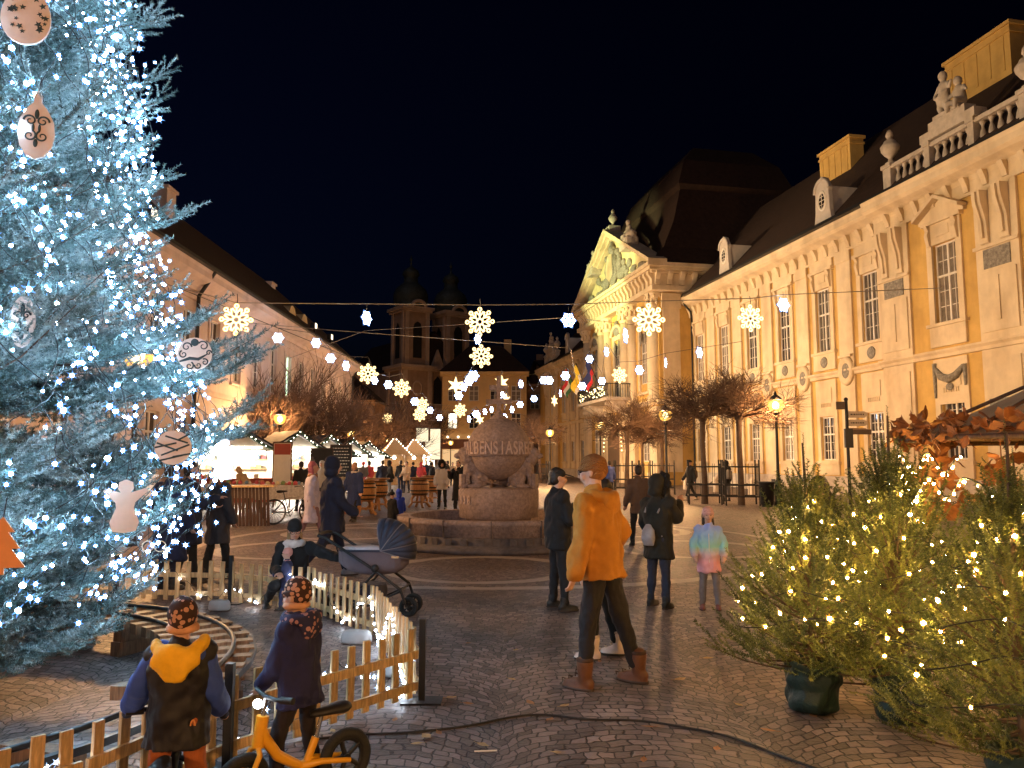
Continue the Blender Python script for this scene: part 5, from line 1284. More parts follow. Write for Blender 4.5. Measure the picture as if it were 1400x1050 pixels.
for i, a in enumerate(azs):
    pts = []; bl = []; z = 5.6+random.random()*.5; q = 0
    while z > .75:
        aa = R(a+9*math.sin(z*1.3+i*1.9)+4*math.sin(z*3.7+i)+random.uniform(-2.5, 2.5)); r = rad_at(z)*.95+.10*math.sin(z*5+i*2)+random.uniform(-.06, .05)
        p = Vector((TX+r*math.cos(aa), TY+r*math.sin(aa), z-.05)); pts.append(p)
        if q > 0:
            bl.append(p+Vector((math.cos(aa), math.sin(aa), 0))*random.uniform(.0, .10)+Vector((-math.sin(aa), math.cos(aa), 0))*random.uniform(-.08, .08)+Vector((0, 0, random.uniform(-.06, .06))))
            if random.random() < .22: bl.append(bl[-1]+Vector((random.uniform(-.07, .07), random.uniform(-.07, .07), random.uniform(-.06, .06))))
        q += 1; z -= random.uniform(.10, .19) if i < 25 else .4
    nm = where_ord(i, '') if i < 13 else ('fourteenth', 'fifteenth', 'sixteenth', 'seventeenth', 'eighteenth', 'nineteenth', 'twentieth', 'twenty first', 'twenty second', 'twenty third', 'twenty fourth', 'twenty fifth', 'twenty sixth', 'twenty seventh', 'twenty eighth', 'twenty ninth', 'thirtieth', 'thirty first', 'thirty second')[i-13]
    light_string('white fairy light string hanging down the spruce, %s counted from its right edge' % nm, pts, bl, 'w', group='white fairy light strings on the spruce')
# ------------------------------------------------------------------ wooden ornaments
PLY = mat('plywood', (.62, .50, .45), .6, .1, 9, .1); CUT = mat('cut_out_dark', (.03, .05, .06), .9, .2, 9, 0); PLYO = mat('orange_plywood', (.70, .27, .10), .6, .12, 6, .1)
def ornament(px, py, Y, outline, label, cuts=None, m_=None, rz=0.0, name='wooden_ornament', k=1.0):
    t = thing(name, label, 'ornament', at(px, py, Y), rz, 'flat wooden ornaments on the spruce'); t.scale = (k, k, k); b = MB(); b.prism(outline, -.008, .008); b.build('board', m_ or PLY, t)
    if cuts: c = MB(); cuts(c); c.build('cut_pattern', CUT, t)
    top = max(z for x, z in outline); b = MB(); b.tube([(0, 0, top-.01), (.01, 0, top+.09)], .003, 4); b.build('hanger', IRON, t); return t
circ = lambda rx, rz, n=28: [(rx*math.cos(2*PI*k/n), rz*math.sin(2*PI*k/n)) for k in range(n)]
def curl(c, x, z, r, turns, s=1, a0=0.0, w=.006):
    pts = [(x+s*r*(1-k/22*.8)*math.cos(a0+turns*2*PI*k/22), -.011, z+r*(1-k/22*.8)*math.sin(a0+turns*2*PI*k/22)) for k in range(23)]
    c.tube(pts, [w*(1-.5*k/22) for k in range(23)], 5)
def stars(c):
    rnd = random.Random(2)
    for k in range(22):
        a = rnd.uniform(0, 6.28); q = math.sqrt(rnd.random())*.85; x, z = .125*q*math.cos(a), .17*q*math.sin(a); r = rnd.uniform(.012, .024)
        c.prism([(x+(r if j % 2 == 0 else r*.42)*math.sin(PI*j/5+k), z+(r if j % 2 == 0 else r*.42)*math.cos(PI*j/5+k)) for j in range(10)], -.0125, -.009)
def swirls(rx, rz):
    def f(c):
        for sx in (-1, 1): curl(c, sx*rx*.4, rz*.35, rx*.42, 1.3, sx); curl(c, sx*rx*.4, -rz*.4, rx*.42, 1.3, sx, 2); c.ball((sx*rx*.2, -.009, 0), (.008, .004, .025))
        c.ball((0, -.009, rz*.7), (.012, .004, .03)); c.ball((0, -.009, -rz*.75), (.012, .004, .025))
    return f
def vines(c):
    c.ball((0, -.009, .085), (.028, .004, .028)); c.tube([(-.1, -.011, -.06), (-.03, -.011, -.035), (.03, -.011, -.04), (.09, -.011, .0)], [.006, .013, .012, .004], 5)
    for x, z, r, s, a in ((-.055, .05, .035, 1, 0), (.06, .06, .038, -1, .5), (-.075, -.005, .03, 1, 2), (.075, -.06, .026, -1, 1), (.03, -.085, .026, 1, 3), (-.03, -.09, .03, -1, 2), (.1, .01, .02, 1, 0)): curl(c, x, z, r, 1.2, s, a)
def sticks(c):
    for x0, z0, x1, z1 in ((-.11, .0, .02, .03), (-.1, .03, .03, -.02), (.0, -.06, .11, -.04), (-.07, -.05, .1, .02), (-.08, -.085, .06, -.05), (-.05, .075, .09, .03), (.03, .05, .1, .09)): c.tube([(x0, -.011, z0), (x1, -.011, z1)], .006, 5)
egg = [(.128*math.sin(2*PI*k/28)*(1-.12*math.cos(2*PI*k/28)), .175*math.cos(2*PI*k/28)) for k in range(28)]
dropo = [(.0, .23), (.02, .2), (.02, .155), (.05, .12), (.085, .05), (.095, -.03), (.08, -.11), (.045, -.165), (0, -.185), (-.045, -.165), (-.08, -.11), (-.095, -.03), (-.085, .05), (-.05, .12), (-.02, .155), (-.02, .2)]
angel = [(0, .15), (.035, .135), (.04, .1), (.025, .075), (.1, .1), (.115, .085), (.05, .02), (.045, -.01), (.075, -.09), (.06, -.14), (0, -.15), (-.06, -.14), (-.075, -.09), (-.045, -.01), (-.05, .02), (-.115, .085), (-.1, .1), (-.025, .075), (-.04, .1), (-.035, .135)]
FS = .52
fir_o = [(0, .26), (.1, .12), (.05, .12), (.15, -.03), (.08, -.03), (.2, -.2), (.03, -.2), (.03, -.26), (-.03, -.26), (-.03, -.2), (-.2, -.2), (-.08, -.03), (-.15, -.03), (-.05, .12), (-.1, .12)]
ornament(36, 22, 4.25, egg, 'egg shaped wooden ornament cut with little stars high on the spruce', stars, None, .3)
ornament(50, 176, 4.3, dropo, 'drop shaped wooden ornament with swirl cuts in the upper part of the spruce', swirls(.08, .12), None, .35)
ornament(31, 440, 4.1, circ(.062, .14), 'narrow oval wooden ornament with scroll cuts, turned sideways', swirls(.05, .1), None, .2)
ornament(266, 484, 4.95, circ(.122, .122), 'round wooden ornament with curling vine cuts at the outer edge of the spruce', vines, None, .2, k=.88)
ornament(237, 612, 4.4, circ(.112, .112), 'round wooden ornament with crossed stick cuts on the lower boughs', sticks, None, .2, k=.87)
ornament(307, 628, 5.6, angel, 'wooden angel ornament hanging against the bright stall', None, None, .1)
ornament(171, 692, 4.4, angel, 'pale wooden angel ornament on the low boughs of the spruce', None, None, .5)
ornament(2, 746, 3.7, [(a*FS, c*FS) for a, c in fir_o], 'flat orange wooden fir tree ornament low on the spruce', None, PLYO, .3)
for px, lb in ((202, 'left of the two small rings under the lowest lights of the spruce'), (219, 'right of the two small rings under the lowest lights of the spruce')):
    t = thing('ring_ornament', 'thin metal ring, '+lb, 'ornament', at(px, 747, 4.6), .2, 'flat wooden ornaments on the spruce'); b = MB(); b.ring((0, 0, 0), .031, .003, 'Y', 20, 5); b.build('ring', FRAME, t); b = MB(); b.tube([(0, 0, .03), (0, 0, .12)], .002, 4); b.build('hanger', IRON, t)
# ------------------------------------------------------------------ picket fence, its posts and lights
pk_b = MB(); pk_b.box(-.026, .026, -.009, .009, 0, .45); pk_me = pk_b.mesh('picket', PINE)
def fence(p0, p1, n, label, lights=None, h=1.0):
    p0 = Vector((p0[0], p0[1], 0)); p1 = Vector((p1[0], p1[1], 0)); L = (p1-p0).length; a = math.atan2(p1.y-p0.y, p1.x-p0.x)
    t = thing('picket_fence', label, 'fence', p0, a, 'picket fence sections round the spruce and track')
    for z in (.08, .29):
        b = MB(); b.box(.01, L-.01, .010, .032, z, z+.055); b.build('rail', PINE, t)
    for k in range(n):
        link('picket', pk_me, t, (L*(k+.5)/n, 0, .03+random.uniform(-.008, .008)), (0, random.uniform(-.02, .02), 0), (1, 1, h*random.uniform(.97, 1.03)))
    if lights:
        bl = []; pts = []; m_ = int(L/.045)
        for k in range(m_+1):
            u = k/m_; z = .22+.16*math.sin(u*L*5.2+p0.x*3)+.03*math.sin(u*40); q = p0.lerp(p1, u); nn = Vector((math.sin(a), -math.cos(a), 0)); q = q+nn*(.02+.012*math.sin(u*31)); q.z = max(.05, z); pts.append(q)
            if random.random() < lights: bl.append(q+nn*.012)
        light_string('white fairy lights on the '+label.split(',')[0].replace('picket fence', 'fence'), pts, bl, 'p', group='fairy light strings on the fence')
FP = [(-6.6, 9.2), (-4.75, 9.45), (-3.35, 9.25), (-2.3, 8.75), (-1.29, 7.45), (-.67, 5.55), (-1.32, 4.72), (-1.58, 4.35), (-1.9, 3.55), (-2.5, 2.7)]
fence(FP[0], FP[1], 13, 'back picket fence section behind the spruce boughs, leftmost', None)
fence(FP[1], FP[2], 10, 'back picket fence section behind the track', .2)
fence(FP[2], FP[3], 8, 'back picket fence section beside the crouching woman, few lights', .5)
fence(FP[3], FP[4], 11, 'picket fence section in front of the pram', .8)
fence(FP[4], FP[5], 13, 'side picket fence section running up to the corner post', 1.0)
fence(FP[5], FP[6], 8, 'front picket fence section between the yellow bike and the corner post', .8)
fence(FP[6], FP[7], 3, 'short picket fence section behind the child on the yellow bike', .5)
fence(FP[7], FP[8], 6, 'front picket fence section beside the child with the yellow hood', .5)
fence(FP[8], FP[9], 8, 'nearest picket fence section before the track', .5)
for p, lb in ((FP[2], 'dark fence post at the back beside the girl'), (FP[5], 'dark fence post on a flat foot at the corner of the fence'), (FP[7], 'dark fence post between the two children'), ((-4.72, 9.3), 'dark fence post under the low spruce boughs')):
    t = thing('fence_post', lb, 'post', (p[0]+.045, p[1]-.02, 0), 0, 'dark metal fence posts'); b = MB(); b.box(-.022, .022, -.022, .022, .012, .56); b.build('post', IRON, t); b = MB(); b.box(-.14, .14, -.09, .09, 0, .012); b.build('foot_plate', IRON, t)
# ------------------------------------------------------------------ toy railway round the tree
CXR, CYR, RR, RZ = -4.3, 5.0, 2.40, .34
rt = thing('railway_track', 'toy railway curve with black rails on wooden sleepers laid in a ring round the spruce', 'track', (CXR, CYR, 0))
b = MB(); b.tube([(RR*math.cos(2*PI*k/96), RR*math.sin(2*PI*k/96), RZ) for k in range(96)], .018, 6, closed=True); b.build('rail', IRON, rt)
b = MB(); b.tube([((RR-.34)*math.cos(R(-8+212*k/60)), (RR-.34)*math.sin(R(-8+212*k/60)), RZ) for k in range(61)], .018, 6); b.build('rail', IRON, rt)
b = MB(); b.box(-.31, .31, -.05, .05, RZ-.10, RZ-.018); TRACKW = wood('track_wood', (.20, .105, .055)); sl = b.mesh('sleeper', TRACKW)
for k in range(62):
    a = 2*PI*k/62
    if 3.55 < a < 6.15: continue
    link('sleeper', sl, rt, ((RR-.17)*math.cos(a), (RR-.17)*math.sin(a), 0), (0, 0, a+random.uniform(-.04, .04)))
for k in range(20):
    a = 2*PI*(k+.5)/20; r = RR-.17+random.uniform(-.06, .06)
    if 3.55 < a < 6.15 and k % 2: continue
    b = MB(); b.cbox((r*math.cos(a), r*math.sin(a), .06), (.5, .11, .118), a+random.uniform(-.2, .2)); b.build('support_block', TRACKW, rt)
    b = MB(); b.cbox((r*math.cos(a), r*math.sin(a), .18), (.46, .1, .118), a+random.uniform(-.2, .2)); b.build('support_block', TRACKW, rt)
b = MB()
for k in range(40):
    a0 = 2*PI*k/40; a1 = 2*PI*(k+1)/40; r0, r1 = RR+.12, RR+.16
    b.add([(r*math.cos(a), r*math.sin(a), z) for a in (a0, a1) for r in (r0, r1) for z in (RZ-.07, RZ-.03)], [(0,1,3,2),(4,6,7,5),(0,4,5,1),(2,3,7,6),(1,5,7,3),(0,2,6,4)])
b.build('edge_strip', IRON, rt)
# ------------------------------------------------------------------ potted firs with amber lights
POT = mat('green_pot_fabric', (.010, .026, .022), .55, .35, 9, .6)
ftpl = [twig_template(110, .095, .024, s, .40) for s in (11, 12, 13)]
def fir_mesh(seed, H, Rb, zt):
    """zt: where the body ends and the bare leaders begin"""
    rs = np.random.RandomState(seed); O = []; D = []; S = []; bw = MB(); n = 120
    bw.tube([(0, 0, .2), (.02, 0, H*.6), (0, .01, H-.02)], [.03, .02, .006], 7)
    for i in range(n):
        f = (i/n)**.9; z0 = .26+(zt-.34)*f; az = i*ga+rs.uniform(-.3, .3); L = (Rb*(1-f)**1.05+.13)*rs.uniform(.72, 1.12); e = -.36+1.5*f+rs.uniform(-.15, .2)
        d0 = np.array([math.cos(az)*math.cos(e), math.sin(az)*math.cos(e), math.sin(e)]); sd = np.array([-math.sin(az), math.cos(az), 0])
        ax = lambda t: np.array([0, 0, z0])+d0*L*t+np.array([0, 0, 1])*L*.30*t*t
        bw.tube([tuple(ax(t)) for t in (0, .35, .7, 1)], [.009, .007, .005, .003], 4, caps=False)
        t = .2; k = 0
        while t < .97:
            s = 1 if k % 2 else -1; k += 1; p = ax(t); fw = ax(t+.03)-ax(t); fw /= np.linalg.norm(fw); ll = (.36*(1-t)+.06)*min(1, L/.55)*rs.uniform(.8, 1.2)
            d = fw*.74+sd*s*.6+np.array([0, 0, rs.uniform(.1, .55)]); d /= np.linalg.norm(d); q = 0
            while q < ll:
                O.append(p+d*q); D.append(d+np.cross(d, [0, 0, 1.])*rs.choice([-1, 1])*.5*(q > 0)+np.array([0, 0, .25])); S.append(rs.uniform(.17, .27)); q += .13
            if rs.rand() < .5: O.append(p); D.append(fw*.4+np.array([0, 0, .9])+.3*rs.normal(size=3)); S.append(rs.uniform(.14, .24))
            t += .10/L
        O.append(ax(.85)); D.append(ax(1)-ax(.85)+np.array([0, 0, .05])); S.append(rs.uniform(.24, .36)); O.append(ax(.7)); D.append(ax(1)-ax(.7)); S.append(.3)
    for z in np.arange(zt-.3, H-.1, .1): O.append([0, 0, z]); D.append([.02, .02, 1]); S.append(.17)
    for a in range(6): O.append([0, 0, zt-.1]); D.append([math.cos(a*1.05), math.sin(a*1.05), 1.2]); S.append(rs.uniform(.3, .42))
    for a in range(4): O.append([0, 0, zt+.2]); D.append([math.cos(a*1.6), math.sin(a*1.6), 1.4]); S.append(.2)
    V, F, C = instance(ftpl, O, D, S, seed); return raw_mesh('needles', V, F, FIR, C), bw.mesh('branches', BARK)
firs = [fir_mesh(31, 1.86, .52, 1.34), fir_mesh(37, 2.02, .64, 1.50)]
b = MB(); b.lathe([(.13, 0), (.165, .03), (.178, .09), (.17, .16), (.185, .22), (.178, .27), (.19, .33), (.172, .335), (.16, .26), (0, .26)], 26)
b.v = [(x*(1+.06*math.sin(z*31+x*34+y*17)), y*(1+.06*math.cos(z*27+y*31-x*19)), z+(.02*math.sin(x*23+y*31) if z > .2 else 0)) for x, y, z in b.v]; potm = sculpt(b, 'pot', POT, .012, 2, .018, 8)
for i, (x, y, k, m_, rz, lb) in enumerate([(2.02, 5.35, .97, 0, .4, 'leftmost potted fir with amber lights, its dark green pot showing on the cobbles'), (2.52, 5.15, .98, 1, 2.1, 'potted fir with amber lights and a tall leader, second from the left'),
                                          (2.46, 3.85, .90, 1, 4.0, 'nearest potted fir with amber lights resting low over the cobbles'), (3.15, 3.95, 1.06, 0, 1.2, 'large potted fir with amber lights at the right picture edge'), (3.3, 5.1, .92, 0, 5.2, 'potted fir with amber lights behind the others, under the parasol')]):
    t = thing('potted_fir', lb, 'potted tree', (x, y, 0), rz, 'potted firs with amber lights'); t.scale = (k, k, k)
    link('needles', firs[m_][0], t); link('branches', firs[m_][1], t); link('pot', potm, t)
    H = (1.40, 1.56)[m_]*k; Rb = (.52, .62)[m_]*k; pts = []; bl = []; nn = 130
    for q in range(nn):
        f = q/nn; z = .42+(H-.42)*f; a = q*2*PI/22+i; r = (Rb*(1-f)**1.0+.05)*(.86+.16*math.sin(q*1.7))+.03; p = Vector((x+r*math.cos(a), y+r*math.sin(a), z+.13*(1-f)+.05*math.sin(q*.9))); pts.append(p)
        if q % 5 in (1, 3): bl.append(p)
    light_string(('amber fairy lights on the leftmost potted fir beside the cobbles', 'amber fairy lights on the tall leader fir, second from the left', 'amber fairy lights on the nearest potted fir resting low over the cobbles', 'amber fairy lights on the large fir at the right picture edge', 'amber fairy lights on the rear fir under the parasol')[i], pts, bl, 'y', group='amber fairy light strings on the firs')
# ------------------------------------------------------------------ parasol with leaf garland
pc = Vector((5.05, 6.3, 0)); px_ = thing('parasol', 'fabric parasol edged with brown dried leaves behind the potted firs at the right', 'parasol', pc)
b = MB(); b.tube([(0, 0, 0), (0, 0, 2.75)], .04, 10); b.build('pole', PINE, px_)
N8 = 8; rim = [Vector((1.72*math.cos(2*PI*k/N8+2.62), 1.72*math.sin(2*PI*k/N8+2.62), 1.86)) for k in range(N8)]; topp = Vector((0, 0, 2.7))
b = MB()
for k in range(N8):
    a, c = rim[k], rim[(k+1) % N8]; md = (a+c)/2*1.0; md.z -= .0; n = 6
    for u in range(n):
        for v in range(n):
            def P(u, v): e = a.lerp(c, v/n); p = topp.lerp(e, u/n); p.z -= .09*math.sin(PI*u/n); return tuple(p)
            b.add([P(u, v), P(u+1, v), P(u+1, v+1), P(u, v+1)], [(0, 1, 2, 3)], True)
CANV = mat('parasol_canvas', (.42, .27, .15), .85, .15, 3, .2); b.build('canopy', CANV, px_)
b = MB()
for k in range(N8): b.tube([topp-Vector((0, 0, .08)), rim[k]-Vector((0, 0, .03))], .016, 6); b.tube([rim[k]-Vector((0, 0, .02)), rim[(k+1) % N8]-Vector((0, 0, .02))], .022, 6)
b.build('ribs', DARKWOOD, px_)
b = MB(); b.box(-.35, .35, -.35, .35, 0, .09); b.build('base', STONE, px_)
LEAF = mat('dry_leaf', (.27, .10, .032), .7, .45, 7, .4, 20); 
def leaf_cluster(b, p, rnd, s):
    d = Vector((rnd.uniform(-1, 1), rnd.uniform(-1, 1), rnd.uniform(-1, .7))).normalized(); u = d.orthogonal().normalized(); u = Matrix.Rotation(rnd.uniform(0, 6), 3, d) @ u; w = d.cross(u); pts = [p]
    out = [(.1, .18), (.25, .22), (.35, .36), (.5, .3), (.65, .33), (.8, .16), (1, 0), (.8, -.18), (.65, -.3), (.5, -.27), (.35, -.38), (.25, -.2), (.1, -.16)]
    pts += [p+u*a*s+w*c*s+d*s*(.5*a*a+.8*abs(c)*rnd.uniform(.3, 1.2)) for a, c in out]; b.add([tuple(q) for q in pts], [(0, i, i+1) for i in range(1, len(out))], False)
rnd = random.Random(9); b = MB(); e0 = [r+Vector((0, 0, .02)) for r in rim]
for k in range(N8):
    for j in range(90):
        p = e0[k].lerp(e0[(k+1) % N8], rnd.random())+Vector((rnd.uniform(-.06, .06), rnd.uniform(-.06, .06), rnd.uniform(-.04, .12))); leaf_cluster(b, p, rnd, rnd.uniform(.07, .14))
lg = tag(b.build('leaf_garland', LEAF, loc=pc), 'garland of big brown dried leaves along the rim of the parasol', 'garland')
for kx, (x, y, z, lb) in enumerate([(-1.0, .1, 1.75, 'bunch of hanging dried leaves under the parasol, nearer the viewer'), (-1.15, .75, 1.72, 'bunch of hanging dried leaves under the left corner of the parasol')]):
    b = MB()
    for j in range(30): leaf_cluster(b, Vector((rnd.uniform(-.14, .14), rnd.uniform(-.12, .12), rnd.uniform(-.62, 0))), rnd, rnd.uniform(.12, .22))
    b.tube([(0, 0, -.5), (0, 0, .32)], .006, 4); tag(b.build('leaf_bunch', LEAF, loc=pc+Vector((x, y, z))), lb, 'leaf bunch')
for s_, (k0, k1, z, lb) in enumerate([(7, 1, -.10, 'amber bulb string hung along the near rim of the parasol'), (0, 2, -.30, 'amber bulb string looping below the left rim of the parasol')]):
    pts = []; bl = []
    for k in range(k0, k0+2):
        a, c = rim[k % N8], rim[(k+1) % N8]
        for j in range(14): u = j/14; p = pc+a.lerp(c, u)*.985+Vector((0, 0, z-.16*math.sin(PI*u*2)**2)); p.z += 0; pts.append(p); bl.append(p-Vector((0, 0, .03)))
    light_string(lb, pts, bl, 'y', group='amber bulb strings on the parasol', r=.007)
# ------------------------------------------------------------------ people
def cloth(name, col, rough=.85, bump=.5, sheen=.03, scale=18): return mat(name, col, rough, .12, scale, bump, scale*5, sheen=sheen, bdist=.004)
SKIN = mat('skin', (.52, .30, .22), .55, .08, 10, .1); LIP = mat('lips', (.36, .12, .10), .5, .1, 10, 0); EYE_M = mat('eye', (.02, .015, .012), .2, .1, 5, 0)
SHOEK = mat('black_shoe', (.02, .018, .018), .5, .2, 10, .2)
BLK = cloth('black_cloth', (.009, .009, .011)); NAVY = cloth('navy_cloth', (.011, .015, .038)); JEAN = cloth('dark_jeans', (.025, .03, .055)); GREYC = cloth('grey_cloth', (.12, .11, .115)); BROWNH = mat('brown_hair', (.07, .035, .018), .5, .3, 30, .6, 60); BLKH = mat('dark_hair', (.02, .014, .012), .5, .3, 30, .6, 60)
rx = lambda a: Matrix.Rotation(R(a), 3, 'X')
def person(label, pos, yaw, H, pose=None, top=None, legs=None, shoes=None, hat=None, hair=None, face=True, vox=.016, hem=.80, bulk=1.0, skin=SKIN, collar=None, group=None, hood=None, hands=True, extra=None, sleeve=None, boots=None):
    """yaw = the heading the person faces, degrees, 0 = away from the camera, 90 = left"""
    pose = pose or {}
    k = H/1.75; kid = H < 1.45; hs = k*(1.0 if not kid else 1.0+(1.45-H)*.42)     # children carry bigger heads
    lean = pose.get('lean', 0); ht = pose.get('head', (0, 0))
    hipz = .92*k; 
    L1, L2 = .42*k, .40*k
    J = {}
    # legs first: (swing forward, out, knee bend)
    legj = {}
    for nm, sx in (('L', -1), ('R', 1)):
        sw, out, bend = pose.get('leg'+nm, (0, 3, 0))
        h = Vector((sx*.085*k, 0, 0)); d1 = Vector((sx*math.sin(R(out)), math.sin(R(sw)), -math.cos(R(sw))*math.cos(R(out)))).normalized(); kn = h+d1*L1
        s2 = sw-bend; d2 = Vector((sx*math.sin(R(out))*.8, math.sin(R(s2)), -math.cos(R(s2)))).normalized(); an = kn+d2*L2; legj[nm] = [h, kn, an, s2]
    low = min(legj[n][2].z for n in 'LR'); pz = -low+.085*k
    off = Vector((0, 0, pz))
    for n in 'LR': legj[n] = [v+off if isinstance(v, Vector) else v for v in legj[n]]
    Rl = rx(-lean); T = lambda v: off+Rl @ Vector(v)          # trunk space: origin at the hips
    sh = {}
    for nm, sx in (('L', -1), ('R', 1)):
        sw, out, bend, inn = pose.get('arm'+nm, (4, 9, 14, 0))
        s0 = Vector((sx*.185*k*(1 if not kid else .9), 0, .485*k)); d1 = Vector((sx*math.sin(R(out)), math.sin(R(sw))*math.cos(R(out)), -math.cos(R(sw))*math.cos(R(out)))).normalized(); el = s0+d1*.28*k
        f = sw+bend; d2 = Vector((sx*math.sin(R(out))*(1-inn)-sx*inn*.8, math.sin(R(f)), -math.cos(R(f)))).normalized(); wr = el+d2*.25*k; sh[nm] = [T(s0), T(el), T(wr), (Rl @ d2).normalized(), sx]
    headc = T((0, .015*k, .60*k+.115*hs)); Hm = Rl @ Matrix.Rotation(R(ht[0]), 3, 'Z') @ rx(ht[1]); HP = lambda x, y, z: headc+Hm @ (Vector((x, y, z))*hs)
    root_mesh = MB(); b = root_mesh
    # trunk
    def trunk(b, inf, z0, flare=0.0, top_z=.50, seg=20):
        rings = []
        prof = [(-.03, .150, .110), (.06, .158, .115), (.17, .140, .100), (.30, .158, .112), (.40, .172, .112), (.47, .150, .090), (.53, .075, .068)]
        if z0 < -.03: 
            n = max(1, int((-.03-z0)/.08)); rings += [((0, 0, z0+(-.03-z0)*i/n), .150+inf+flare*(1-i/n), .110+inf+flare*.8*(1-i/n)) for i in range(n)]
        rings += [((0, 0, z), a+inf*(1 if z < .5 else .35), c+inf*(1 if z < .5 else .35)) for z, a, c in prof if z >= z0-.001 and z <= top_z+.05]
        b.loft([(T((c[0]*k, c[1]*k, c[2]*k)), a*k*bulk, e*k*bulk, Rl) for c, a, e in rings], seg)
    def arms(b, inf, r0=.055, r1=.042, r2=.033, cut=1.0):
        for nm in 'LR':
            s, e, w, d, sx = sh[nm]; w2 = e.lerp(w, cut); s_ = s+Rl @ Vector((-sx*.03*k, 0, -.01*k))
            b.capsule(s_, e, (r0+inf)*k*bulk, (r1+inf)*k*bulk, 12); b.capsule(e, w2, (r1+inf)*k*bulk, (r2+inf)*k*bulk, 12)
    def legs_(b, inf, r0=.082, r1=.056, r2=.042, cut=1.0):
        for nm in 'LR':
            h, kn, an, s2 = legj[nm]; b.capsule(h, kn, (r0+inf)*k, (r1+inf)*k, 12); a2 = kn.lerp(an, cut); b.capsule(kn, a2, (r1+inf)*k, (r2+inf)*k, 12)
    trunk(b, -.012, -.03); arms(b, -.006); legs_(b, -.006)
    b.capsule(T((0, 0, .5*k)), HP(0, -.01, -.06), .052*k, .055*hs, 12)
    b.ball(HP(0, -.01, .025), (.076*hs, .094*hs, .098*hs), 18, 12, Hm.to_4x4()); b.capsule(HP(0, .028, -.01), HP(0, .040, -.075), .062*hs, .040*hs, 12)
    b.capsule(HP(0, .085, .015), HP(0, .104, -.022), .010*hs, .016*hs, 8); b.capsule(HP(-.035, .078, .03), HP(.035, .078, .03), .012*hs, .012*hs, 8)
    for sx in (-1, 1): b.ball(HP(sx*.078, -.005, -.005), (.012*hs, .022*hs, .032*hs), 8, 6, Hm.to_4x4()); b.ball(HP(sx*.035, .062, -.03), (.028*hs, .026*hs, .026*hs), 8, 6)
    b.ball(HP(0, .086, -.052), (.024*hs, .012*hs, .012*hs), 8, 6)
    for nm in 'LR':
        s, e, w, d, sx = sh[nm]; side = Rl @ Vector((sx, 0, 0)); side = (side-d*side.dot(d)).normalized(); nrm = d.cross(side).normalized()*(-sx)   # nrm: palm side
        if nrm.dot(Rl @ Vector((-sx, .2, 0))) < 0: nrm = -nrm
        fw = nrm.cross(d)                                                  # across the palm
        if fw.y < 0: fw = -fw
        if not hands: b.capsule(w, w+d*.13*k, .034*k, .036*k, 10); b.capsule(w+d*.03*k, w+d*.08*k+fw*.05*k, .018*k, .016*k, 8); continue
        pc_ = w+d*.05*k; b.ball(pc_, (.034*k, .034*k, .045*k), 10, 8, Matrix((fw*1.15, nrm*.55, d)).transposed().to_4x4())
        for q, ln in enumerate((.066, .076, .07, .055)):
            r_ = w+d*.085*k+fw*(.034-.0215*q)*k; m1 = r_+(d*.9+nrm*.3)*ln*.5*k; m2 = m1+(d*.55+nrm*.8)*ln*.5*k; b.capsule(r_-d*.03*k, m1, .0085*k, .008*k, 6); b.capsule(m1, m2, .008*k, .0065*k, 6)
        th0 = w+d*.03*k+fw*.03*k; th1 = th0+(d*.6+fw*.7+nrm*.3)*.038*k; b.capsule(th0, th1, .012*k, .010*k, 6); b.capsule(th1, th1+(d*.9+fw*.15+nrm*.35)*.032*k, .010*k, .008*k, 6)
    me = sculpt(b, 'body', skin, vox*.62 if vox < .02 else vox*.8, 1)
    o = link('person', me, None, pos, (0, 0, R(yaw))); tag(o, label, 'person', group)
    def part(name, mb, m_, v=vox, sm=3, amp=0.0, fq=7, fac=.5): return link(name, sculpt(mb, name, m_, v, sm, amp, fq, fac), o)
    # trousers, shoes
    b = MB(); legs_(b, .012, cut=.97 if boots is None else .84); b.loft([(T((0, 0, z*k)), a*k*bulk, c*k*bulk, Rl) for z, a, c in ((-.06, .155, .115), (.02, .166, .124), (.10, .160, .118))], 18)
    part('trousers', b, legs or JEAN, amp=.015*k, fq=12/k)
    for nm in 'LR':
        h, kn, an, s2 = legj[nm]; pit = max(-50, min(60, s2*.9)) if an.z > .12*k else s2*.15; Mf = rx(pit); b = MB(); q = lambda x, y, z: an+Mf @ (Vector((x, y, z))*k)
        b.capsule(q(0, -.045, -.035), q(0, .05, -.04), .042*k, .044*k, 12); b.capsule(q(0, .05, -.042), q(0, .145, -.052), .044*k, .030*k, 12); b.capsule(q(0, -.01, .05 if boots is None else .11), q(0, -.01, -.02), (.052 if boots is None else .066)*k, .049*k, 12)
        b.loft([(q(0, .05, -.088), .052*k, .132*k), (q(0, .05, -.07), .053*k, .134*k), (q(0, .05, -.055), .047*k, .125*k)], 16)
        so = link('shoe', sculpt(b, 'shoe', shoes or SHOEK, min(.012, vox), 1), o)
        
        if boots:
            la = MB()
            for e in range(6): zz = .10-.025*e; yy = .045+.006*e+(.05 if e > 3 else 0)*(e-3); la.tube([q(-.028, yy-.008, zz-.012), q(0, yy+.012, zz), q(.028, yy-.008, zz-.012)], .0045*k, 5)
            la.ring(tuple(q(0, -.01, .135)), .052*k, .016*k, 'Z', 16, 6); la.build('laces', boots, so)
        s_ = MB(); s_.loft([(q(0, .05, -.089), .053*k, .134*k), (q(0, .05, -.068), .055*k, .137*k)], 18); s_.build('sole', mat('sole', (.05, .035, .028), .8, .2, 10, .2), so)
    # jacket
    z0 = (hem-.92*1.0)      # hem height over the ground at full size
    b = MB(); trunk(b, .030, z0, .022, .50); (arms(b, .018, .062, .050, .042, .96) if sleeve is None else None)
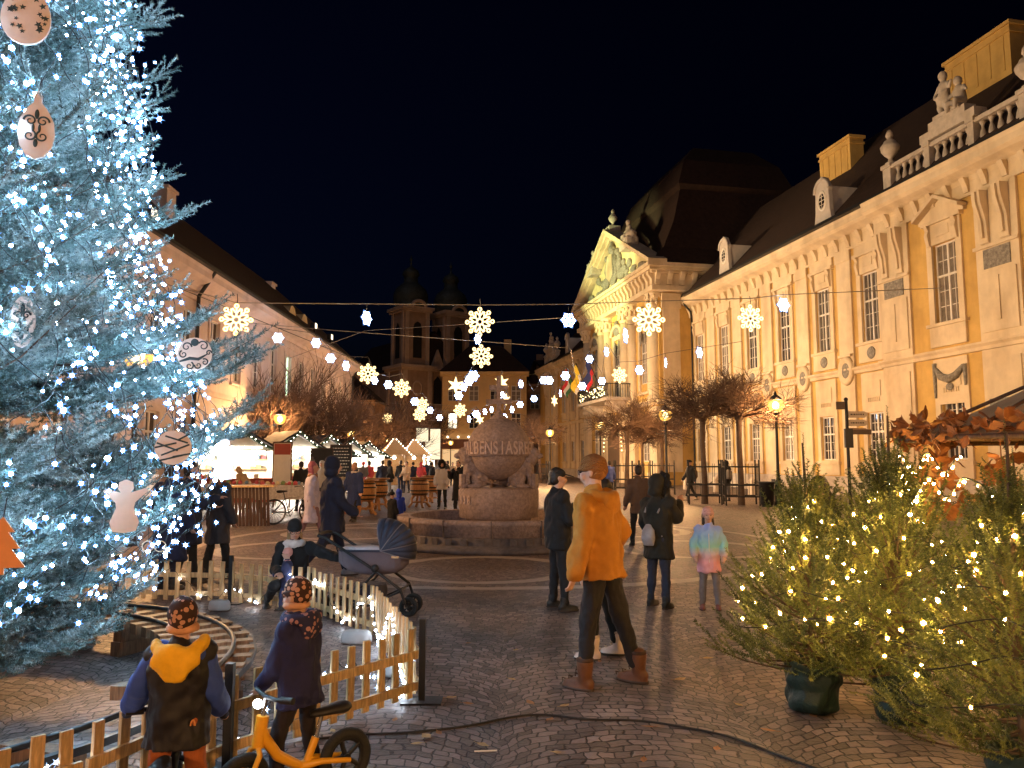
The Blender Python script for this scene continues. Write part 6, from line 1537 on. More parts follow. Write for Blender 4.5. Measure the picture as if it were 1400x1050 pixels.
    for nm in 'LR':
        s = sh[nm][0]; b.ball(s+Rl @ Vector((0, 0, -.01*k)), .082*k*bulk, 10, 8)
    b.capsule(T((0, -.005*k, .50*k)), T((0, .0, .555*k)), .088*k, .082*k, 14)
    jk = part('jacket', b, top or BLK, amp=.024*k, fq=8.5/k)
    if sleeve:          # coloured sleeves
        b = MB(); arms(b, .026, .064, .054, .046, .92); part('sleeves', b, sleeve, amp=.014*k, fq=9/k)
    if collar: b = MB(); b.ring(tuple(T((0, .0, .555*k))), .075*k, .034*k, 'Z', 16, 8); part('scarf', b, collar, .012, 1, .01, 14)
    # head wear
    if hat:
        kind, hm = hat; b = MB(); M4 = Hm.to_4x4()
        if kind == 'beanie':
            b.ball(HP(0, -.018, .052), (.090*hs, .108*hs, .096*hs), 20, 14, M4); b.ball(HP(0, -.03, .01), (.084*hs, .097*hs, .08*hs), 18, 12, M4); bb = part('beanie', b, hm, .012, 3, .004, 22)
            c = MB(); c.loft([(HP(0, -.012, .012), .091*hs, .110*hs, Hm), (HP(0, -.010, .018), .096*hs, .115*hs, Hm), (HP(0, -.008, .05), .095*hs, .113*hs, Hm), (HP(0, -.008, .055), .089*hs, .107*hs, Hm)], 24); link('hat_cuff', sculpt(c, 'hat_cuff', hm, .009, 1, .003, 30), bb)
        elif kind == 'pompom':
            b.ball(HP(0, -.015, .05), (.09*hs, .108*hs, .095*hs), 18, 12, M4); part('beanie', b, hm, .012, 2, .004, 22); c = MB(); c.ball(HP(0, -.02, .17), .045*hs, 10, 8); part('pompom', c, hm, .012, 0, .012, 40)
        elif kind == 'cap':
            b.ball(HP(0, -.015, .05), (.087*hs, .106*hs, .078*hs), 18, 12, M4); bb = part('cap', b, hm, .012, 2); c = MB(); c.loft([(HP(0, .125, .040), .078*hs, .075*hs, Hm @ rx(-12)), (HP(0, .122, .048), .078*hs, .075*hs, Hm @ rx(-12))], 18); link('peak', c.mesh('peak', hm), bb)
        elif kind == 'hat':
            b.ball(HP(0, -.01, .07), (.085*hs, .1*hs, .075*hs), 18, 12, M4); b.loft([(HP(0, -.01, .045), .125*hs, .15*hs, Hm), (HP(0, -.01, .055), .125*hs, .15*hs, Hm)], 20); part('hat', b, hm, .012, 1)
    if hair:
        hm, ln = hair; b = MB(); M4 = Hm.to_4x4(); b.ball(HP(0, -.028, .045), (.087*hs, .098*hs, .092*hs), 18, 12, M4)
        b.ball(HP(0, -.05, -.01), (.082*hs, .07*hs, .09*hs), 16, 10, M4)
        if ln > 0:
            for sx in (-1, 0, 1): b.capsule(HP(sx*.065, -.035-.03*(sx == 0), 0), HP(sx*.075, -.02-.06*(sx == 0), -.10-ln), .032*hs, .026*hs, 10)
        part('hair', b, hm, .012, 1, .008, 26)
    if hood:
        hm, fur = hood; b = MB(); M4 = Hm.to_4x4(); b.ball(HP(0, -.035, .03), (.112*hs, .118*hs, .135*hs), 20, 14, M4); b.ball(HP(0, -.05, -.08), (.105*hs, .1*hs, .09*hs), 16, 10, M4); part('hood', b, hm, .014, 2, .01, 12)
        if fur: c = MB(); pts = [HP(.105*math.cos(t), .065+.02*math.sin(t), .025+.130*math.sin(t)) for t in [2*PI*q/20 for q in range(20)]]; c.tube(pts, .048*hs, 8, closed=True); part('fur_trim', c, fur, .010, 0, .03, 38)
    if face:
        e = MB()
        for sx in (-1, 1): e.ball(HP(sx*.032, .083, .008), (.010*hs, .007*hs, .0055*hs), 8, 6)
        link('eyes', e.mesh('eyes', EYE_M), o); e = MB(); e.ball(HP(0, .097, -.052), (.022*hs, .006*hs, .005*hs), 8, 6); link('mouth', e.mesh('mouth', LIP), o)
        e = MB()
        for sx in (-1, 1): e.capsule(HP(sx*.018, .091, .028), HP(sx*.048, .082, .029), .0045*hs, .003*hs, 6)
        link('eyebrows', e.mesh('eyebrows', BLKH), o)
    if extra: extra(dict(o=o, T=T, HP=HP, sh=sh, k=k, hs=hs, Hm=Hm, Rl=Rl, part=part, leg=legj))
    return o
def knit(name, col):
    m = mat(name, col, .95, .15, 14, 0); n = m.node_tree.nodes; l = m.node_tree.links; tc = n.new('ShaderNodeTexCoord'); w = n.new('ShaderNodeTexWave'); w.inputs['Scale'].default_value = 26; w.inputs['Distortion'].default_value = 3; w.bands_direction = 'DIAGONAL'
    l.new(tc.outputs['Object'], w.inputs['Vector']); v = n.new('ShaderNodeTexVoronoi'); v.inputs['Scale'].default_value = 130; l.new(tc.outputs['Object'], v.inputs['Vector']); a = n.new('ShaderNodeMath'); a.operation = 'ADD'; l.new(w.outputs['Fac'], a.inputs[0]); l.new(v.outputs['Distance'], a.inputs[1])
    bp = n.new('ShaderNodeBump'); bp.inputs['Strength'].default_value = 1; bp.inputs['Distance'].default_value = .008; l.new(a.outputs[0], bp.inputs['Height']); l.new(bp.outputs[0], n['Principled BSDF'].inputs['Normal']); return m
def loc(px, py): p = G(px, py); return (p.x, p.y, 0)
def PX(px, Y): return ((px-700)/1057*Y, Y, 0)
OCHJ = cloth('ochre_jacket', (.38, .145, .011), .8, .3); RUST = knit('rust_beanie', (.27, .105, .028)); TANB = mat('tan_boot', (.12, .046, .02), .6, .25, 10, .3); WHB = mat('cream_boot', (.66, .50, .42), .6, .12, 10, .2)
def hood_down(m_, s=1.0):
    def f(c):
        k = c['k']; T = c['T']; b = MB()
        pts = [T((math.cos(t)*.125*k*s, -.02*k+math.sin(t)*.115*k*s, (.545+.035*math.sin(t))*k)) for t in [PI*.93+PI*1.14*q/14 for q in range(15)]]; b.tube(pts, [.035*k*s]+[.052*k*s]*13+[.035*k*s], 10)
        b.ball(T((0, -.135*k*s, .47*k)), (.125*k*s, .05*k*s, .085*k*s), 14, 10); c['part']('hood_folded', b, m_, .013, 2, .012, 11)
    return f
def man_extra(c):
    hood_down(OCHJ)(c); T = c['T']; k = c['k']; b = MB()
    HP = c['HP']; e = MB(); e.tube([HP(-.079, .0, .012), HP(-.07, .085, .012)], .0028, 5); e.tube([HP(.079, .0, .012), HP(.07, .085, .012)], .0028, 5)
    for sx in (-1, 1): e.tube([HP(sx*.035+.026*math.cos(t), .098, .006+.02*math.sin(t)) for t in [2*PI*q/14 for q in range(14)]], .0028, 5, closed=True)
    link('glasses', e.mesh('glasses', IRON), c['o'])
person('tall person in an ochre hooded jacket and rust beanie, seen from behind', (.675, 5.88, 0), 56, 1.71, dict(lean=5, legL=(8, 5, 4), legR=(-12, 8, 4), armL=(2, 14, 12, 0), armR=(-10, 20, 62, .1), head=(16, 0)), OCHJ, cloth('charcoal_trousers', (.013, .010, .012)), TANB, ('beanie', RUST), vox=.012, hem=.83, bulk=1.17, extra=man_extra, boots=mat('boot_lace', (.05, .025, .015), .8, .2, 20, .1))
person('person in pale cream boots mostly hidden behind the tall ochre jacket', (.775, 6.75, 0), 75, 1.52, dict(legL=(10, 3, 8), legR=(-6, 3, 6)), BLK, BLK, WHB, hair=(BLKH, .1), vox=.014, hem=.72, hands=False, boots=mat('pale_lace', (.5, .38, .3), .8, .2, 20, .1))
def cap_extra(c):
    T = c['T']; k = c['k']; w = c['sh']['R'][2]; b = MB(); b.box(-.05, .05, -.03, .03, -.08, .08); 
    b.v = [tuple(Vector(v)+w+c['sh']['R'][3]*.12*k+Vector((0, .02, 0))) for v in b.v]
person('man in a black cap and black jacket standing by the fountain', PX(762, 8.9), -72, 1.59, dict(legL=(0, 5, 2), legR=(4, 5, 4), armL=(25, 8, 95, .3), armR=(14, 8, 70, .25), head=(-8, -4)), BLK, cloth('black_trousers', (.014, .014, .017)), SHOEK, ('cap', BLK), hair=(BLKH, 0), vox=.014, hem=.76, bulk=1.12)
def bagstuff(c):
    T = c['T']; k = c['k']; b = MB(); P = lambda x, y, z: T((x*k, y*k, z*k))
    b.loft([(P(-.03, -.2, -.08), .08*k, .04*k), (P(-.03, -.22, .02), .10*k, .06*k), (P(-.03, -.21, .13), .09*k, .05*k), (P(-.03, -.19, .2), .04*k, .03*k)], 14); bg_ = c['part']('rucksack', b, mat('pale_bag', (.34, .31, .32), .8, .2, 8, .3), .014, 2, .012, 12)
    s = MB()
    for sx in (-1, 1): s.tube([P(sx*.1, -.17, .36), P(sx*.115, -.04, .515), P(sx*.12, .10, .47), P(sx*.125, .165, .32), P(sx*.14, .12, .1), P(sx*.12, -.12, .05)], .013*k, 6)
    link('strap', s.mesh('strap', mat('pale_bag', (.5, .46, .46))), bg_)
OLIV = cloth('dark_olive', (.017, .015, .011)); FUR = mat('black_fur', (.012, .010, .010), .9, .4, 60, 1.0, 90, bdist=.02)
person('person in a dark olive parka with black fur hood, hand at the face', PX(898, 9.05), -42, 1.49, dict(legL=(2, 4, 3), legR=(-4, 5, 3), armL=(4, 10, 34, .3), armR=(38, 6, 112, .35), head=(-12, -8)), OLIV, JEAN, SHOEK, vox=.013, hem=.66, bulk=1.14, hood=(OLIV, FUR), hair=(BLKH, 0), extra=bagstuff)
# pastel jacket: colour bands of the cloth itself, by height on the jacket
def pastel():
    m = mat('pastel_cloth', (.5, .5, .6), .8, .05, 10, .2); n = m.node_tree.nodes; l = m.node_tree.links; tc = n.new('ShaderNodeTexCoord'); s = n.new('ShaderNodeSeparateXYZ'); l.new(tc.outputs['Object'], s.inputs[0])
    r = n.new('ShaderNodeMapRange'); r.inputs['From Min'].default_value = .50; r.inputs['From Max'].default_value = 1.0; l.new(s.outputs[2], r.inputs['Value'])
    c = n.new('ShaderNodeValToRGB'); e = c.color_ramp.elements; e[0].position = .06; e[0].color = (.75, .34, .36, 1); e[1].position = .95; e[1].color = (.26, .30, .72, 1)
    for p, q in ((.22, (.62, .42, .45, 1)), (.4, (.25, .52, .47, 1)), (.62, (.24, .42, .62, 1))): k = e.new(p); k.color = q
    l.new(r.outputs[0], c.inputs[0]); l.new(c.outputs[0], n['Principled BSDF'].inputs['Base Color']); return m
PINKB = knit('pink_beanie', (.62, .36, .35)); PLUM = mat('plum_shoe', (.18, .06, .06), .6, .2, 10, .2)
def zipper(c):
    T = c['T']; k = c['k']; b = MB(); b.tube([T((0, (.150+.0*z)*k, z*k)) for z in (-.1, .1, .3, .42)], .004, 5); link('zip', b.mesh('zip', FRAME), c['o'])
person('small girl in a pastel rainbow jacket and pink beanie, hands in pockets', PX(966, 8.9), 168, 1.12, dict(legL=(0, 4, 0), legR=(0, 4, 0), armL=(-6, 22, 50, .42), armR=(-6, 22, 50, .42), head=(6, 0)), pastel(), cloth('grey_leggings', (.17, .15, .16)), PLUM, ('beanie', PINKB), hair=(BLKH, .03), vox=.011, hem=.66, bulk=1.06, hands=False, extra=zipper)
person('person in a brown grey jacket seen from behind, beside the parka', PX(872, 15.5), 8, 1.60, dict(legL=(8, 3, 6), legR=(-6, 3, 10)), cloth('brown_grey', (.09, .06, .05)), BLK, SHOEK, hair=(BLKH, 0), vox=.018, hem=.72)
def pack(m_):
    def f(c):
        T = c['T']; k = c['k']; b = MB(); P = lambda x, y, z: T((x*k, y*k, z*k)); b.loft([(P(0, -.22, .06), .12*k, .07*k), (P(0, -.24, .14), .15*k, .10*k), (P(0, -.24, .36), .14*k, .09*k), (P(0, -.2, .46), .08*k, .05*k)], 14); c['part']('rucksack', b, m_, .02, 2, .01, 9)
    return f
person('walking man with a rucksack and flat hat passing the tree guards', PX(943, 34.0), 110, 1.80, dict(legL=(24, 2, 6), legR=(-20, 2, 14), armL=(-14, 8, 16, 0), armR=(14, 8, 20, 0)), BLK, BLK, mat('grey_shoe', (.4, .36, .32), .6, .1, 8, .1), ('hat', BLK), vox=.024, hem=.70, face=False, extra=pack(cloth('brown_pack', (.13, .09, .06))))
person('person with a grey rucksack standing by a tree guard', PX(992, 33.0), 20, 1.72, {}, BLK, cloth('light_jeans', (.18, .19, .22)), SHOEK, vox=.024, hem=.70, face=False, hood=(BLK, None), extra=pack(cloth('grey_pack', (.2, .18, .17))))
person('person in a blue jacket walking away towards the palace portal', PX(833, 36.5), 15, 1.74, dict(legL=(10, 2, 4), legR=(-8, 2, 8)), cloth('royal_blue', (.03, .05, .2)), BLK, SHOEK, hair=(BLKH, 0), vox=.024, hem=.74, face=False)
person('person in a black hooded coat standing behind the potted firs', PX(1222, 7.4), 62, 1.62, dict(armL=(30, 8, 60, .2)), BLK, BLK, SHOEK, vox=.016, hem=.5, bulk=1.1, hood=(BLK, None), hands=False)
person('person in a black coat bending behind the potted firs', PX(1138, 7.9), 80, 1.52, dict(lean=12, head=(0, -15)), BLK, BLK, SHOEK, hair=(BLKH, .1), vox=.018, hem=.6, hands=False)
# ---- the two children in front
def patch(name, base, spot, sc=15, thr=.56):
    if name in MATS: return MATS[name]
    m = mat(name, base, .9, .1, 10, .3); n = m.node_tree.nodes; l = m.node_tree.links; tc = n.new('ShaderNodeTexCoord'); v = n.new('ShaderNodeTexVoronoi'); v.inputs['Scale'].default_value = sc; v.inputs['Randomness'].default_value = .8; l.new(tc.outputs['Object'], v.inputs['Vector'])
    nz = n.new('ShaderNodeTexNoise'); nz.inputs['Scale'].default_value = sc*1.3; l.new(tc.outputs['Object'], nz.inputs['Vector']); ad = n.new('ShaderNodeMath'); ad.operation = 'MULTIPLY_ADD'; ad.inputs[1].default_value = .35; l.new(nz.outputs['Fac'], ad.inputs[0]); l.new(v.outputs['Distance'], ad.inputs[2])
    s = n.new('ShaderNodeMath'); s.operation = 'LESS_THAN'; s.inputs[1].default_value = thr; l.new(ad.outputs[0], s.inputs[0]); mx = n.new('ShaderNodeMixRGB'); mx.inputs[1].default_value = base+(1,); mx.inputs[2].default_value = spot+(1,); l.new(s.outputs[0], mx.inputs[0]); l.new(mx.outputs[0], n['Principled BSDF'].inputs['Base Color']); return m
HATP = patch('spotted_knit', (.040, .018, .014), (.46, .24, .17), 34, .58); YEL = cloth('yellow_hood', (.80, .43, .012), .7, .2); BLUJ = cloth('blue_sleeve', (.028, .065, .34), .7, .25); VEST = cloth('black_softshell', (.009, .007, .010), .6, .2); RUSTT = cloth('rust_trousers', (.33, .09, .025))
def kid1(c):
    k = c['k']; T = c['T']; b = MB()
    pts = [T((math.cos(t)*.17*k, -.035*k+math.sin(t)*.13*k, (.565-.05*max(0, math.sin(-t)))*k)) for t in [PI*.9+PI*1.2*q/16 for q in range(17)]]; b.tube(pts, [.03*k]+[.05*k]*15+[.03*k], 10)
    b.ball(T((0, -.165*k, .47*k)), (.18*k, .06*k, .11*k), 16, 10); b.ball(T((.0, -.18*k, .40*k)), (.12*k, .05*k, .09*k), 14, 8); b.capsule(T((-.17*k, .0, .55*k)), T((-.25*k, -.03*k, .44*k)), .03*k, .012*k); c['part']('hood_folded', b, YEL, .011, 2, .014, 14)
    b = MB(); b.ring(tuple(c['HP'](0, -.01, -.055)), .075*c['hs'], .032*c['hs'], 'Z', 18, 8); c['part']('neck_warmer', b, cloth('peach_fleece', (.55, .28, .16)), .011, 1, .008, 18)
    b = MB(); b.tube([T((.14*k, -.165*k, (.0+.04*math.cos(t))*k)) + Vector((.016*math.sin(t)*k, 0, 0)) for t in [PI*q/8-PI/2 for q in range(9)]], .006*k, 5); link('badge', b.mesh('badge', cloth('badge_orange', (.7, .3, .1))), c['o'])
    for nm in 'LR': b = MB(); w, d = c['sh'][nm][2], c['sh'][nm][3]; b.capsule(w, w+d*.12*k, .042*k, .042*k, 10); b.capsule(w+d*.03*k, w+d*.07*k+Vector((0, .04, .02))*k, .02*k, .018*k, 8); c['part']('mitten', b, NAVY, .011, 1)
person('small child in a spotted hat, yellow hood, blue sleeves and black vest', (-1.47, 3.52, 0), 10, 1.03, dict(legL=(10, 10, 8), legR=(0, 10, 10), armL=(14, 26, 26, 0), armR=(10, 10, 30, 0), head=(8, 6)), VEST, RUSTT, SHOEK, ('beanie', HATP), face=True, vox=.010, hem=.74, bulk=1.22, extra=kid1, sleeve=BLUJ, hands=False)
NAVJ = patch('navy_spotted', (.022, .022, .075), (.03, .03, .1), 20); 
def kid2(c):
    k = c['k']; T = c['T']; b = MB(); pts = [T((math.cos(t)*.13*k, -.03*k+math.sin(t)*.12*k, .56*k)) for t in [2*PI*q/18 for q in range(18)]]; b.tube(pts, .055*k, 9, closed=True); b.ball(T((0, -.14*k, .47*k)), (.13*k, .06*k, .1*k), 14, 9); c['part']('hood_folded', b, patch('navy_spots', (.022, .02, .06), (.36, .19, .19), 34), .011, 2, .01, 14)
    b = MB(); b.ring(tuple(c['HP'](0, .0, -.06)), .072*c['hs'], .03*c['hs'], 'Z', 18, 8); c['part']('neck_warmer', b, cloth('peach_fleece', (.55, .28, .16)), .011, 1, .008, 18)
person('small child in a spotted hat and navy jacket astride the yellow balance bike', (-1.07, 4.02, 0), 66, 1.04, dict(legL=(14, 8, 18), legR=(2, 8, 12), armL=(18, 4, 24, .1), armR=(16, 4, 28, .1), lean=4, head=(6, -4)), cloth('navy_jacket', (.014, .014, .062)), cloth('dark_plum_trousers', (.014, .009, .013)), SHOEK, ('beanie', HATP), vox=.010, hem=.76, bulk=1.14, extra=kid2)
# ---- people behind the fence and by the stalls
PINKK = cloth('pink_knit', (.62, .30, .26), .9, .6)
def wool(c):
    b = MB(); T = c['T']; k = c['k']; b.ring(tuple(T((0, .02*k, .54*k))), .095*k, .05*k, 'Z', 16, 8); b.capsule(T((.08*k, .1*k, .52*k)), T((.1*k, .16*k, .3*k)), .045*k, .035*k); c['part']('scarf', b, cloth('white_scarf', (.55, .50, .48), .9, .6), .014, 1, .014, 20)
    HP = c['HP']; e = MB()
    for sx in (-1, 1): e.tube([HP(sx*.034+.027*math.cos(t), .100, .006+.02*math.sin(t)) for t in [2*PI*q/14 for q in range(14)]], .003, 5, closed=True); e.tube([HP(sx*.06, .1, .01), HP(sx*.08, 0, .01)], .003, 5)
    link('glasses', e.mesh('glasses', IRON), c['o'])
person('woman in glasses, black beanie and white scarf crouching behind the fence', PX(408, 9.15), 190, 1.56, dict(legL=(104, 20, 150), legR=(92, 20, 146), armL=(80, 50, 14, -.2), armR=(30, 10, 70, .5), lean=16, head=(10, -2)), BLK, BLK, SHOEK, ('beanie', BLK), hair=(mat('fair_hair', (.3, .2, .1), .5, .2, 30, .5), .08), vox=.013, hem=.72, extra=wool)
person('toddler in a pale pink hat and navy overall held in front of the crouching woman', PX(397, 8.86), 100, .66, dict(legL=(20, 8, 20), legR=(6, 8, 16), armL=(24, 8, 50, .2), armR=(24, 8, 50, .2)), cloth('navy_overall', (.03, .035, .09)), cloth('navy_overall', (.03, .035, .09)), SHOEK, ('beanie', PINKK), vox=.010, hem=.6, bulk=1.2, hands=False, collar=PINKK)
LILAC = patch('lilac_coat', (.42, .40, .55), (.5, .46, .62), 6)
person('woman with pink hair in a pale lilac coat walking past the bicycle', PX(428, 15.8), -70, 1.70, dict(legL=(-16, 2, 14), legR=(20, 2, 6), armL=(16, 6, 30, 0), armR=(-12, 6, 26, 0)), LILAC, cloth('mauve_trousers', (.22, .12, .14)), SHOEK, hair=(mat('pink_hair', (.35, .1, .14), .5, .3, 30, .5), .12), vox=.016, hem=.50, bulk=1.08, collar=cloth('tan_scarf', (.3, .15, .08)))
person('man in a dark navy hooded jacket walking behind the crouching woman', PX(456, 11.3), -62, 1.76, dict(legL=(20, 2, 4), legR=(-24, 2, 22), armL=(-6, 8, 40, .1), armR=(12, 8, 40, .1)), NAVY, NAVY, mat('grey_trainer', (.2, .2, .24), .6, .2, 10, .1), vox=.015, hem=.70, bulk=1.16, hood=(NAVY, None))
def handbag(c):
    w = c['sh']['R'][2]; b = MB(); b.loft([(w+Vector((0, 0, -.62)), .17, .07), (w+Vector((0, 0, -.5)), .19, .09), (w+Vector((0, 0, -.34)), .15, .06)], 14); bg_ = c['part']('handbag', b, patch('bag_print', (.3, .14, .10), (.5, .28, .26), 12), .02, 1); s = MB(); s.tube([w+Vector((-.1, 0, -.36)), w+Vector((0, 0, -.08)), w+Vector((.1, 0, -.36))], .01, 6); link('strap', s.mesh('strap', SHOEK), bg_)
person('woman in a dark blue coat and pale scarf carrying a printed handbag', PX(485, 21.8), 165, 1.66, dict(legL=(12, 2, 4), legR=(-6, 2, 10), armR=(0, 16, 10, 0)), cloth('blue_coat', (.02, .035, .12)), BLK, SHOEK, hair=(mat('fair_hair2', (.3, .2, .1), .5, .2, 30, .5), 0), vox=.018, hem=.50, bulk=1.14, collar=cloth('white_scarf', (.55, .50, .48)), extra=handbag)
person('toddler in a bright blue hooded suit standing at the fountain rim', PX(546, 18.4), 20, .98, dict(armL=(20, 14, 10, 0), armR=(20, 14, 10, 0)), cloth('bright_blue', (.03, .07, .55)), cloth('bright_blue', (.03, .07, .55)), SHOEK, vox=.016, hem=.62, bulk=1.2, hood=(cloth('bright_blue', (.03, .07, .55)), None), hands=False, face=False)
person('toddler in a black bobble hat beside the blue suited toddler', PX(537, 18.0), -40, .95, {}, BLK, NAVY, SHOEK, ('pompom', BLK), vox=.016, hem=.62, bulk=1.2, hands=False)
person('girl with long red brown hair in a dark coat standing beside the spruce', PX(301, 11.2), -38, 1.62, dict(legL=(-6, 3, 4), legR=(10, 3, 4), armL=(8, 8, 30, .2), armR=(4, 8, 20, .1), head=(-14, 0)), cloth('slate_coat', (.035, .035, .045)), BLK, SHOEK, hair=(mat('auburn_hair', (.20, .07, .025), .5, .3, 30, .5), .18), vox=.014, hem=.56, bulk=1.1)
person('person in a navy coat half hidden by the lowest spruce bough', PX(262, 10.6), -60, 1.68, dict(legL=(10, 3, 4), legR=(-10, 3, 8), armL=(20, 8, 60, .2), armR=(20, 8, 90, .2)), NAVY, BLK, SHOEK, hair=(BLKH, 0), vox=.016, hem=.60, bulk=1.15)
person('broad person in a long dark blue coat standing against the spruce boughs', PX(236, 10.2), -20, 1.66, {}, cloth('deep_blue', (.008, .014, .05)), NAVY, SHOEK, hair=(BLKH, 0), vox=.018, hem=.42, bulk=1.28)
person('person in a striped pompom hat waiting at the stall by the black board', PX(427, 27.5), 60, 1.76, {}, cloth('mauve_jacket', (.12, .09, .12)), BLK, SHOEK, ('pompom', GREYC), vox=.022, hem=.7, face=False)
person('person in a dark jacket waiting beside the striped pompom hat', PX(412, 26.5), 40, 1.68, {}, BLK, BLK, SHOEK, hair=(BLKH, 0), vox=.022, hem=.7, face=False)
person('person with a white head scarf standing in the doorway of the second stall', PX(440, 30.5), 170, 1.70, {}, cloth('white_jacket', (.5, .48, .46)), BLK, SHOEK, hood=(cloth('white_jacket', (.5, .48, .46)), None), vox=.022, hem=.7)
person('stall keeper in a beige jacket bending over the brightest stall table', PX(338, 27.4), 60, 1.62, dict(lean=38), cloth('beige_jacket', (.40, .28, .16)), BLK, SHOEK, hood=(cloth('beige_jacket', (.40, .28, .16)), None), vox=.024, hem=.7, face=False)
person('person in a white jacket and black trousers near the globe', PX(605, 27.5), 175, 1.68, dict(armL=(4, 12, 30, .3), armR=(4, 12, 30, .3)), patch('white_jacket2', (.5, .45, .42), (.5, .45, .42), 3), BLK, SHOEK, hood=(BLK, FUR), vox=.02, hem=.74, bulk=1.1)
person('person in a long black coat with hands raised to the mouth', PX(627, 25), 150, 1.72, dict(armL=(40, 6, 105, .4), armR=(40, 6, 105, .4)), BLK, BLK, SHOEK, hair=(BLKH, 0), vox=.02, hem=.45, bulk=1.1)
# the crowd at the far stalls
random.seed(21)
CW = [(497, 39, 'grey', 'person in a grey jacket at the stall beside the barrels'), (505, 40, 'red', 'person in a pale red jacket at the stall beside the barrels'), (523, 38, 'navy', 'person in dark blue leaning at the lit stall corner'), (533, 38.5, 'black', 'person in a black hooded jacket and light jeans by the lit stall'), (548, 43, 'black', 'person in black with back turned, beside the front barrel'), (556, 42, 'beige', 'person in a beige coat and red hat between the barrels'), (565, 46, 'navy', 'person in navy behind the front barrel'), (576, 45, 'red', 'person in a bright red hood behind the barrels'), (591, 46, 'black', 'person in black under the tall lit banner'), (600, 52, 'grey', 'person in grey by the shop corner, far off'), (612, 50, 'black', 'person in black in front of the far shop window'), (619, 54, 'beige', 'person in beige at the far shop window'), (487, 45, 'black', 'person in black under the blue white stall light'), (583, 58, 'navy', 'small far person in navy below the square sign'), (560, 62, 'black', 'small far person in black before the far kiosk'), (636, 44, 'black', 'person in black partly hidden by the fountain lion')]
cw = dict(grey=cloth('crowd_grey', (.16, .15, .15)), red=cloth('crowd_red', (.45, .05, .06)), navy=NAVY, black=BLK, beige=cloth('crowd_beige', (.42, .30, .2)))
for i, (px, Y, c_, lb) in enumerate(CW):
    person(lb, PX(px, Y), random.choice([0, 30, 160, -60, 80, 190]), random.uniform(1.62, 1.8), dict(legL=(random.uniform(-8, 10), 3, 4), legR=(random.uniform(-8, 10), 3, 4), armL=(10, 8, random.uniform(20, 80), .2), armR=(6, 8, random.uniform(10, 60), .1)), cw[c_], cloth('light_jeans', (.18, .19, .22)) if i == 3 else (BLK, NAVY, JEAN)[i % 3], SHOEK, (('beanie', cw[random.choice(['grey', 'red', 'black'])]) if i % 3 == 0 else None), (BLKH, 0) if i % 3 else None, face=False, vox=.03, hem=random.choice([.7, .55, .78]), bulk=1.1, hands=False, hood=((cw[c_], None) if i in (3, 7) else None))
# ------------------------------------------------------------------ pram
PB_ = mat('pram_shell', (.15, .125, .15), .6, .1, 12, .2); PC_ = cloth('pram_canopy', (.022, .025, .045), .7, .2); PW_ = cloth('pram_lining', (.5, .46, .5))
pr = thing('pram', 'grey and navy pram with a raised canopy and black frame standing behind the fence', 'pram', (-1.55, 8.62, 0), R(-4))
P = lambda x, y, z: (x, y, z)
b = MB(); rg = []
for i in range(13):
    t = i/12; x = -.36+.78*t; w = .20*math.sqrt(max(.02, 1-(2*t-1)**6)); zb = .47-.05*math.sin(PI*t)+.12*max(0, .22-t)**1.2*4+.10*max(0, t-.86)*5; rg.append((x, w, zb))
rings = []
for x, w, zb in rg: rings.append([(x, w*math.cos(a)*(.82 if math.sin(a) < -.1 else 1), .70+(.70-zb)*math.sin(a) if math.sin(a) < 0 else .70) for a in [PI+PI*q/10 for q in range(11)]])
for i in range(len(rings)-1):
    n = 11; V = rings[i]+rings[i+1]; b.add(V, [(q, q+1, n+q+1, n+q) for q in range(n-1)], True)
b.add(rings[0], [tuple(range(11))]); b.add(rings[-1], [tuple(range(11))]); sh_ = b.build('carrycot', PB_, pr)
b = MB(); b.tube([(x, -w-.004, .70) for x, w, z in rg]+[(x, w+.004, .70) for x, w, z in rg[::-1]], .013, 6, closed=True); b.build('rim', PC_, sh_)
b = MB(); b.loft([((-.05, 0, .66), .29, .16), ((-.05, 0, .70), .30, .17), ((-.04, 0, .725), .26, .14)], 16); b.build('blanket', PW_, pr)
b = MB(); b.box(.27, .35, -.206, -.203, .625, .65); b.build('label_tag', mat('tag_tan', (.5, .3, .15), .6, .1, 5, 0), sh_)
b = MB(); V = []; n = 8; nn = 12
ribs = []
for j in range(n+1):
    a = R(100-118*j/n); ribs.append([(.12+.36*math.cos(a)*(math.sin(t)**.6 if 0 < t < PI else 0)+.03, -.215*math.cos(t), .70+.34*math.sin(a)*(math.sin(t)**.6 if 0 < t < PI else 0)) for t in [PI*q/nn for q in range(nn+1)]])
for j in range(n): b.add(ribs[j]+ribs[j+1], [(q, q+1, nn+1+q+1, nn+1+q) for q in range(nn)], True)
cn = b.build('canopy', PC_, pr); s = cn.modifiers.new('thick', 'SOLIDIFY'); s.thickness = .006
b = MB()
for j in (0, 3, 6, 8): b.tube(ribs[j], .0055, 5)
b.build('canopy_ribs', mat('canopy_piping', (.15, .13, .14), .5, .1, 5, 0), cn)
b = MB()
for s in (-.23, .23): b.tube([(-.52, s, .86), (-.45, s, .84), (.1, s, .50), (.38, s, .30), (.43, s, .16)], .016, 8); b.tube([(.12, s, .50), (-.02, s, .34), (-.30, s, .16)], .014, 8); b.tube([(.38, s*.8, .28), (.02, s*.8, .12), (-.28, s*.8, .15)], .011, 8); b.ball((.1, s, .52), .045, 10, 8)
b.tube([(-.52, -.23, .86), (-.55, -.15, .87), (-.55, .15, .87), (-.52, .23, .86)], .019, 8); b.tube([(.38, -.23, .29), (.38, .23, .29)], .012, 6); b.tube([(-.29, -.25, .16), (-.29, .25, .16)], .012, 6); b.build('frame', IRON, pr)
